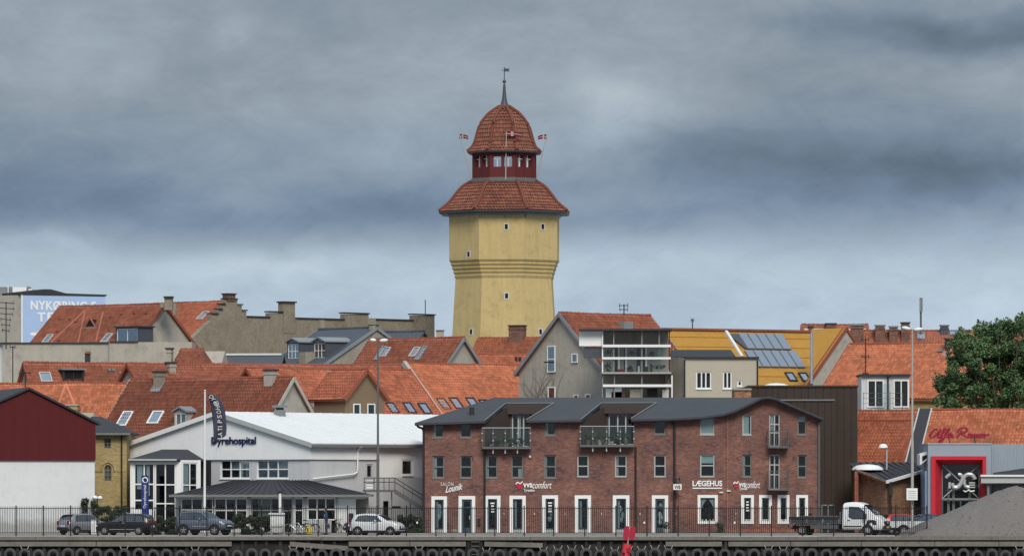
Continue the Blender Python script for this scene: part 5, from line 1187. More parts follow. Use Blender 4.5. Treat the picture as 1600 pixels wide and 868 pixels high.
# outside steel stair
SY = 404.0
t = thing('steel_stair', 'grey steel outside stair with landing beside the white clinic', 'stair', (X(620, SY), SY, 0))
MB().box(X(567, SY), X(619, SY), SY, SY+1.3, Z(768, SY), Z(764.5, SY)).build('landing', M['steel'], t)
for d_ in (0, 1.25):
    MB().bar(P(617, 767, SY+d_), P(672, 801, SY+d_), .07, .30).build('stringer', M['steel'], t)
for i in range(11):
    f_ = (i+.5)/11; p = P(617+55*f_, 765+34*f_, SY); MB().box(p.x-.13, p.x+.13, SY+.05, SY+1.2, p.z-.02, p.z+.02).build('tread', M['steel'], t)
for x_ in (569, 584.5, 600, 608, 617): MB().bar(P(x_, 765, SY), P(x_, 745.5, SY), .05).build('rail_post', M['dark_metal'], t)
for f_ in (.25, .5, .75, 1): MB().bar(P(617+55*f_, 765+34*f_, SY), P(617+55*f_, 745.5+34*f_, SY), .04).build('rail_post', M['steel'], t)
for dy in (0, 6.5): MB().tube([P(569, 746+dy, SY), P(617, 746+dy, SY), P(672, 780+dy, SY)], .03, 5).build('handrail', M['dark_metal'], t)
for x_, y_ in ((612, 768), (641, 782), (571, 768), (590, 768)): MB().bar(Vector((X(x_, SY), SY+.6, 0)), P(x_, y_, SY+.6), .08).build('support_post', M['steel'], t)
MB().box(X(572.5, SY), X(583.5, SY), SY+.1, SY+.5, Z(762.5, SY), Z(746.5, SY)).build('sheeted_panel', M['white'], t)
for i in range(3): MB().box(X(572.4, SY), X(583.6, SY), SY+.085, SY+.098, Z(751+i*4, SY), Z(750+i*4, SY)).build('panel_slat', M['win_light'], t)
for a, b, c_, d_ in ((611, 625, 790, 793), (598, 606, 782, 812)): MB().box(X(a, SY), X(b, SY), SY+1.5, SY+1.9, Z(d_, SY), Z(c_, SY)).build('undercroft_shelf', M['shade_black'], t)

# ================================================================ red brick building
DY = 400.0
t = thing('brick_commercial_building', 'long three storey red brick building with shops and recessed balconies', 'building', (X(970, DY), DY, 0)); D = t
def dx(px): return X(px, DY)
def dz(py): return Z(py, DY)
eave = [(648, 660), (700, 659), (757, 657), (908, 655.5), (1000, 654), (1060, 652.5), (1100, 650), (1130, 645.5), (1150, 639.5), (1172, 629), (1190, 620), (1200, 618.5), (1212, 621), (1240, 633), (1286, 652.5)]
def ey_(px): return interp(px, eave)
def wtop(u): px = u/DY*F + 800; return dz(ey_(px)) - .03
OPS = []
up = [(676, 693.5, 657.5, 683), (719, 737, 657.5, 683), (851, 868.5, 655.8, 679.5), (1022, 1040, 654.8, 678), (1094, 1116, 651, 678), (1160, 1174, 647.5, 678.5), (1202, 1218.5, 646.5, 697), (1246, 1260, 648.5, 678.5)]
mid_ = [(676, 694.5, 711.5, 746), (719, 737.5, 711.5, 746), (759, 777.5, 710.5, 746), (799, 817.5, 710.5, 746), (850.5, 869, 710.5, 746), (902, 920, 710.5, 744.5), (961, 979.5, 710.5, 744.5), (1022, 1040.5, 710, 744.5), (1094, 1116.5, 709, 744.5), (1160, 1174.5, 709.5, 744.5), (1202, 1218.5, 709.5, 764), (1246, 1260.5, 710, 745.5)]
low = [(674, 698.5, 774.5, 832.6), (716.5, 742.5, 774, 832.6), (757, 782, 773.5, 832.6), (796, 821.5, 773.5, 832.6), (847, 872, 773, 832.6), (898, 923.5, 773, 832.6), (957.5, 983.5, 773, 832.6), (1018.5, 1044, 773, 832.6),
       (1090, 1121.5, 772.5, 817.5), (1158, 1178, 772.5, 817.5), (1186, 1206, 772.5, 817.5), (1215, 1233.5, 772.5, 817.5), (1244, 1262.5, 772.5, 816.5)]
bal = [(757.5, 826, 640, 697), (907.5, 990, 639, 694)]
def rect(o): return (dx(o[0]), dx(o[1]), dz(o[3]), dz(o[2]))
ops = [rect(o) for o in up + mid_ + low] + [(dx(a), dx(b), dz(d), 99) for a, b, c, d in bal]
def wtop2(u):
    px = u/DY*F + 800; return wtop(u)
w = MB(); ex = [dx(p[0]) for p in eave]
class _: pass
def solid_facade():
    us = sorted({dx(660.5), dx(1281.5)} | {o[0] for o in ops} | {o[1] for o in ops} | set(x for x in ex if dx(660.5) < x < dx(1281.5)))
    for a, b in zip(us, us[1:]):
        m_ = (a+b)/2; cur = 0.0; done = False
        for o in sorted((o for o in ops if o[0] < m_ < o[1]), key=lambda o: o[2]):
            if o[2] > cur + 1e-5: w.quad((a, DY, cur), (b, DY, cur), (b, DY, o[2]), (a, DY, o[2]))
            cur = max(cur, o[3])
            if o[3] > 90: done = True
        if not done: w.quad((a, DY, cur), (b, DY, cur), (b, DY, wtop(b)), (a, DY, wtop(a)))
    for (a, b, c, d) in ops:
        e = DY + .2
        if d > 90: continue
        w.quad((a, DY, c), (a, DY, d), (a, e, d), (a, e, c)); w.quad((b, DY, c), (b, DY, d), (b, e, d), (b, e, c)); w.quad((a, DY, c), (b, DY, c), (b, e, c), (a, e, c)); w.quad((a, DY, d), (b, DY, d), (b, e, d), (a, e, d))
solid_facade(); w.build('front_wall', M['brick_red'], D)
s_ = MB(); xl, xr = dx(660.5), dx(1281.5)
s_.quad((xl, DY, 0), (xl, DY, dz(660)), (xl, DY+10, dz(660)), (xl, DY+10, 0)); s_.quad((xr, DY, 0), (xr, DY, dz(651)), (xr, DY+10, dz(651)), (xr, DY+10, 0)); s_.quad((xl, DY+10, 0), (xr, DY+10, 0), (xr, DY+10, dz(655)), (xl, DY+10, dz(655)))
s_.build('side_walls', M['brick_red2'], D)
MB().box(dx(1137.5), dx(1281.4), DY-.10, DY-.003, 0, .35).build('plinth', M['brick_red2'], D)
# slightly proud corner pier between the two halves
MB().box(dx(1135.5), dx(1138), DY-.06, DY-.003, 0, dz(646)).build('pier', M['brick_red2'], D)
# wavy felt roof
RY = DY + 5.2; zr = Z(620.5, RY)
def roof_pt(px, f_):                                      # f_ 0 at the eave .. 1 at the ridge, -> back
    y0 = DY - .55; z0 = Z(ey_(px), y0)
    rp = max(px, 772); rz_ = zr if px < 1200 else Z(ey_(px), y0) + .02
    if px < 1200: rz_ = zr + (Z(618.5, y0)-zr)*max(0, min(1, (px-1080)/120))
    x_ = X(px, y0)*(1-f_) + X(rp, RY)*f_ if px < 772 else X(px, y0)
    return Vector((x_, y0 + (RY-y0)*f_, z0 + (rz_-z0)*f_))
cut = [(757.5, 826, 790, 866, .72), (907.5, 990, 941, 1028, .74)]     # eave left/right, upper left/right, depth
pxs = sorted({648, 660, 680, 700, 720, 740, 772, 810, 850, 880, 1000, 1040, 1060, 1080, 1090, 1100, 1110, 1120, 1130, 1140, 1150, 1160, 1172, 1181, 1190, 1195, 1200, 1206, 1212, 1222, 1240, 1262, 1286})
r_ = MB()
def strip(pts_a, pts_b, th=.2):
    n = len(pts_a)
    for i in range(n-1):
        A, B, C, E = pts_a[i], pts_a[i+1], pts_b[i+1], pts_b[i]
        r_.add([A, B, C, E, A - Vector((0, 0, th)), B - Vector((0, 0, th)), C - Vector((0, 0, th)), E - Vector((0, 0, th))], [(0, 1, 2, 3), (7, 6, 5, 4), (0, 4, 5, 1), (3, 2, 6, 7)] + ([(0, 3, 7, 4)] if i == 0 else []) + ([(1, 5, 6, 2)] if i == n-2 else []))
seg = [648, 668, 690, 712, 735, 757.5]
def skew(px, f_, c):                                       # a point on the roof whose plan is skewed along the cut sides
    return roof_pt(px, f_)
# lower roof pieces between the cuts
def lower(pl, pr, ul, ur, f1):
    n = 12; A = [roof_pt(pl + (pr-pl)*i/n, 0) for i in range(n+1)]; B = [roof_pt(ul + (ur-ul)*i/n, f1) for i in range(n+1)]; strip(A, B)
FC = .72
lower(648, 757.5, 690, 790, FC); lower(822, 907.5, 866, 941, FC); lower(986, 1080, 1028, 1080, FC)
n = 40; A = [roof_pt(690 + (1080-690)*i/n, FC) for i in range(n+1)]; B = [roof_pt(772 + (1080-772)*i/n, 1) for i in range(n+1)]; strip(A, B)
qs = [p for p in pxs if p >= 1080]; strip([roof_pt(p, 0) for p in qs], [roof_pt(p, 1) for p in qs])
# back slope
def back_pt(px, f_):
    p = roof_pt(px, 1); e = roof_pt(px, 0); yb = DY+10.5
    if px >= 1200: return Vector((p.x, RY + (yb-RY)*f_, p.z))
    return Vector((p.x + (X(max(px, 660), yb)-p.x)*f_*.3, RY + (yb-RY)*f_, p.z + (Z(656, DY)-p.z)*f_*(1-max(0, min(1, (px-1080)/120)))))
qs = [690, 772, 900, 1000, 1080, 1110, 1140, 1172, 1200, 1206, 1212, 1222, 1240, 1262, 1286]; strip([back_pt(p, 0) for p in qs], [back_pt(p, 1) for p in qs])
a0, a1, a2, a3 = roof_pt(648, 0), roof_pt(690, FC), roof_pt(772, 1), Vector((X(648, DY), DY+10.5, roof_pt(648, 0).z))
r_.add([a0, a1, a2, a3], [(0, 1, 2, 3)])
ro = r_.build('roof', M['felt'], D, None, 35)
def edge(pts, m_='felt_dark', r=.07, name='eave_edge'): MB().tube(pts, r, 6).build(name, M[m_], ro, None, 50)
dn = Vector((0, -.03, -.13))
edge([roof_pt(p, 0)+dn for p in (648, 700, 757.5)]); edge([roof_pt(p, 0)+dn for p in (822, 860, 907.5)]); edge([roof_pt(p, 0)+dn for p in [986, 1040, 1080] + [q for q in pxs if q > 1080]], r=.10)
for (pl, pr, ul, ur, f_) in cut:
    A, B = roof_pt(pl, 0), roof_pt(ul, FC); C_, E = roof_pt(pr-4, 0), roof_pt(ur, FC)
    up_ = Vector((0, -.02, .05))
    edge([A+up_, B+up_, E+up_], 'win_grey', .04, 'cut_edge'); edge([E+up_, C_+up_], 'win_grey', .045, 'cut_edge')
# snow guard line and vent on the roof
p = roof_pt(722, .3); MB().box(p.x-.18, p.x+.18, p.y-.15, p.y+.15, p.z-.1, p.z+.5).build('roof_vent', M['dark_metal'], ro)
# recessed terraces
for bi, (a, b, c, d) in enumerate(bal):
    fl_ = dz(d); ul, ur = (790, 866) if bi == 0 else (941, 1028); by = DY + 3.4
    zt_ = roof_pt((ul+ur)/2, FC).z - .22; bt_ = thing if False else None
    lo = MB(); lo.box(dx(a), dx(b)+.4, DY+.02, by+.4, fl_-.18, fl_).build('terrace_floor', M['concrete'], D)
    A, B = roof_pt(a, 0), roof_pt(ul, FC)
    ck = MB(); ck.quad((dx(a), DY+.01, fl_), (X(ul, by)+.3, by, fl_), (X(ul, by)+.3, by, B.z-.12), (dx(a), DY+.01, A.z-.1)); ck.build('terrace_cheek', M['brown_clad'], D)
    E = roof_pt(ur, FC); C_ = roof_pt(b-4, 0)
    ck = MB(); ck.quad((dx(b), DY+.01, fl_), (X(ur, by), by, fl_), (X(ur, by), by, E.z-.12), (dx(b), DY+.01, C_.z-.1)); ck.build('terrace_cheek', M['brown_clad'], D)
    u0, u1 = X(ul, by)-.2, X(ur, by)+.1; hd = Z(646.5 if bi == 0 else 645.5, by)
    MB().box(u0, u1, by-.3, by+.3, hd, zt_+.06).build('terrace_head', M['brown_clad'], D)
    g0 = X(800 if bi == 0 else 951, by); g1 = X(828 if bi == 0 else 992, by)
    MB().box(u0, g0, by, by+.2, fl_, hd).build('terrace_back', M['brown_clad'], D); MB().box(g1, u1, by, by+.2, fl_, hd).build('terrace_back', M['brown_clad'], D)
    window(D, I4, g0, g1, fl_, hd-.02, by+.04, 3, 1, 'win_light', 'glass', .08, .09, name='terrace_door', curtain=[(.36, .5, 0, 1, 'curtain')] if bi == 0 else None)
    # glass balustrade standing proud of the wall
    bl = MB(); x0, x1 = dx(753.5 if bi == 0 else 906), dx(829.5 if bi == 0 else 990.5)
    bo = MB().box(x0, x1, DY-.75, DY-.004, fl_-.17, fl_-.02).build('balcony', M['steel'], D)
    zr_ = dz(668.5 if bi == 0 else 666); posts = (753.5, 770.5, 789.5, 808.5, 828.5) if bi == 0 else (906.5, 926, 947.5, 969, 990)
    for i, q in enumerate(posts):
        MB().box(dx(q)-.03, dx(q)+.03, DY-.72, DY-.66, fl_-.02, zr_).build('balcony_post', M['steel'], bo)
        for zq in (.32, .72): MB().lathe([(.055, 0), (.055, .05)], 8, (dx(q), DY-.80, fl_ + (zr_-fl_)*zq), axis='Y').build('glass_clamp', M['win_light'], bo)
        if 0 < i < 4: MB().box(dx(q)-.04, dx(q)+.04, DY-.6, DY-.5, fl_-.5, fl_-.172).build('bracket', M['win_light'], bo)
    for q0, q1 in zip(posts, posts[1:]): MB().box(dx(q0)+.05, dx(q1)-.05, DY-.765, DY-.75, fl_+.03, zr_-.06).build('glass_panel', M['glass_clear'], bo)
    for q in (posts[0], posts[-1]): MB().box(dx(q)-.01, dx(q)+.01, DY-.64, DY-.02, fl_+.03, zr_-.06).build('glass_panel', M['glass_clear'], bo)
    MB().box(x0, x1, DY-.76, DY-.68, zr_, zr_+.05).build('handrail', M['win_light'], bo)
    rb = random.Random(bi+4)
    for i in range(7):
        q = a + 6 + (b-a-14)*(i+.5)/7 + rb.uniform(-2, 2); hh_ = rb.uniform(.3, .8); xx = dx(q)
        pm = rb.choice(['plaster_beige', 'shade_black', 'win_grey', 'white', 'plaster_brown'])
        po = MB().lathe([(.12, 0), (.2, hh_*.5), (.17, hh_*.5), (.02, hh_*.45)], 10, (xx, DY+.4+rb.uniform(0, .8), fl_)).build('terrace_pot', M[pm], D, None, 40)
        leaf_cloud([((xx, DY+.6, fl_+hh_*.5+.2), (.28, .25, .32))], 60, .16, rnd=rb).build('pot_plant', M['leaf_dark'], po)['kind'] = 'stuff'
# upper windows
rc = random.Random(12)
for i, o in enumerate(up):
    r4 = rect(o)
    if i in (4, 5): window(D, I4, *r4, DY+.10, 1, 1, 'win_light', 'glass', .08, .05, sill='win_light', curtain=[(0, 1 if i == 4 else .8, 0, 1, 'blind')])
    elif i == 6: window(D, I4, *r4, DY+.10, 2, 1, 'win_light', 'glass', .08, .08, name='french_window', rowfr=(.42, .7), curtain=[(.05, .4, .5, 1, 'curtain')])
    else: window(D, I4, *r4, DY+.10, 1, 1, 'win_grey', 'glass', .09, .06, sill='win_grey', curtain=[(0, rc.uniform(.15, .3), 0, 1, 'curtain')] if i % 2 == 0 else [(0, 1, .7, 1, 'blind')] if i == 7 else None)
for i, o in enumerate(mid_):
    r4 = rect(o)
    if i == 10: window(D, I4, *r4, DY+.10, 2, 1, 'win_light', 'glass', .08, .08, name='french_window', rowfr=(.42, .72))
    else: window(D, I4, *r4, DY+.10, 1, 2, 'win_light' if i in (5, 6, 7, 8) else 'win_grey', 'glass', .09, .08, sill='win_grey', curtain=[(.02, rc.uniform(.15, .4), 0, 1, 'curtain')] if i in (0, 2, 4, 6, 9) else [(.6, 1, 0, .4, 'curtain')] if i in (3,) else [(.0, 1, .62, 1, 'blind')] if i == 8 else None)
# white-rendered shop openings
def surround(r4, th=.17, bottom=False):
    a, b, c, d = r4; k = MB(); v0, v1 = DY-.05, DY+.12
    k.box(a, a+th, v0, v1, c, d); k.box(b-th, b, v0, v1, c, d); k.box(a+th, b-th, v0, v1, d-th, d)
    if bottom: k.box(a+th, b-th, v0, v1, c, c+th*.9)
    return k.build('window_surround', M['white'], D), (a+th, b-th, c+(th*.9 if bottom else 0), d-th)
for i, o in enumerate(low):
    r4 = rect(o); th = .20 if i < 8 else .19; so, inner = surround(r4, .24 if i < 8 else .20, True if i >= 8 else False)
    a, b, c, d = inner
    if i in (1, 7):                                       # doors
        wd = window(D, I4, a, b, c+.02, d, DY+.06, 1, 1, 'teal_frame', 'glass', .14, .10, name='shop_door', rowfr=(.80,)); MB().box(b-.2, b-.14, DY-.02, DY+.055, c+1.0, c+1.25).build('handle', M['chrome'], wd)
        MB().box(a+.15, b-.15, DY+.045, DY+.055, c+.02+.15, c+.16+.25).build('kick_plate', M['teal_frame'], wd)
    elif i < 8: wd = window(D, I4, a, b, c+.28, d, DY+.06, 1, 1, 'teal_frame', 'glass', .09, .07, name='shop_window'); MB().box(a+.002, b-.002, DY+.02, DY+.2, c, c+.278).build('sill_panel', M['white_wall'], wd)
    else: wd = window(D, I4, a, b, c, d, DY+.06, 1, 1, 'win_grey', 'glass', .07, .06, name='shop_window')
    # things seen through the glass
    rb = random.Random(i+40); cw = b-a
    if i in (0, 3, 5, 6):
        k = MB(); k.box(a+.12, a+.12+cw*.22, DY+.18, DY+.22, c+.4, d-.12); k.build('display_strip', M['win_light'], wd)
    if i in (0, 4, 6, 7):
        for j in range(4): 
            x_ = a+cw*rb.uniform(.4, .7); z_ = c+rb.uniform(.5, 1.7); MB().lathe([(.02, 0), (.14, .1), (.18, .3), (.10, .5), (.02, .55)], 9, (x_, DY+.36, z_)).build('shop_display', M[rb.choice(['curtain', 'win_light', 'flag_blue', 'white'])], wd, None, 50)
    if i in (2, 4, 9):                                    # printed notices in the window
        for j in range(4):
            z_ = d-.25-j*.20; l_ = cw*rb.uniform(.3, .5); MB().box((a+b)/2-l_/2, (a+b)/2+l_/2, DY+.075, DY+.082, z_-.10, z_).build('window_notice', M['white'], wd)
    if i == 8:
        k = MB(); n = 10; m_ = (a+b)/2
        for sg in (-1, 1):
            pts = [(m_+sg*.05, d-.1), (b-.1 if sg > 0 else a+.1, d-.1), (b-.1 if sg > 0 else a+.1, d-.8), (m_+sg*cw*.30, d-.45), (m_+sg*.15, d-.22)]
            k.prism([Vector((x_, DY+.16, z_)) for x_, z_ in pts], (0, .02, 0))
        k.build('curtain', M['curtain'], wd)
    if i >= 8:
        for j in range(4): MB().lathe([(.05, 0), (.07, .12), (.03, .14)], 8, (a+cw*(j+.5)/4, DY+.02, c+.0)).build('sill_pot', M[rb.choice(['white', 'curtain', 'plaster_beige'])], wd)
# juliet balconies
for (x0, x1, yt_, yb_) in ((1199.5, 1231, 673, 699.5), (1199.5, 1231.5, 735.5, 765.5)):
    za, zc = dz(yb_), dz(yt_); o_ = MB().box(dx(x0), dx(x1), DY-.85, DY-.004, za, za+.08).build('juliet_balcony', M['steel'], D)
    for zz_ in (za+.14, zc): 
        MB().box(dx(x0), dx(x1), DY-.85, DY-.81, zz_-.02, zz_+.02).build('rail', M['steel'], o_)
        for q in (x0, x1): MB().box(dx(q)-.02, dx(q)+.02, DY-.81, DY-.004, zz_-.02, zz_+.02).build('rail', M['steel'], o_)
    nb = 12
    for i in range(nb+1): xx = dx(x0 + (x1-x0)*i/nb); MB().box(xx-.012, xx+.012, DY-.84, DY-.82, za+.08, zc-.02).build('bar', M['steel'], o_)
    for i in range(4):
        for q in (x0, x1): yy = DY-.2-.17*i; MB().box(dx(q)-.012, dx(q)+.012, yy-.012, yy+.012, za+.08, zc-.02).build('bar', M['steel'], o_)
# downpipes
for (pts, m_, r) in (([(651, 662), (653, 666), (660.5, 669), (661.8, 674), (661.8, 832)], 'dark_metal', .085), ([(757.2, 698), (757.2, 832)], 'dark_metal', .075), ([(993.2, 697), (993.2, 832)], 'dark_metal', .075),
                     ([(1041, 655), (1052, 660), (1053.8, 666), (1053.8, 832)], 'dark_metal', .085), ([(1284, 655), (1279.5, 660), (1279.5, 832)], 'steel', .085)):
    MB().tube([P(a, b, DY-.13) for a, b in pts], r, 7).build('downpipe', M[m_], D, None, 40)
for x_, y_ in ((1138.5, 766), (1127, 768.5)): MB().box(dx(x_-3), dx(x_+3), DY-.14, DY-.01, dz(y_+1), dz(y_-.8)).build('wall_lamp', M['lamp_white'], D)
MB().lathe([(.02, -.1), (.08, -.05), (.08, .05), (.02, .1)], 8, (dx(828), DY-.1, dz(713))).build('wall_lamp', M['lamp_white'], D)
for q in (787.5, 835, 883, 940, 1000, 1056, 1150): MB().box(dx(q)-.04, dx(q)+.04, DY-.09, DY-.003, dz(804), dz(800)).build('wall_lamp', M['plaster_beige'], D)
for q in (739, 1240, 1152): 
    MB().box(dx(q-.4), dx(q+.4), DY-.05, DY-.003, dz(718), dz(713)).build('wall_tie', M['dark_metal'], D)
MB().box(dx(746), dx(751), DY-.2, DY-.003, dz(819), dz(809)).build('letter_box', M['dark_metal'], D)
# lettering on the brick
text('SALON', D, I4, dx(688.5), dx(708.5), dz(758.5), dz(752.5), DY-.01, 'curtain', .04, bold=.015, spacing=1.2)
vs, fs = text_mb('Lounik', .35, .02, .02); 
xs = [p.x for p in vs]; ys = [p.y for p in vs]; a_, b_, c_, d_ = min(xs), max(xs), min(ys), max(ys)
mb = MB().add([(dx(696) + (p.x-a_)/(b_-a_)*(dx(723)-dx(696)), DY-.03-p.z, dz(769.5) + (p.y-c_)/(d_-c_)*(dz(759.2)-dz(769.5)) + (p.x-a_)/(b_-a_)*.26) for p in vs], fs); mb.build('lettering', M['white'], D)
def vvs(x0, x1, y0, y1):
    w_ = x1-x0
    k = MB(); n = 14; ht = []
    for i in range(n):
        a = 2*math.pi*i/n; ht.append((x0 + w_*.10 + w_*.085*(math.sin(a)**3)*1.1, (y0+y1)/2 - 1.0 - (13*math.cos(a)-5*math.cos(2*a)-2*math.cos(3*a)-math.cos(4*a))/16*6.2))
    k.prism([P(a, b, DY-.06) for a, b in ht], (0, .05, 0)); k.build('sign_heart', M['red_paint'], D)
    MB().tube(catmull([P(x0, y0+6, DY-.09), P(x0+w_*.05, y0+3, DY-.09), P(x0+w_*.12, y0+5, DY-.09), P(x0+w_*.19, y0+1.5, DY-.09)], 5), .05, 6).build('sign_swoosh', M['white'], D)
    text('vvs', D, I4, dx(x0+w_*.20), dx(x0+w_*.46), dz(y0+11), dz(y0+4), DY-.01, 'white', .05, bold=.03); text('comfort', D, I4, dx(x0+w_*.46), dx(x1), dz(y0+12.5), dz(y0+1.5), DY-.01, 'white', .05, shear=.3, bold=.008)
    text('Tyreolien', D, I4, dx(x0+w_*.22), dx(x0+w_*.52), dz(y1), dz(y1-5.5), DY-.01, 'white', .04, bold=.02)
vvs(806, 862, 750, 768.5); vvs(1146, 1187.5, 749.5, 766)
text('LÆGEHUS', D, I4, dx(1082), dx(1128.5), dz(759), dz(750), DY-.01, 'white', .06, bold=.035)
MB().box(dx(1082), dx(1128), DY-.08, DY-.01, dz(763), dz(761)).build('sign_underline', M['white'], D)
sg = MB().box(dx(1051.5), dx(1064.5), DY-.8, DY-.65, dz(764.5), dz(755.5)).build('projecting_sign', M['lamp_white'], D); MB().box(dx(1057.4), dx(1058.6), DY-.72, DY-.2, dz(755.4), dz(754)).build('sign_arm', M['dark_metal'], sg)
for (a_, b_, c_, d_) in ((1054.5, 1063, 747, 748.2), (1055, 1057, 748.3, 754), (1060, 1062, 745, 752)): MB().box(dx(a_), dx(b_), DY-.6, DY-.5, dz(d_), dz(c_)).build('sign_scroll', M['dark_metal'], sg)
text('VVS', sg, I4, dx(1053.5), dx(1062.5), dz(763), dz(757.5), DY-.805, 'dark_metal', .02, bold=.03)

# ================================================================ dark clad block behind
EY = 415.0
t = thing('dark_clad_block', 'tall windowless block in dark brown vertical panels behind the brick building', 'building', (X(1255, EY), EY, 0))
zt = Z(603.5, EY)
MB().box(X(1171, EY), X(1339.6, EY), EY+.08, EY+14, 0, zt-.03).build('wall', M['dark_clad'], t)
x_ = 1171.0; re = random.Random(2)
while x_ < 1339:
    x2 = min(x_ + re.uniform(9.5, 13), 1340); MB().box(X(x_, EY)+.015, X(x2, EY)-.015, EY, EY+.075, 0, zt-.035).build('cladding_panel', M['dark_clad'], t); x_ = x2
MB().box(X(1169, EY), X(1341, EY), EY-.1, EY+14.2, zt-.028, zt+.10).build('roof_edge', M['brown_clad'], t)
E2 = 411.5; z2 = Z(625, E2)
MB().box(X(1215, E2), X(1303, E2), E2+.08, E2+3.4, 0, z2-.03).build('front_block', M['dark_clad'], t)
x_ = 1215.0
while x_ < 1302.5: x2 = min(x_+10.5, 1303.3); MB().box(X(x_, E2)+.015, X(x2, E2)-.015, E2, E2+.075, 0, z2-.035).build('cladding_panel', M['dark_clad'], t); x_ = x2
MB().box(X(1214, E2), X(1304, E2), E2-.1, E2+3.3, z2-.03, z2+.08).build('roof_edge', M['win_grey'], t)
MB().box(X(1145, EY), X(1171, EY), EY-3, EY+2, 0, Z(610, EY)).build('parapet_wall', M['brick_old'], t); MB().box(X(1144, EY), X(1171.5, EY), EY-3.1, EY+2.1, Z(610, EY)+.003, Z(607.5, EY)).build('parapet_coping', M['concrete'], t)
MB().box(X(1284, 404), X(1303, 404), 404, 404.06, Z(833, 404), Z(789, 404)).build('yard_gate', M['dark_metal'], t)
for a in (1284, 1293.5, 1302.5): MB().box(X(a, 404)-.05, X(a, 404)+.05, 403.9, 403.99, 0, Z(787.5, 404)).build('gate_post', M['grey_metal'], t)
MB().box(X(1284, 404), X(1303, 404), 403.9, 403.98, Z(789.5, 404), Z(787.5, 404)).build('gate_rail', M['grey_metal'], t)

# ================================================================ small brick workshop
FY = 400.0
t = thing('brick_workshop', 'low old brick workshop with dark roof and white gutter', 'workshop', (X(1384, FY), FY, 0))
c0 = Vector((X(1384, FY), FY, 0)); l0 = Vector((X(1341, 405), 405, 0)); r0 = Vector((X(1450, 405), 405, 0)); zc, zl, zr2 = Z(750.5, FY), Z(734, 405), Z(731, 405)
w = MB(); up_ = Vector((0, 0, 1))
w.add([l0, c0, r0, r0 + Vector((0, 8, 0)), l0 + Vector((0, 8, 0)), l0 + up_*zl, c0 + up_*zc, r0 + up_*zr2, r0 + Vector((0, 8, Z(723, 413))), l0 + Vector((0, 8, Z(723, 413)))], [(0, 1, 6, 5), (1, 2, 7, 6), (2, 3, 8, 7), (3, 4, 9, 8), (4, 0, 5, 9)]); w.build('wall', M['brick_old'], t)
r_ = MB(); pts = [l0 + up_*(zl+.02) + Vector((-.2, -.3, 0)), c0 + up_*(zc+.02) + Vector((0, -.5, -.05)), r0 + up_*(zr2+.02) + Vector((.2, -.3, 0)), r0 + Vector((.2, 8, Z(722, 413))), l0 + Vector((-.2, 8, Z(722, 413)))]
r_.add(pts + [p - Vector((0, 0, .14)) for p in pts], [(0, 1, 4), (1, 3, 4), (1, 2, 3), (0, 5, 6, 1), (1, 6, 7, 2)]); r_.build('roof', M['felt_dark'], t)
for i in range(9):
    f_ = (i+.5)/9; MB().bar(pts[1].lerp(pts[2], f_) + up_*.03, pts[4].lerp(pts[3], f_*.8+.1) + up_*.03, .06, .05).build('roof_seam', M['felt_dark'], t)
MB().bar(pts[1] - up_*.06 + Vector((0, -.08, 0)), pts[2] - up_*.06 + Vector((0, -.08, 0)), .12, .20).build('gutter', M['white'], t)
MB().bar(pts[1] - up_*.06 + Vector((0, -.08, 0)), pts[0] - up_*.06 + Vector((0, -.08, 0)), .10, .14).build('verge_board', M['brick_old'], t)
p = P(1359, 737, 404); MB().lathe([(1.15, 0), (1.1, .14), (.8, .32), (.3, .40), (.01, .41)], 18, (p.x, p.y+2.5, Z(733.5, 406))).build('roof_dome', M['lamp_white'], t, None, 50)
MB().tube([P(1391, 752, FY-.2), P(1391, 833, FY-.2)], .10, 7).build('downpipe', M['dark_metal'], t); MB().box(X(1388.5, FY), X(1394, FY), FY-.4, FY-.05, Z(774, FY), Z(762, FY)).build('hopper', M['dark_metal'], t)
MB().box(X(1341, FY)-.0, X(1347, FY), FY+4.2, FY+4.6, 0, Z(736, FY+4)).build('corner_pier', M['brick_red2'], t)
MB().box(X(1434, FY), X(1444, FY), FY+2.7, FY+3.2, 0, Z(772, FY)).build('doorway', M['shade_black'], t)

# ================================================================ car showroom
gh = House('showroom_roof_house', 'bright orange tiled showroom roof with red script sign', 'L', 1458, 641, 418, 1720, 18, 44, 64, 'tile_bright', 'grey_panel', cat='building', barge=None, over=.1)
q = [gh.hit(1457, 642, .1), gh.hit(1459, 642, .1)]
xe = -gh.h-.1; MB().prism([Vector((xe-.95, .05, gh.zr+.05)), Vector((xe, .05, gh.zr+.05)), Vector((xe, 0, gh.zr+.05)) + gh.dF*(gh.sl+2.0), Vector((xe-.95, 0, gh.zr+.05)) + gh.dF*(gh.sl+2.0)], gh.nF*.14).build('verge_strip', M['felt_dark'], gh.roof, gh.fr)
for xo in (0, -.95): MB().bar(Vector((xe+xo, 0, gh.zr+.14)), Vector((xe+xo, 0, gh.zr+.14)) + gh.dF*(gh.sl+2.0), .10, .16, up=gh.nF).build('verge_trim', M['win_light'], gh.roof, gh.fr)
GY = 398.0
t = thing('car_showroom', 'grey clad car showroom with red portal frame round a dark window', 'showroom', (X(1500, GY), GY, 0))
def gx(p): return X(p, GY)
def gz(p): return Z(p, GY)
k = MB(); wall_strips(k, gx(1450), gx(1548.5), 0, lambda u: gz(693.5), [(gx(1455), gx(1541), 0, gz(712))], GY, .3); k.box(gx(1450)-.001, gx(1450)+.25, GY+.01, GY+9, 0, gz(693.6)); k.build('front_wall', M['showroom'], t)
MB().box(gx(1449.5), gx(1549), GY-.06, GY+9, gz(693.4), gz(691.8)).build('parapet_cap', M['win_light'], t)
MB().box(gx(1446), gx(1449.8), GY+.3, GY+5, 0, gz(735)).build('side_strip', M['pale_blue'], t)
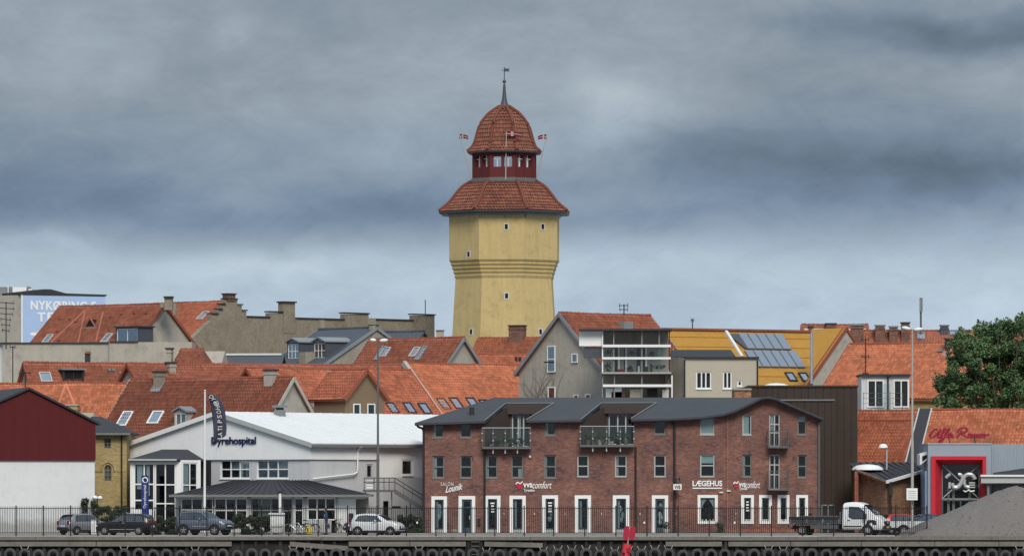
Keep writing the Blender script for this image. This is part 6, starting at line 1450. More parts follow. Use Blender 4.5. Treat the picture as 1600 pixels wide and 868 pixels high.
# red portal: splayed inner reveal
po = MB(); ou = [(1455, 833), (1455, 712), (1541, 712), (1541, 833)]; inn = [(1471.5, 833), (1471.5, 725), (1530.5, 725), (1530.5, 833)]
fo = [P(a, b, GY-.25) for a, b in ou]; mi = [P(a, b, GY-.25) for a, b in ((1461.5, 833), (1461.5, 717.5), (1535.5, 717.5), (1535.5, 833))]; fi = [P(a, b, GY+.9) for a, b in inn]
for i in range(3): po.quad(fo[i], fo[i+1], mi[i+1], mi[i]); po.quad(mi[i], mi[i+1], fi[i+1], fi[i])
for i in range(3): b0 = fo[i] + Vector((0, .5, 0)); b1 = fo[i+1] + Vector((0, .5, 0)); po.quad(fo[i], b0, b1, fo[i+1])
po_ = po.build('portal', M['red_paint'], t)
VY = GY + .85
wn2 = window(t, I4, X(1471.5, VY), X(1530.5, VY), Z(779, VY), Z(725, VY), VY, 1, 1, 'win_grey', 'glass', .07, .05, name='show_window')
lw = window(t, I4, X(1471.5, VY), X(1530.5, VY), 0.02, Z(779.5, VY), VY, 2, 1, 'teal_frame', 'glass', .10, .10, name='show_door')
for a, b in (((1472.5, 726), (1529.5, 778)), ((1529.5, 726), (1472.5, 778))): MB().tube([P(*a, VY-.06), P(*b, VY-.06)], .035, 5).build('brace_cable', M['win_light'], wn2)
def stroke(pts, r, name, m_, par, yy, n=5): MB().tube(catmull([P(a, b, yy) for a, b in pts], n), r, 7).build(name, M[m_], par, None, 50)
LY2 = VY-.14
stroke([(1478, 746), (1481, 742.5), (1485, 740)], .12, 'logo_stroke', 'chrome', wn2, LY2)
MB().box(X(1482, LY2), X(1485.5, LY2), LY2-.05, LY2+.05, Z(762, LY2), Z(752.5, LY2)).build('logo_stroke', M['chrome'], wn2)
stroke([(1487.5, 754), (1489, 759), (1494, 761), (1499, 758), (1503, 751), (1507, 744), (1512, 740.5), (1518, 741), (1522, 745), (1523, 748)], .15, 'logo_stroke', 'chrome', wn2, LY2)
stroke([(1497, 740.5), (1501, 741), (1503.5, 745), (1503, 752), (1499, 758)], .13, 'logo_stroke', 'chrome', wn2, LY2)
stroke([(1507, 748), (1506.5, 754), (1509, 759), (1514, 760.5)], .13, 'logo_stroke', 'chrome', wn2, LY2)
for y_ in (753.5, 757, 760.5): MB().box(X(1514, LY2), X(1523.5, LY2), LY2-.05, LY2+.05, Z(y_+1, LY2), Z(y_-1, LY2)).build('logo_bar', M['chrome'], wn2)
stroke([(1505, 765.5), (1509, 767.5), (1513, 765), (1517, 767), (1523, 766)], .055, 'logo_stroke', 'chrome', wn2, LY2)
for q in (1480, 1488, 1513): MB().box(X(q, VY+.3), X(q+4, VY+.3), VY+.3, VY+.4, 0.03, Z(760, VY)).build('inner_column', M['plaster_beige'], t)
# ribbed wing and canopy
WYg = GY + .6
MB().prism([P(1548.6, 693.5, WYg), P(1640, 693.5, WYg), Vector((X(1640, WYg), WYg, 0)), Vector((X(1548.6, WYg), WYg, 0))], (0, 8, 0)).build('wing_wall', M['showroom'], t)
for i in range(26): q = X(1550, WYg) + i*.16; MB().box(q-.02, q+.02, WYg-.03, WYg-.002, Z(742, WYg), Z(694, WYg)).build('rib', M['showroom'], t)
MB().prism([P(1552, 742, GY-2.4), P(1650, 742, GY-2.4), P(1650, 726, WYg-.05), P(1552, 740, WYg-.05)], (0, .01, .1)).build('canopy_roof', M['felt_dark'], t)
MB().box(X(1533, GY-2.6), X(1650, GY-2.6), GY-2.6, GY-2.4, Z(754, GY-2.6), Z(744, GY-2.6)).build('canopy_fascia', M['win_light'], t); MB().box(X(1532, GY-2.6), X(1650, GY-2.6), GY-2.75, GY-2.35, Z(744, GY-2.6)+.003, Z(741, GY-2.6)).build('canopy_edge', M['white'], t)
MB().box(X(1534, GY-2.4), X(1650, GY-2.4), GY-2.38, GY+.5, Z(756, GY-2.4), Z(754.2, GY-2.4)).build('canopy_soffit', M['win_grey'], t)
window(t, I4, X(1551, WYg), X(1640, WYg), .1, Z(757, WYg), WYg-.12, 4, 1, 'win_grey', 'glass', .1, .1, name='wing_window', backing=False); MB().box(X(1551, WYg), X(1640, WYg), WYg-.03, WYg-.008, .1, Z(757, WYg)).build('recess_shade_panel', M['shade_black'], t)  # dark sheet on the wing wall, painted shade behind the glazing
MB().box(X(1542.5, GY-2.3), X(1546, GY-2.3), GY-2.3, GY-2.1, 0, Z(755, GY-2.3)).build('canopy_post', M['win_grey'], t)
# little white gable light box on the left
k = MB(); k.prism([P(1437.5, 726, GY+1), P(1450.5, 716, GY+1), P(1450.5, 704.5, GY+1), P(1437.5, 709, GY+1)], (0, 3, 0)); k.build('white_bay', M['white'], t); MB().prism([P(1441, 720.5, GY+.97), P(1449.5, 714, GY+.97), P(1449.5, 709.5, GY+.97), P(1441, 712, GY+.97)], (0, .02, 0)).build('bay_window', M['shade_black'], t)
# script sign
SYg = GY + 4.0
t = thing('script_sign', 'dark red script letters standing on the orange showroom roof', 'sign', P(1500, 690, SYg))
def sgn(pts, r=.085): stroke(pts, r, 'letter', 'dark_red', t, SYg, 6)
o_ = (1453, 669)
S = lambda L_: [(o_[0]+a, o_[1]+b) for a, b in L_]
sgn(S([(12, 2), (8, 1), (3, 6), (0, 11), (2, 14), (7, 12), (13, 6), (17, 1)]))                  # A, left bowl
sgn(S([(17, 1), (14, 8), (13, 13), (16, 13.5), (19, 9), (22, 4), (24, 0), (22, 1), (19, 9), (19, 13), (22, 13)]))
sgn(S([(22, 13), (26, 8), (30, 2), (30, 0), (27, 3), (22, 14), (17, 21), (14, 21), (17, 17), (24, 13), (28, 12)]))
sgn(S([(34, 8), (31, 8.5), (29, 12), (31, 13.5), (35, 9), (35, 13), (38, 13)]))
sgn(S([(50, 3), (46, 9), (43, 13), (41, 13)])); sgn(S([(42, 6), (46, 1), (52, -2), (57, -.5), (57, 4), (52, 7), (49, 7.5), (53, 10), (57, 13), (61, 12)]))
sgn(S([(64, 8.5), (61, 9), (60, 12), (62, 13.5), (65, 11), (64, 8.5), (67, 9)]))
sgn(S([(67, 9), (66, 13.5), (69, 9.5), (70.5, 9), (70, 13.5), (73, 9.5), (75, 9), (74, 13), (77, 12)]))
sgn(S([(77, 12), (81, 10), (80, 8.5), (77.5, 10.5), (78, 13.5), (82, 12.5)])); sgn(S([(86, 8.8), (83, 9.5), (82.5, 12.5), (85, 13.3), (87, 10.5), (86, 8.8), (89, 9.5), (93, 8)]))
for x_, y_ in ((1482, 683), (1522, 681)): MB().tube([P(x_, y_-3, SYg+.05), P(x_+1, y_+6, SYg+.05), P(x_+2, y_+12, SYg+.8)], .04, 5).build('sign_strut', M['dark_metal'], t)
# ================================================================ quay fence
FYL, FYR = 381.0, 379.2
def fence_y(px): return FYL + (FYR-FYL)*px/1600
t = thing('quay_fence', 'long black steel picket fence along the quay edge', 'fence', (X(740, 380), 380, 0)); fence = t
posts = []; px = -17.5
while px < 1462: posts.append(px); px += 42.6 if px < 430 else 46.0 if px < 840 else 48.6
post_me = MB().box(-.045, .045, -.03, .03, 0, 2.06).mesh('post', M['black']); pick_me = MB().box(-.016, .016, -.012, .012, .17, 2.0).mesh('picket', M['black'])
cnt = 0; extra = MB(); fm = WM[fence.name].inverted()
spots = []
for a, b in zip(posts, posts[1:]):
    Ya, Yb = fence_y(a), fence_y(b); A = Vector((X(a, Ya), Ya, 0)); B = Vector((X(b, Yb), Yb, 0)); d = (B-A); n = 15
    o = bpy.data.objects.new('post', post_me); o.location = fm @ A; o.parent = fence; COL.objects.link(o)
    for z in (.22, 1.86):
        MB().bar(A + Vector((0, 0, z)), B + Vector((0, 0, z)), .03, .045).build('rail', M['black'], fence)
    for i in range(1, n+1): spots.append(A + d*i/(n+1))
o = bpy.data.objects.new('post', post_me); o.location = fm @ B; o.parent = fence; COL.objects.link(o)
for i, p in enumerate(spots):
    if i % 2 == 0 and cnt < 300: o = bpy.data.objects.new('picket', pick_me); o.location = fm @ p; o.parent = fence; COL.objects.link(o); cnt += 1
    else: extra.box(p.x-.016, p.x+.016, p.y-.010, p.y+.010, .17, 2.0)
extra.build('pickets', M['black'], fence)['kind'] = 'stuff'
for q in (145, 652, 1006.5, 1147.5): MB().box(X(q, 380)-.05, X(q, 380)+.05, 379.6, 379.7, .85, .98).build('fence_tag', M['white'], fence)

# ================================================================ vehicles
def wheel(parent, fr, x, y, r, w=.2, rimr=.66, side=1, rimm='rim', spokes=5):
    tb = MB().lathe([(r*.62, -w/2), (r*.93, -w/2), (r, -w*.35), (r, w*.35), (r*.93, w/2), (r*.62, w/2)], 22, (0, 0, 0), axis='Y', cap=False)
    f_ = fr @ Matrix.Translation((x, y, r)); o = tb.build('wheel', M['tyre'], parent, f_, 40)
    MB().lathe([(.01, -w*.1), (r*.66, -w*.1), (r*.66, w*.1), (.01, w*.1)], 16, axis='Y').build('wheel_well', M['black'], o, f_)
    rm = MB(); ys = side*w*.40
    rm.lathe([(r*rimr, ys-.03*side), (r*rimr, ys+.01*side), (r*rimr*.86, ys+.01*side), (r*rimr*.86, ys-.03*side)], 18, axis='Y', cap=False)
    for k in range(spokes):
        a = 2*math.pi*k/spokes+.3; rm.bar((0, ys-.008*side, 0), (math.cos(a)*r*rimr*.92, ys-.008*side, math.sin(a)*r*rimr*.92), r*.20, .03, up=(0, 1, 0))
    rm.lathe([(.01, ys-.02*side), (r*.16, ys-.02*side), (r*.16, ys+.02*side), (.01, ys+.02*side)], 10, axis='Y')
    rm.build('rim', M[rimm], o, f_)
    return o
def car(name, label, loc, rz, L, W, Hh, top, paint, belt, sidewins, ws, rw, wb, wr, rimm='rim', zb=.24, cladding=None, plate=None, extra=None, cat='car', topk=.76, spokes=5):
    """local x forward. top: roof line (x,z); ws / rw: x range of windscreen / rear window"""
    t = thing(name, label, cat, loc, rz); fr = WM[t.name]; hl = L/2; hw0 = W/2
    tp = [(p.x, p.z) for p in catmull([(a, 0, b) for a, b in top], 5)]; tp = sorted(tp)
    ztop = lambda x: interp(x, tp); zroof = max(b for _, b in top)
    def hw(x): return hw0*(1 - .20*max(0, (abs(x)-hl*.72)/(hl*.28))**2.2)
    def sect(x):
        zt = ztop(x); bl = min(belt, zt-.02); t_ = max(0, min(1, (zt-belt)/(zroof-belt))); h_ = hw(x)
        zbb = zb + .10*max(0, (abs(x)-hl*.8)/(hl*.2)); zbb = min(zbb, zt-.2)
        tw = h_*(.93 + (topk-.93)*t_); ze = zt - .075*t_ - .012
        return [(0, zbb), (h_*.84, zbb), (h_*.97, zbb+.10), (h_, zbb+(bl-zbb)*.5), (h_*.992, zbb+(bl-zbb)*.82), (h_*.945, bl), (tw, max(ze, bl+.004)), (tw*.90, zt-.004), (tw*.5, zt+.012), (0, zt+.02)]
    xs = sorted(set([-hl, -hl+.03, -hl+.1, hl-.1, hl-.03, hl] + [-hl + L*i/46 for i in range(47)])); nst = len(xs); mb = MB(); m = None; rings = []
    for x in xs:
        s_ = sect(x); ring = [(x, y, z) for y, z in s_] + [(x, -y, z) for y, z in s_[-2:0:-1]]; m = len(ring); rings += ring
    fs = [(i*m+j, i*m+(j+1) % m, (i+1)*m+(j+1) % m, (i+1)*m+j) for i in range(nst-1) for j in range(m)] + [tuple(range(m)), tuple(range((nst-1)*m, nst*m))]
    body = mb.add(rings, fs).build('body', M[paint], t, fr, 38)
    def sidey(x, z):
        s_ = sect(x); bl = s_[5][1]
        for (y0, z0), (y1, z1) in zip(s_[3:7], s_[4:8]):
            if z0 <= z <= z1 and z1 > z0: return y0 + (y1-y0)*(z-z0)/(z1-z0)
        return s_[6][0] if z > s_[6][1] else s_[3][0]
    def sidepatch(poly, name, mname, off, par):
        n = 7; lo_, up_ = poly
        for sg in (-1, 1):
            k = MB(); g1 = []; g2 = []
            for i in range(n+1):
                f_ = i/n; a = Vector(lo_[0]).lerp(Vector(lo_[1]), f_); b = Vector(up_[0]).lerp(Vector(up_[1]), f_); col = []
                for j in range(5): q = a.lerp(b, j/4); col.append((q.x, sg*(sidey(q.x, q.y)+off), q.y))
                g1.append(col)
            vs = [p for c_ in g1 for p in c_]; k.add(vs, [(i*5+j, i*5+j+1, (i+1)*5+j+1, (i+1)*5+j) for i in range(n) for j in range(4)])
            k.build(name, M[mname], par, fr, 30)
    for sw in sidewins: sidepatch(sw, 'side_window', 'car_glass', .012, t); 
    for sw in sidewins:
        (l0, l1), (u0, u1) = sw; ex = lambda p, dx_, dz_: (p[0]+dx_, p[1]+dz_)
        sidepatch(((ex(l0, -.035, -.03), ex(l1, .035, -.03)), (ex(u0, -.03, .03), ex(u1, .03, .03))), 'window_seal', 'black', .006, body)
    def topwin(x0, x1, name, k0):
        n = 8; k = MB(); cols = []
        for i in range(n+1):
            x = x0 + (x1-x0)*i/n; s_ = sect(x); w_ = s_[7][0]*.98; cols.append([(x, w_*c_, ztop(x) + .02 + .012*(1-abs(c_))) for c_ in (-1, -.5, 0, .5, 1)])
        vs = [p for c_ in cols for p in c_]; k.add(vs, [(i*5+j, i*5+j+1, (i+1)*5+j+1, (i+1)*5+j) for i in range(n) for j in range(4)]); k.build(name, M['car_glass'], t, fr, 40)
    topwin(*ws, 'windscreen', 1); topwin(*rw, 'rear_window', 1)
    for x in (-wb/2, wb/2):
        for sg in (-1, 1):
            ar = MB(); n = 16; pts = [(x + math.cos(math.pi*i/n)*(wr*1.20), wr + math.sin(math.pi*i/n)*(wr*1.20)) for i in range(n+1)]
            yy = hw(x)+.004; k = MB(); vs = [(x, sg*yy, wr*.8)] + [(a, sg*(sidey(a, b)+.006), max(b, zb*.9)) for a, b in pts]; k.add(vs, [(0, i+1, i+2) for i in range(n)]); k.build('wheel_arch', M[cladding or 'black'], t, fr)
            wheel(t, fr, x, sg*(hw(x)-.07), wr, .20, .68, sg, rimm, spokes)
    hz = ztop(hl-.12)
    for sg in (-1, 1):
        f_ = Matrix.Translation((hl-.16, sg*(hw(hl-.16)*.80), hz-.13)); k = MB().lathe([(.02, -.03), (.11, -.02), (.13, .05), (.02, .12)], 12, axis='Y'); k.v = [(p[1]*1.1, p[0]*1.25, p[2]*.85) for p in k.v]; k.build('headlight', M['lamp_white'], t, fr @ f_, 50)
        k = MB().box(-hl-.015, -hl+.16, -.09, .09, 0, .26); k.build('tail_light', M['dark_red'], t, fr @ Matrix.Translation((.02, sg*(hw(-hl+.05)*.86), belt-.22)))
        k = MB().lathe([(.01, 0), (.06, .02), (.07, .1), (.05, .16), (.01, .18)], 10, axis='Y'); k.v = [(p[0]*.9, p[1]*sg, p[2]*1.3) for p in k.v]; k.build('mirror', M[paint], t, fr @ Matrix.Translation((ws[0]-.12 if ws[0] < ws[1] else ws[1]-.12, sg*(hw(ws[0])*.95), belt+.06)), 50)
        MB().box(-wb/2+wr*1.3, wb/2-wr*1.3, sg*hw0*.97-.02, sg*hw0*.97+.02, zb-.02, zb+.09).build('sill', M[cladding or 'black'], t, fr)
        MB().box(-.05, -.20, sg*(hw0+.004)-.012, sg*(hw0+.004)+.012, belt-.12, belt-.08).build('door_handle', M['chrome'], t, fr)
        dl = .30; sidepatch((((dl-.008, zb+.12), (dl+.008, zb+.12)), ((dl-.008, belt-.03), (dl+.008, belt-.03))), 'door_gap', 'black', .005, body)
    g_ = MB().box(hl-.05, hl+.015, -hw0*.5, hw0*.5, hz-.30, hz-.14).build('grille', M['black'], t, fr)
    MB().box(hl-.06, hl+.02, -hw0*.62, hw0*.62, zb+.14, zb+.24).build('air_intake', M['black'], t, fr)
    MB().box(hl, hl+.03, -.26, .26, zb+.25, zb+.37).build('number_plate', M[plate or 'white'], t, fr); MB().box(-hl-.03, -hl, -.26, .26, .55, .67).build('number_plate', M[plate or 'white'], t, fr)
    MB().box(-hl-.03, -hl+.08, -hw0*.78, hw0*.78, zb+.08, zb+.28).build('rear_bumper', M[cladding or paint], t, fr)
    if extra: extra(t, fr, ztop, hw)
    return t
def paint(name, col, metal=0.0, rough=.3): M[name] = mat(name, col, rough, var=.04, fine=.05, metal=metal, coat=.35, spec=.4)
paint('paint_silver', (.30, .31, .33), .5); paint('paint_black', (.012, .013, .018), .1, .25); paint('paint_bluegrey', (.16, .19, .24), .5); paint('paint_white', (.66, .68, .70), 0, .3); paint('paint_red', (.45, .015, .015)); paint('paint_navy', (.02, .03, .07)); paint('paint_dark', (.03, .032, .036))
def gp(px, Y): return (X(px, Y), Y, 0)

# grey hatchback seen from behind
car('hatchback_car', 'old silver grey hatchback seen from behind, beside the white shed wall', gp(131, 392), R(42), 3.75, 1.62, 1.45,
    [(-1.87, .55), (-1.84, .80), (-1.70, 1.0), (-1.35, 1.36), (-.6, 1.45), (.15, 1.42), (.55, 1.22), (.95, .96), (1.55, .86), (1.80, .72), (1.87, .55)], 'paint_silver', .92,
    [(((-1.25, .96), (-.35, .96)), ((-1.15, 1.30), (-.35, 1.36))), (((-.27, .96), (.72, .96)), ((-.27, 1.36), (.25, 1.31)))], (.92, .25), (-1.68, -1.33), 2.45, .29, cladding='dark_metal')
def estate_extra(t, fr, ztop, hw):
    for sg in (-1, 1): MB().tube([(-1.95, sg*.55, ztop(-1.9)+.09), (-.2, sg*.55, ztop(-.2)+.09)], .022, 6).build('roof_rail', M['chrome'], t, fr)
    for sg in (-1, 1): MB().box(-1.7, .75, sg*.845-.01, sg*.845+.01, .955, .975).build('chrome_trim', M['chrome'], t, fr); MB().box(-1.2, .9, sg*.89-.012, sg*.89+.012, .38, .42).build('chrome_trim', M['chrome'], t, fr)
car('estate_car', 'black estate car with chrome trim facing left behind the fence', gp(197, 388), R(163), 3.95, 1.75, 1.46,
    [(-1.97, .55), (-1.95, .85), (-1.88, 1.0), (-1.62, 1.38), (-.9, 1.46), (-.1, 1.45), (.30, 1.32), (.85, .98), (1.5, .88), (1.88, .74), (1.97, .55)], 'paint_black', .94,
    [(((-1.55, .99), (-.98, .99)), ((-1.42, 1.30), (-.98, 1.36))), (((-.90, .99), (-.22, .99)), ((-.90, 1.37), (-.22, 1.37))), (((-.14, .99), (.65, .99)), ((-.14, 1.37), (.18, 1.31)))], (.82, .20), (-1.87, -1.64), 2.5, .31, extra=estate_extra, spokes=7)
def suv_extra(t, fr, ztop, hw):
    for sg in (-1, 1): MB().tube([(-1.4, sg*.58, ztop(-1.4)+.07), (0, sg*.58, ztop(0)+.07)], .025, 6).build('roof_rail', M['grey_metal'], t, fr)
    for sg in (-1, 1): MB().box(-.5, .6, sg*.905-.015, sg*.905+.015, .58, .64).build('door_moulding', M['rim'], t, fr)
    MB().box(1.9, 1.96, -.42, .42, .60, .66).build('chrome_bar', M['chrome'], t, fr)
car('suv_car', 'blue grey three door off-road car parked before the animal clinic', gp(320, 386.5), R(-24), 3.75, 1.80, 1.66,
    [(-1.87, .60), (-1.86, .95), (-1.80, 1.10), (-1.60, 1.52), (-1.1, 1.65), (-.3, 1.66), (.20, 1.55), (.78, 1.16), (1.2, 1.10), (1.62, 1.0), (1.83, .82), (1.87, .60)], 'paint_bluegrey', 1.04,
    [(((-1.50, 1.10), (-.45, 1.10)), ((-1.32, 1.50), (-.45, 1.55))), (((-.37, 1.10), (.62, 1.10)), ((-.37, 1.55), (.12, 1.49)))], (.76, .18), (-1.78, -1.60), 2.36, .36, zb=.34, extra=suv_extra)
car('city_car', 'small white city car facing right behind the tall lamp post', gp(590, 386.5), R(-17), 3.50, 1.64, 1.47,
    [(-1.75, .55), (-1.74, .85), (-1.66, 1.05), (-1.48, 1.36), (-1.0, 1.46), (-.3, 1.47), (.25, 1.38), (.95, .99), (1.35, .90), (1.66, .74), (1.75, .52)], 'paint_white', .93,
    [(((-1.38, 1.0), (-.75, .97)), ((-1.15, 1.30), (-.75, 1.36))), (((-.68, .97), (.55, .97)), ((-.68, 1.36), (.08, 1.31)))], (.92, .22), (-1.68, -1.5), 2.35, .29)
car('small_car', 'dark small car half hidden behind the white city car', gp(576, 391), R(196), 3.4, 1.6, 1.35,
    [(-1.7, .55), (-1.67, .85), (-1.5, 1.0), (-1.2, 1.28), (-.5, 1.35), (.15, 1.33), (.55, 1.15), (.95, .92), (1.45, .84), (1.62, .7), (1.7, .55)], 'paint_dark', .88,
    [(((-1.1, .93), (.6, .93)), ((-1.0, 1.22), (.2, 1.24)))], (.92, .25), (-1.48, -1.2), 2.3, .28)
car('hatchback_car', 'red hatchback standing behind the white trailer near the showroom', gp(1413, 394.5), R(15), 3.6, 1.65, 1.42,
    [(-1.8, .55), (-1.78, .85), (-1.6, 1.0), (-1.3, 1.34), (-.6, 1.42), (.15, 1.4), (.55, 1.2), (.95, .95), (1.5, .86), (1.72, .72), (1.8, .55)], 'paint_red', .92,
    [(((-1.25, .97), (-.35, .97)), ((-1.12, 1.28), (-.35, 1.33))), (((-.27, .97), (.7, .97)), ((-.27, 1.33), (.25, 1.28)))], (.92, .25), (-1.58, -1.3), 2.4, .29)
car('saloon_car', 'dark blue saloon car beside the red portal of the showroom', gp(1442, 393.0), R(-160), 3.8, 1.7, 1.42,
    [(-1.9, .55), (-1.87, .82), (-1.5, .98), (-1.1, 1.28), (-.5, 1.42), (.15, 1.40), (.55, 1.22), (1.0, .95), (1.55, .86), (1.82, .72), (1.9, .55)], 'paint_navy', .92,
    [(((-1.05, .97), (-.35, .97)), ((-.8, 1.28), (-.35, 1.34))), (((-.27, .97), (.75, .97)), ((-.27, 1.34), (.25, 1.29)))], (.97, .25), (-1.48, -.9), 2.45, .29)

# flatbed truck
def truck():
    Y = 386.5; L = 6.75; cx = 1315
    t = thing('flatbed_truck', 'white cab flatbed truck with dark drop sides before the dark clad block', 'truck', gp(1311, Y), R(-19)); fr = WM[t.name]
    x0 = -3.25; xc = .52; fx = 3.42; hw = .98; Hc = 2.26
    top = [(xc, 2.10), (xc+.12, 2.22), (xc+.7, 2.27), (1.75, 2.20), (2.15, 1.95), (2.75, 1.42), (3.05, 1.20), (3.30, .98), (fx, .62)]
    tp = sorted((p.x, p.z) for p in catmull([(a, 0, b) for a, b in top], 6)); zt = lambda x: interp(x, tp); belt = 1.22
    def sect(x):
        z = zt(x); h_ = hw*(1-.22*max(0, (x-2.3)/1.12)**2); bl = min(belt, z-.03); t_ = max(0, min(1, (z-belt)/(Hc-belt))); tw = h_*(.96-.10*t_)
        return [(0, .38), (h_*.9, .38), (h_, .5), (h_, (.5+bl)/2), (h_*.99, bl*.9), (h_*.975, bl), (tw, max(z-.09*t_-.02, bl+.005)), (tw*.9, z-.005), (tw*.5, z+.015), (0, z+.02)]
    xs = [xc + (fx-xc)*i/34 for i in range(35)]; vs = []; m = 0
    for x in xs: s_ = sect(x); r_ = [(x, y, z) for y, z in s_] + [(x, -y, z) for y, z in s_[-2:0:-1]]; m = len(r_); vs += r_
    fs = [(i*m+j, i*m+(j+1) % m, (i+1)*m+(j+1) % m, (i+1)*m+j) for i in range(34) for j in range(m)] + [tuple(range(m)), tuple(range(34*m, 35*m))]
    cab = MB().add(vs, fs).build('cab', M['paint_white'], t, fr, 38)
    def sy(x, z):
        s_ = sect(x)
        for (y0, z0), (y1, z1) in zip(s_[3:7], s_[4:8]):
            if z0 <= z <= z1: return y0 + (y1-y0)*(z-z0)/max(1e-6, z1-z0)
        return s_[3][0]
    def patch(pts, name, mn, off, par):
        for sg in (-1, 1): MB().add([(x, sg*(sy(x, z)+off), z) for x, z in pts], [tuple(range(len(pts)))]).build(name, M[mn], par, fr)
    patch([(.98, 1.30), (1.25, 1.16), (1.95, 1.16), (2.15, 1.22), (2.05, 1.55), (1.62, 1.88), (.98, 1.92)], 'side_window', 'car_glass', .02, t)
    patch([(.93, 1.27), (1.22, 1.11), (2.0, 1.11), (2.22, 1.2), (2.1, 1.6), (1.66, 1.94), (.93, 1.97)], 'window_seal', 'black', .012, cab)
    patch([(2.15, .72), (2.9, .72), (2.9, .98), (2.75, 1.06), (2.3, 1.06)], 'bumper_corner', 'dark_metal', .02, t)
    patch([(.78, .62), (.81, .62), (.81, 1.98), (.78, 1.98)], 'door_gap', 'black', .008, cab); patch([(2.02, .6), (2.05, .6), (2.05, 1.14), (2.02, 1.14)], 'door_gap', 'black', .008, cab)
    patch([(.88, 1.0), (1.05, 1.0), (1.05, 1.06), (.88, 1.06)], 'door_handle', 'black', .02, t); patch([(.6, .58), (1.9, .58), (1.9, .66), (.6, .66)], 'side_moulding', 'black', .02, t)
    k = MB(); cols = []
    for i in range(9): x = 1.98 + (2.82-1.98)*i/8; s_ = sect(x); w_ = s_[7][0]; cols.append([(x, w_*c_, zt(x)+.025+.012*(1-abs(c_))) for c_ in (-1, -.5, 0, .5, 1)])
    k.add([p for c_ in cols for p in c_], [(i*5+j, i*5+j+1, (i+1)*5+j+1, (i+1)*5+j) for i in range(8) for j in range(4)]); k.build('windscreen', M['car_glass'], t, fr, 40)
    for sg in (-1, 1):
        MB().box(2.05, 2.22, sg*1.14-.10, sg*1.14+.10, 1.12, 1.50).build('mirror', M['black'], t, fr)
        MB().box(2.98, 3.10, sg*.66-.14, sg*.66+.14, .98, 1.12).build('headlight', M['lamp_white'], t, fr)
    MB().box(fx-.18, fx+.05, -.8, .8, .42, .66).build('bumper', M['dark_metal'], t, fr); MB().box(fx-.16, fx+.03, -.5, .5, .68, .98).build('grille', M['black'], t, fr); MB().box(fx+.05, fx+.08, -.26, .26, .50, .62).build('number_plate', M['yellow'], t, fr); MB().lathe([(.01, 0), (.09, 0), (.09, .04), (.01, .04)], 12).build('badge', M['chrome'], t, fr @ Matrix.Translation((fx+.03, 0, .86)) @ Matrix.Rotation(R(90), 4, 'Y'))
    # chassis and bed
    for sg in (-1, 1): MB().box(x0+.1, xc+.2, sg*.42-.05, sg*.42+.05, .48, .66).build('chassis_rail', M['black'], t, fr)
    bed = MB().box(x0, xc-.12, -1.02, 1.02, .80, .90).build('bed_floor', M['steel'], t, fr)
    for sg in (-1, 1):
        n = 2
        for i in range(n): a = x0+.04 + (xc-.22-x0)*i/n; b = x0 + (xc-.22-x0)*(i+1)/n; MB().box(a, b, sg*1.02-.025, sg*1.02+.025, .905, 1.27).build('drop_side', M['dark_metal'], bed, fr); MB().box(a, b, sg*1.05-.012, sg*1.05+.012, .96, 1.02).build('side_rib', M['steel'], bed, fr)
        for i in range(4): q = x0+.08 + (xc-.3-x0)*i/3; MB().box(q-.04, q+.04, sg*1.05-.015, sg*1.05+.03, .86, 1.12).build('side_latch', M['grey_metal'], bed, fr)
        MB().box(x0+1.5, xc-.3, sg*.96-.02, sg*.96+.02, .45, .72).build('side_guard', M['steel'], t, fr)
    MB().box(x0-.03, x0, -1.0, 1.0, .905, 1.27).build('tail_board', M['dark_metal'], bed, fr); MB().box(xc-.2, xc-.13, -1.0, 1.0, .905, 1.62).build('headboard', M['steel'], bed, fr)
    MB().box(x0+.6, xc-.5, -.3, .25, .91, 1.34).build('cargo_plank', M['timber_quay'], bed, fr); MB().box(x0+1.1, x0+1.3, -.1, .1, .91, 1.5).build('cargo_post', M['dark_metal'], bed, fr)
    MB().box(x0-.12, x0+.12, -.95, .95, .42, .56).build('rear_bar', M['steel'], t, fr)
    for sg in (-1, 1): MB().box(x0-.16, x0-.10, sg*.78-.16, sg*.78+.16, .54, .68).build('tail_light', M['dark_red'], t, fr); MB().box(x0+.36, x0+.40, sg*.9-.15, sg*.9+.15, .25, .75).build('mud_flap', M['black'], t, fr); MB().box(x0+.4, x0+1.35, sg*.93-.14, sg*.93+.14, .74, .79).build('mudguard', M['black'], t, fr)
    for sg in (-1, 1): wheel(t, fr, x0+.88, sg*.88, .34, .26, .58, sg, 'rim', 6); wheel(t, fr, 2.28, sg*.90, .34, .24, .58, sg, 'rim', 6)
    for sg in (-1, 1):
        n = 14; k = MB(); k.add([(2.28, sg*(hw+.006), .3)] + [(2.28+math.cos(math.pi*i/n)*.43, sg*(hw+.006), .34+math.sin(math.pi*i/n)*.42) for i in range(n+1)], [(0, i+1, i+2) for i in range(n)]); k.build('wheel_arch', M['black'], t, fr)
    MB().box(-1.0, -.3, -.8, -.5, .40, .72).build('fuel_tank', M['black'], t, fr)
truck()
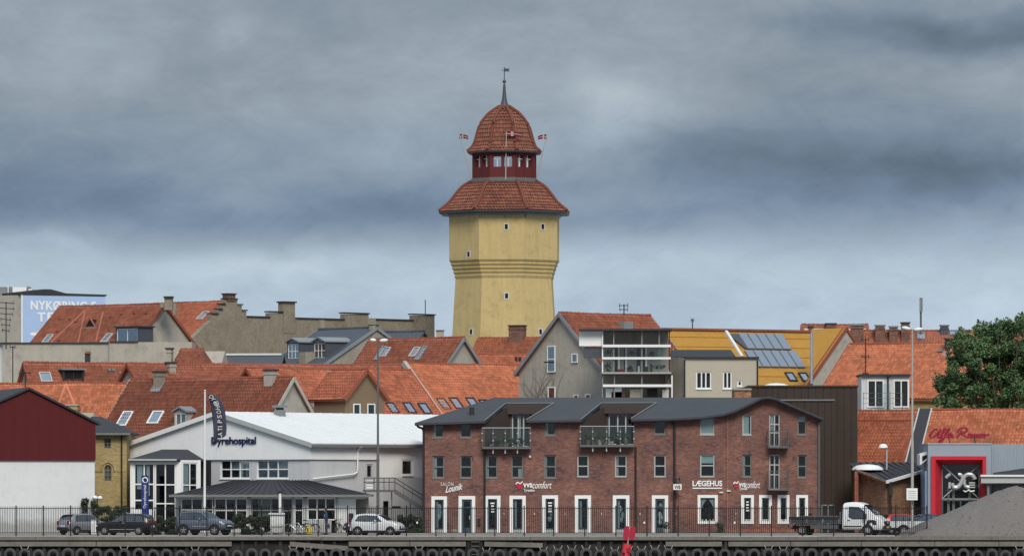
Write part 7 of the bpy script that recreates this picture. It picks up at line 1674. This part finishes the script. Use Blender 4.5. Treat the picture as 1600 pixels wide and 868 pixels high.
# white-sided trailer
t = thing('box_trailer', 'low white sided trailer with one wheel showing beside the gravel heap', 'trailer', gp(1422, 389), R(-4)); fr = WM[t.name]
MB().box(-1.5, 1.7, -.75, -.71, .52, .95).build('side_board', M['paint_white'], t, fr); MB().box(-1.5, 1.7, .71, .75, .52, .95).build('side_board', M['paint_white'], t, fr); MB().box(-1.5, -1.46, -.71, .71, .52, .95).build('end_board', M['paint_white'], t, fr); MB().box(1.66, 1.7, -.71, .71, .52, .95).build('end_board', M['paint_white'], t, fr)
MB().box(-1.45, 1.65, -.7, .7, .46, .52).build('bed_floor', M['steel'], t, fr); MB().box(-1.5, 1.7, -.6, -.5, .36, .455).build('frame_rail', M['black'], t, fr); MB().box(-1.5, 1.7, .5, .6, .36, .455).build('frame_rail', M['black'], t, fr)
for i in range(8): MB().box(-1.45+i*.44, -1.40+i*.44, -.78, -.752, .52, .95).build('side_stake', M['grey_metal'], t, fr)
for sg in (-1, 1): wheel(t, fr, -.45, sg*.85, .30, .18, .6, sg, 'rim', 6); MB().tube([(-.45+math.cos(math.pi*i/10)*.38, sg*.85, .30+math.sin(math.pi*i/10)*.38) for i in range(11)], .06, 5).build('mudguard', M['black'], t, fr)
MB().tube([(-1.4, 0, .42), (-2.2, 0, .42), (-2.6, 0, .45)], .045, 6).build('drawbar', M['black'], t, fr); MB().tube([(-2.2, .1, .6), (-2.2, .1, .02)], .03, 6).build('jockey_leg', M['grey_metal'], t, fr)

# ================================================================ gravel heap
def heap():
    cx, cy, n = X(1592, 381.2), 381.2, 110; Rr = 8.2; hgt = Z(757, 380.5); rs = random.Random(8)
    import mathutils.noise as mn
    vs = []; fs = []
    for j in range(n+1):
        for i in range(n+1):
            x = -Rr*1.02 + 2.04*Rr*i/n; y = -Rr*.98 + 1.96*Rr*j/n
            d = math.sqrt(x*x*.98 + (y*(1.02 if y > 0 else 1.85))**2) ; d += .35*mn.noise((x*.35, y*.35, 3)); h_ = hgt*(1-d/7.9)
            h_ = hgt*.985 - math.sqrt((hgt*.985-h_)**2 + .06) + .2 if d < 8 else h_
            h_ += .10*mn.noise((x*.7, y*1.1, 7)) + .05*mn.noise((x*1.9, y*1.9, 9)) + .03*mn.noise((x*4, y*4, 1)) + rs.uniform(-.018, .018)
            vs.append((cx+x, cy+y, max(-.1, h_))); 
    for j in range(n):
        for i in range(n):
            if max(vs[j*(n+1)+i][2], vs[j*(n+1)+i+1][2], vs[(j+1)*(n+1)+i+1][2], vs[(j+1)*(n+1)+i][2]) > -.04: fs.append((j*(n+1)+i, j*(n+1)+i+1, (j+1)*(n+1)+i+1, (j+1)*(n+1)+i))
    o = solo(MB().add(vs, fs), 'gravel_heap', M['gravel'], 'big dark grey gravel heap on the quay, bottom right', 'gravel', (cx, cy, 0), smooth=60)
    st = MB(); gl = {}
    for _ in range(1500):                             # coarser stones on the slope and scattered at its foot
        a = rs.uniform(math.pi, 2*math.pi); d = rs.random()**.5*8.6; x, y = math.cos(a)*d, math.sin(a)*d/1.85
        i = int((x+Rr*1.02)/(2.04*Rr)*n); j = int((y+Rr*.98)/(1.96*Rr)*n)
        if not (0 <= i < n and 0 <= j < n) or cy+y < QY+.5: continue
        z = max(0, vs[j*(n+1)+i][2]); r = rs.uniform(.025, .075); c0 = Vector((cx+x, cy+y, z+r*.3))
        st.add([c0+Vector((r*rs.uniform(.7, 1.3), 0, 0)), c0-Vector((r, 0, 0)), c0+Vector((0, r, 0)), c0-Vector((0, r*rs.uniform(.7, 1.2), 0)), c0+Vector((0, 0, r*.8)), c0-Vector((0, 0, r*.8))], [(0, 2, 4), (2, 1, 4), (1, 3, 4), (3, 0, 4), (2, 0, 5), (1, 2, 5), (3, 1, 5), (0, 3, 5)])
    st.build('loose_stones', M['gravel'], o)['kind'] = 'stuff'; return o
heap()

# ================================================================ lamps, flags, signs
def lamp_post(px, Y, pyt, label, heads, m_, r=.11, base=.16):
    t = thing('street_lamp', label, 'street lamp', gp(px, Y)); zt = Z(pyt, Y); x = X(px, Y)
    MB().tube([(x, Y, 0), (x, Y, zt*.45), (x, Y, zt*.46), (x, Y, zt)], [base, base*.92, r*.8, r*.55], 10).build('pole', M[m_], t, None, 30)
    for (x0, x1, y0, y1) in heads:
        a = P(x0, y0, Y); b = P(x1, y1, Y); MB().tube([Vector((x, Y, zt-.15)), Vector((x, Y, zt)), a], .05, 6).build('arm', M[m_], t)
        c = (a+b)/2; d = b-a; k = MB().lathe([(.02, -.5), (.08, -.42), (.13, -.1), (.12, .2), (.07, .44), (.02, .5)], 12); L_ = abs(d.x)
        mt = Matrix.Translation(c) @ Matrix.Rotation(math.atan2(d.x, d.z), 4, 'Y') @ Matrix.Diagonal((1, 1, d.length, 1)); k.build('lamp_head', M['lamp_white'], t, mt, 60)
    return t
lamp_post(590.5, 391, 530, 'tall dark double headed street lamp behind the white city car', [(588, 578, 531.5, 530.5), (593, 606, 532, 531)], 'steel', .10, .105)
t = lamp_post(1425.5, 383.5, 514, 'tall pale double headed street lamp with white box by the gravel heap', [(1423, 1409, 514, 511), (1428, 1442, 515, 513.5)], 'concrete', .10, .105)
MB().box(X(1416.5, 383), X(1433.5, 383), 382.9, 383.25, Z(780.5, 383), Z(762, 383)).build('notice_box', M['white'], t)
for i in range(4): MB().box(X(1419, 383), X(1431, 383), 382.885, 382.897, Z(767+i*3.4, 383), Z(766+i*3.4, 383)).build('notice_line', M['win_light'], t)
t = thing('yard_lamp', 'small yard lamp with white dome shade before the low orange roof', 'lamp', (X(1385.5, 408), 408, Z(733, 408)))
MB().tube([P(1385.5, 735, 408), P(1385.5, 699, 408), P(1381, 697, 408)], .06, 6).build('pole', M['win_light'], t); MB().lathe([(.34, 0), (.32, .12), (.2, .26), (.02, .3)], 14, P(1380, 699, 408)).build('lamp_shade', M['lamp_white'], t, None, 60)
# flagpole with banner
FPY = 395.5
t = thing('flagpole', 'white flagpole before the animal clinic', 'flagpole', gp(319.5, FPY)); MB().tube([(X(319.5, FPY), FPY, 0), P(320.3, 611, FPY)], [.10, .055], 10).build('pole', M['white'], t, None, 40); MB().lathe([(.02, 0), (.08, .05), (.02, .12)], 8, P(320.3, 611, FPY)).build('finial', M['white'], t)
def banner():
    L_ = [(324, 615), (328, 628), (331, 645), (333, 665), (333.5, 685), (332.5, 693)]; R_ = [(329, 616), (341, 620), (349, 633), (352.5, 648), (354, 668), (353, 680)]
    lp = catmull([(a, b, 0) for a, b in L_], 5); rp = catmull([(a, b, 0) for a, b in R_], 5); n = len(lp); vs = []; m = 9
    for i in range(n):
        for j in range(m):
            f_ = j/(m-1); px = lp[i].x + (rp[i].x-lp[i].x)*f_; py = lp[i].y + (rp[i].y-lp[i].y)*f_; vs.append(P(px, py, FPY-.2+.14*math.sin(f_*5+i*.25)))
    o = solo(MB().add(vs, [(i*m+j, i*m+j+1, (i+1)*m+j+1, (i+1)*m+j) for i in range(n-1) for j in range(m-1)] ), 'banner_flag', M['flag_blue'], 'dark blue banner with pale lettering hanging from the white flagpole', 'flag', P(324, 615, FPY-.2), smooth=60)
    md = o.modifiers.new('thickness', 'SOLIDIFY'); md.thickness = .012
    # lettering reads down the cloth, seen from its back
    txt = 'DYREHOSPITAL'
    for i, ch in enumerate(txt):
        f_ = .06 + .88*(i+.5)/len(txt); k = f_*(n-1); a = int(k); lpq, rpq = lp[a], rp[a]; cxp = lpq.x + (rpq.x-lpq.x)*(.62-.14*f_); cyp = lpq.y + (rpq.y-lpq.y)*.5 + 1.0
        vs_, fs_ = text_mb(ch, 0, .012, .02); xs = [p.x for p in vs_]; ys = [p.y for p in vs_]; hgt = 7.0; wid = 5.2; q = []
        for p in vs_:
            s_ = (p.x-min(xs))/max(1e-6, max(xs)-min(xs))-.5 if ch != 'I' else ((p.x-min(xs))/max(1e-6, max(xs)-min(xs))-.5)*.25; t_ = (p.y-min(ys))/(max(ys)-min(ys))-.5
            q.append(P(cxp - t_*hgt*.98, cyp - s_*wid, FPY-.40-p.z))
        MB().add(q, fs_).build('lettering', M['curtain'], o)
banner()
# blue pylon sign
BYp = 394.8
t = thing('pylon_sign', 'tall dark blue pylon sign with round white emblem by the porch', 'sign', gp(226.5, BYp))
MB().box(X(221, BYp), X(232, BYp), BYp, BYp+.25, 0, Z(742, BYp)).build('panel', M['blue_sign'], t); e = P(226.8, 749, BYp)
MB().lathe([(.01, -.02), (.21, -.02), (.21, 0), (.01, 0)], 18, e - Vector((0, .005, 0)), axis='Y').build('emblem', M['white'], t); MB().lathe([(.01, -.02), (.12, -.02), (.12, 0), (.01, 0)], 14, e - Vector((-.02, .028, .03)), axis='Y').build('emblem_mark', M['navy'], t)
k = MB().tube([e + Vector((-.12, -.05, .02)), e + Vector((-.03, -.05, .12)), e + Vector((.12, -.05, .05))], .035, 6); k.build('emblem_mark', M['navy'], t)
text('Dyrehospital', t, I4, X(223.8, BYp), X(229.6, BYp), Z(793, BYp), Z(757, BYp), BYp-.003, 'white', .02, bold=.0, rot=90)
# white notice board on legs
NY = 393.0
t = thing('notice_board', 'white roofed notice board on legs before the clinic hedge', 'notice board', gp(433.5, NY))
MB().box(X(422.5, NY), X(444, NY), NY, NY+.15, Z(821, NY), Z(803, NY)).build('board', M['white_panel'], t); MB().box(X(420, NY), X(445, NY), NY-.15, NY+.3, Z(803, NY)+.003, Z(800.5, NY)).build('board_roof', M['white'], t)
for q in (424.5, 443.5): MB().box(X(q, NY)-.05, X(q, NY)+.05, NY+.02, NY+.13, 0, Z(800.6, NY)).build('leg', M['white_wall'], t)
for i in range(3):
    for j in range(3): MB().box(X(433+j*3.2, NY), X(435.6+j*3.2, NY), NY-.012, NY-.002, Z(811+i*3.4, NY), Z(808.3+i*3.4, NY)).build('notice', M['white'], t)
t = thing('utility_cabinet', 'white cabinet standing between the silver and black cars', 'cabinet', gp(146, 390)); MB().box(X(142, 390), X(150.5, 390), 390, 390.3, .05, Z(812, 390)).build('body', M['white'], t); MB().box(X(141.6, 390), X(151, 390), 389.97, 390.33, Z(812, 390)+.003, Z(811, 390)).build('lid', M['win_light'], t); MB().box(X(146, 390)-.008, X(146, 390)+.008, 389.985, 389.998, .1, Z(813, 390)).build('door_gap', M['win_grey'], t)
t = thing('globe_lamp', 'low garden lamp with two white heads behind the shrubs', 'lamp', gp(152, 400)); MB().tube([gp(152, 400), P(152, 778, 400)], .04, 6).build('pole', M['dark_metal'], t)
for x_, y_ in ((148.5, 777), (156, 777.5)): MB().lathe([(.02, -.14), (.16, -.08), (.2, .02), (.12, .14), (.02, .16)], 12, P(x_, y_, 399.9)).build('lamp_head', M['lamp_white'], t, None, 60)
t = thing('planter', 'dark clipped plant in a pale pot beside the last shop door', 'planter', gp(1041, 398.5)); MB().lathe([(.16, 0), (.24, .35), (.2, .36), (.02, .3)], 12, gp(1041, 398.5)).build('pot', M['white_wall'], t, None, 40); leaf_cloud([((X(1041, 398.5), 398.5, .55), (.25, .25, .3))], 120, .14).build('plant', M['leaf_dark'], t)['kind'] = 'stuff'
k = MB(); rs = random.Random(9); k.lathe([(.02, 0), (.22, .01), (.24, .12), (.15, .22), (.02, .25)], 9, (0, 0, 0)); k.v = [(a*rs.uniform(.9, 1.15), b*rs.uniform(.9, 1.15), c_) for a, b, c_ in k.v]; solo(k, 'boulder', M['stone_wall'], 'small dark boulder at the foot of the brick wall by the salon', 'boulder', (0, 0, 0)).location = (X(710, 396.3), 396.3, .1)

# ================================================================ bicycles and a person
def bicycle(label, px, Y, rz, m_):
    t = thing('bicycle', label, 'bicycle', gp(px, Y), rz, 'bicycles by the clinic'); fr = WM[t.name]; r = .34; z0 = .0
    for x in (-.52, .52):
        pts = [(x+math.cos(2*math.pi*i/20)*r, 0, r+math.sin(2*math.pi*i/20)*r) for i in range(21)]; w_ = MB().tube(pts, .022, 6, False).build('wheel', M['tyre'], t, fr)
        for i in range(8): a = math.pi*i/8; MB().tube([(x+math.cos(a)*r, 0, r+math.sin(a)*r), (x-math.cos(a)*r, 0, r-math.sin(a)*r)], .004, 3).build('spoke', M['steel'], w_, fr)
        MB().tube([(x+math.cos(a)*(r+.04), 0, r+math.sin(a)*(r+.04)) for a in [math.pi*i/8 for i in range(9)]], .018, 5).build('mudguard', M[m_], t, fr)
    k = MB(); bb = (-.05, 0, .30); st = (-.18, 0, .80); hd = (.36, 0, .84); hb = (.40, 0, .66)
    for a, b in ((bb, st), (bb, hb), (st, hb), (hd, hb), (bb, (-.52, 0, r)), (st, (-.52, 0, r)), (hb, (.52, 0, r))): k.tube([a, b], .026, 6)
    k.build('frame', M[m_], t, fr)
    MB().tube([st, (-.2, 0, .95)], .018, 6).build('seat_post', M['steel'], t, fr); s_ = MB().lathe([(.02, 0), (.12, .02), (.11, .07), (.02, .09)], 10); s_.v = [(a*1.25, b*.8, c_) for a, b, c_ in s_.v]; s_.build('saddle', M['black'], t, fr @ Matrix.Translation((-.22, 0, .94)))
    MB().tube(catmull([(.22, .28, 1.05), (.34, .22, 1.08), (.37, 0, 1.0), (.34, -.22, 1.08), (.22, -.28, 1.05)], 4), .016, 6).build('handlebar', M['steel'], t, fr); MB().tube([hd, (.36, 0, 1.0)], .018, 6).build('stem', M['steel'], t, fr)
    MB().lathe([(.01, -.02), (.09, -.02), (.09, .02), (.01, .02)], 14, bb, axis='Y').build('chainring', M['steel'], t, fr); MB().box(-.85, -.30, -.07, .07, .72, .74).build('carrier', M['black'], t, fr)
    return t
bicycle('pale framed bicycle leaning near the notice board', 462, 394.0, R(168), 'rim'); bicycle('dark bicycle with yellow pannier beside the clinic annex', 481, 394.6, R(14), 'dark_metal')
p0 = Vector(gp(482.5, 393.9)); b_ = MB(); b_.prism([p0 + Vector((-.20, 0, .04)), p0 + Vector((.20, 0, .04)), p0 + Vector((.22, 0, .50)), p0 + Vector((.08, 0, .56)), p0 + Vector((-.20, 0, .52))], (0, .22, 0)); solo(b_, 'carrier_bag', M['yellow'], 'bright yellow bag standing by the dark bicycle', 'bag', p0)
t = thing('bicycle', 'dark bicycle at the white annex wall right of the standing person', 'bicycle', (0, 0, 0))
bpy.data.objects.remove(t)
bicycle('dark bicycle leaning on the white annex wall right of the person', 527, 396.2, R(70), 'dark_metal')

def person(px, Y):
    base = Vector(gp(px, Y)); t = thing('person', 'person in dark clothes and blue top standing by the annex', 'person', base)
    def skin(name, verts, edges, m_, parent, sub=2):
        me = bpy.data.meshes.new(name); me.from_pydata([v[0] for v in verts], edges, []); o = bpy.data.objects.new(name, me); link(o, parent, WM[parent.name]); me.materials.append(M[m_])
        md = o.modifiers.new('skin', 'SKIN'); sv = me.skin_vertices[0].data
        for i, v in enumerate(verts): sv[i].radius = v[1] if isinstance(v[1], tuple) else (v[1], v[1]); sv[i].use_root = (i == 0)
        sb = o.modifiers.new('sub', 'SUBSURF'); sb.levels = sb.render_levels = sub
        for p in me.polygons: p.use_smooth = True
        md.use_smooth_shade = True; return o
    V = [((0, 0, .92), (.155, .11)), ((0, 0, 1.12), (.15, .105)), ((-.02, 0, 1.36), (.19, .115)), ((-.03, 0, 1.50), (.065, .06)), ((-.05, 0, 1.58), (.058, .058)),
         ((0, -.10, .86), (.10, .10)), ((.02, -.11, .48), (.068, .068)), ((.05, -.11, .09), (.045, .045)), ((-.10, -.12, .035), (.04, .035)),
         ((0, .10, .86), (.10, .10)), ((-.05, .11, .48), (.068, .068)), ((-.02, .11, .09), (.045, .045)), ((-.17, .12, .035), (.04, .035)),
         ((-.01, -.22, 1.40), (.062, .062)), ((.05, -.27, 1.13), (.05, .05)), ((-.08, -.27, .92), (.036, .036)), ((-.01, .22, 1.40), (.062, .062)), ((.06, .27, 1.13), (.05, .05)), ((.06, .27, .88), (.036, .036))]
    E = [(0, 1), (1, 2), (2, 3), (3, 4), (0, 5), (5, 6), (6, 7), (7, 8), (0, 9), (9, 10), (10, 11), (11, 12), (2, 13), (13, 14), (14, 15), (2, 16), (16, 17), (17, 18)]
    skin('body', V, E, 'flag_blue', t)
    h_ = MB().lathe([(.02, -.13), (.055, -.115), (.078, -.06), (.088, .0), (.086, .05), (.066, .095), (.02, .115)], 14); h_.v = [(a*1.1, b*.92, c_) for a, b, c_ in h_.v]
    for k, (a, b, c_) in enumerate(h_.v):
        if a < -.08 and -.05 < c_ < .02: h_.v[k] = (a-.022, b, c_)
    hd = h_.build('head', M['skin'], t, Matrix.Translation(base + Vector((-.07, 0, 1.68))), 70)
    hr = MB().lathe([(.09, -.06), (.098, .0), (.094, .06), (.07, .108), (.02, .125)], 14); hr.v = [(a*1.1+.018, b*.95, c_+.01) for a, b, c_ in hr.v]; hr.build('hair', M['bark'], t, Matrix.Translation(base + Vector((-.06, 0, 1.68))), 70)
    for sg in (-1, 1): MB().lathe([(.004, 0), (.012, .004), (.004, .008)], 8, axis='Y').build('eye', M['black'], hd, Matrix.Translation(base + Vector((-.163, sg*.034, 1.69))) @ Matrix.Rotation(R(90), 4, 'Z'))
    for sg in (-1, 1): MB().lathe([(.01, -.01), (.026, 0), (.01, .012)], 8, axis='Y').build('ear', M['skin'], hd, Matrix.Translation(base + Vector((-.06, sg*.085, 1.67))))
    MB().box(-.165, -.158, -.025, .025, 1.615, 1.622).build('mouth', M['dark_red'], hd, Matrix.Translation(base))
    k = MB(); k.lathe([(.09, 0), (.165, .06), (.185, .22), (.15, .36), (.07, .40)], 12); k.v = [(a*.72-.075, b*1.05, c_) for a, b, c_ in k.v]; k.build('blue_top', M['teal_top'], t, Matrix.Translation(base + Vector((0, 0, 1.05))), 60)
    for (hx, hy, hz) in ((-.10, -.27, .88), (.06, .27, .84)):
        k = MB(); k.lathe([(.01, -.04), (.036, -.03), (.042, .01), (.03, .05), (.01, .06)], 8); k.build('hand', M['skin'], t, Matrix.Translation(base + Vector((hx, hy, hz))), 60)
        for f_ in range(4): MB().tube([base + Vector((hx-.03+f_*.02, hy, hz-.02)), base + Vector((hx-.035+f_*.021, hy, hz-.07)), base + Vector((hx-.045+f_*.02, hy, hz-.10+.006*abs(f_-1)))], [.010, .009, .007], 5).build('finger', M['skin'], t)
        MB().tube([base + Vector((hx-.035, hy, hz+.01)), base + Vector((hx-.06, hy, hz-.03)), base + Vector((hx-.055, hy, hz-.06))], [.011, .010, .008], 5).build('thumb', M['skin'], t)
    for sg in (-.11, .12): k = MB().lathe([(.03, 0), (.055, .01), (.05, .05), (.02, .07)], 10); k.v = [(a*2.0-.04, b*.9, c_) for a, b, c_ in k.v]; k.build('shoe', M['black'], t, Matrix.Translation(base + Vector((.02 if sg < 0 else -.06, sg, 0))), 50)
    bg = MB(); q = base + Vector((.08, .27, .42)); bg.prism([q + Vector((-.14, -.08, 0)), q + Vector((.16, -.08, 0)), q + Vector((.14, -.08, .30)), q + Vector((-.12, -.08, .30))], (0, .16, 0)); bo = solo(bg, 'hand_bag', M['flag_blue'], 'dark bag held by the standing person', 'bag', q)
    MB().tube(catmull([q + Vector((-.08, 0, .30)), q + Vector((-.04, 0, .40)), q + Vector((.04, 0, .40)), q + Vector((.08, 0, .30))], 4), .012, 5).build('handle', M['black'], bo)
M['teal_top'] = mat('teal_cloth', (.03, .16, .26), .8, fine=.15)
person(510, 393.5)

# ================================================================ harbour marker
t = thing('channel_marker', 'red channel marker post with rounded twin plate topmark in the water', 'marker', (X(972, 330), 330, -2.2)); BYm = 330.0
def bp(px, py, d=0.0): return P(px, py, BYm+d)
ax = (bp(987, 846) - bp(975, 900)).normalized()
b = MB(); b.tube([bp(972, 905), bp(974.5, 880), bp(980.5, 849)], [.30, .27, .235], 16); b.build('post', M['buoy_red'], t, None, 40)
MB().tube([bp(980.5, 850), bp(983.5, 822)], .05, 8).build('stem', M['plaster_beige'], t)
for dx_ in (-4.7, 4.7):
    cxp, cyp = 983.5 + dx_, 832; k = MB(); n = 22; pts = []
    for i in range(n): a = 2*math.pi*i/n; ca, sa = math.cos(a), math.sin(a); pts.append(bp(cxp + 4.75*math.copysign(abs(ca)**.75, ca) + 2.6*sa*.5, cyp - 11.2*math.copysign(abs(sa)**.75, sa), .08*dx_))
    k.prism(pts, (0, .30, 0)); k.build('topmark_plate', M['topmark_red'], t)
MB().box(bp(978.5, 0).x, bp(985, 0).x, BYm-.27, BYm-.20, bp(0, 862).z, bp(0, 855).z).build('marker_plate', M['dark_red'], t); MB().lathe([(.01, -.03), (.085, -.03), (.085, .03), (.01, .03)], 14, bp(974.3, 864, -.27), axis='Y').build('marker_hole', M['black'], t)
# ================================================================ trees and shrubs
def big_tree():
    Y = 427.0; rt = random.Random(21)
    t = thing('leafy_tree', 'large dark green leafy tree behind the showroom roof, far right', 'tree', gp(1572, Y))
    blobs = [(1500, 528, 20), (1522, 545, 22), (1535, 518, 20), (1560, 512, 18), (1580, 508, 20), (1605, 505, 22), (1478, 590, 18), (1495, 575, 20), (1482, 612, 20), (1505, 602, 22), (1530, 575, 20), (1545, 550, 22), (1570, 545, 24), (1596, 540, 26), (1625, 535, 26), (1525, 610, 20), (1490, 632, 13),
             (1555, 600, 16), (1575, 585, 20), (1600, 580, 24), (1560, 628, 20), (1590, 622, 22), (1620, 600, 28), (1535, 628, 14), (1640, 570, 28), (1650, 610, 26), (1515, 560, 13), (1585, 655, 22), (1620, 645, 24), (1487, 560, 10), (1548, 575, 12), (1470, 600, 12), (1528, 505, 9), (1558, 500, 8), (1592, 502, 10), (1508, 512, 9), (1575, 502, 7), (1515, 585, 18), (1540, 595, 18), (1510, 545, 18), (1545, 530, 20), (1560, 570, 22), (1585, 565, 22), (1610, 560, 24), (1580, 605, 20), (1605, 625, 24), (1520, 528, 16), (1498, 600, 16), (1545, 615, 16), (1500, 555, 14), (1575, 525, 20)]
    k = mpp(Y); cl = []; cen = []
    for (px, py, r) in blobs:
        py += 8 if py < 560 else 3; dy = rt.uniform(-2.4, 2.4); c = P(px, py, Y+dy); cen.append(c); rr = r*k
        for _ in range(8): cl.append((c + Vector((rt.gauss(0, rr*.5), rt.gauss(0, rr*.6), rt.gauss(0, rr*.5))), (rr*.54, rr*.54, rr*.44)))
    leaf_cloud(cl, 42000, .22, rnd=rt).build('crown', M['leaf'], t)['kind'] = 'stuff'
    b0 = Vector(gp(1572, Y)); tr = MB(); tr.tube([b0, b0 + Vector((.1, 0, 3)), b0 + Vector((0, 0, 6))], [.42, .32, .26], 10); tr.build('trunk', M['bark'], t, None, 50)
    for c in cen[::1]:
        s_ = b0 + Vector((0, 0, rt.uniform(3.5, 6.2))); m_ = s_.lerp(c, .5) + Vector((0, 0, -.5)); MB().tube(catmull([s_, m_, c], 3), [.08, .07, .06, .05, .04, .03, .02], 5).build('limb', M['bark'], t)
big_tree()
def shrub(name, label, boxes, Y, n, size, m_='leaf_dark', seed=1, cat='shrub'):
    rt = random.Random(seed); k = mpp(Y); t = thing(name, label, cat, gp((boxes[0][0]+boxes[-1][1])/2, Y)); cl = []
    for (x0, x1, y0, y1) in boxes:
        w_, h_ = (x1-x0), (y1-y0); m = max(2, int(w_*h_/45))
        for _ in range(m):
            cl.append((P(rt.uniform(x0+3, x1-3), rt.uniform(y0+3, y1-2), Y+rt.uniform(-.3, .3)), (5*k, .4, 4.2*k)))
        for _ in range(3):
            q = rt.uniform(x0+2, x1-2); a = Vector(gp(q, Y)); MB().tube([a, P(q+rt.uniform(-3, 3), y0+h_*.4, Y)], [.03, .012], 4).build('stem', M['bark'], t)
    leaf_cloud(cl, n*3, size, rnd=rt).build('foliage', M[m_], t)['kind'] = 'stuff'; return t
shrub('shrub', 'dark evergreen shrubs behind the silver and black cars', [(118, 150, 797, 828), (145, 200, 790, 828), (128, 138, 777, 800), (142, 152, 775, 795)], 399.5, 2600, .15, seed=2)
shrub('hedge', 'clipped dark hedge between the black car and the off-road car', [(236, 280, 805, 833)], 394.5, 1500, .13, seed=3, cat='hedge')
shrub('hedge', 'dark hedge right of the off-road car with a yellowish tip', [(362, 425, 803, 833), (372, 386, 799, 806)], 394.5, 2200, .13, seed=4, cat='hedge')
shrub('shrub', 'dense dark shrub between the white city car and the brick building', [(622, 659, 803, 833)], 397.5, 1500, .15, seed=5)
shrub('shrub', 'small weeds growing at the foot of the brick wall', [(1116, 1132, 815, 833)], 398.8, 160, .10, seed=6)
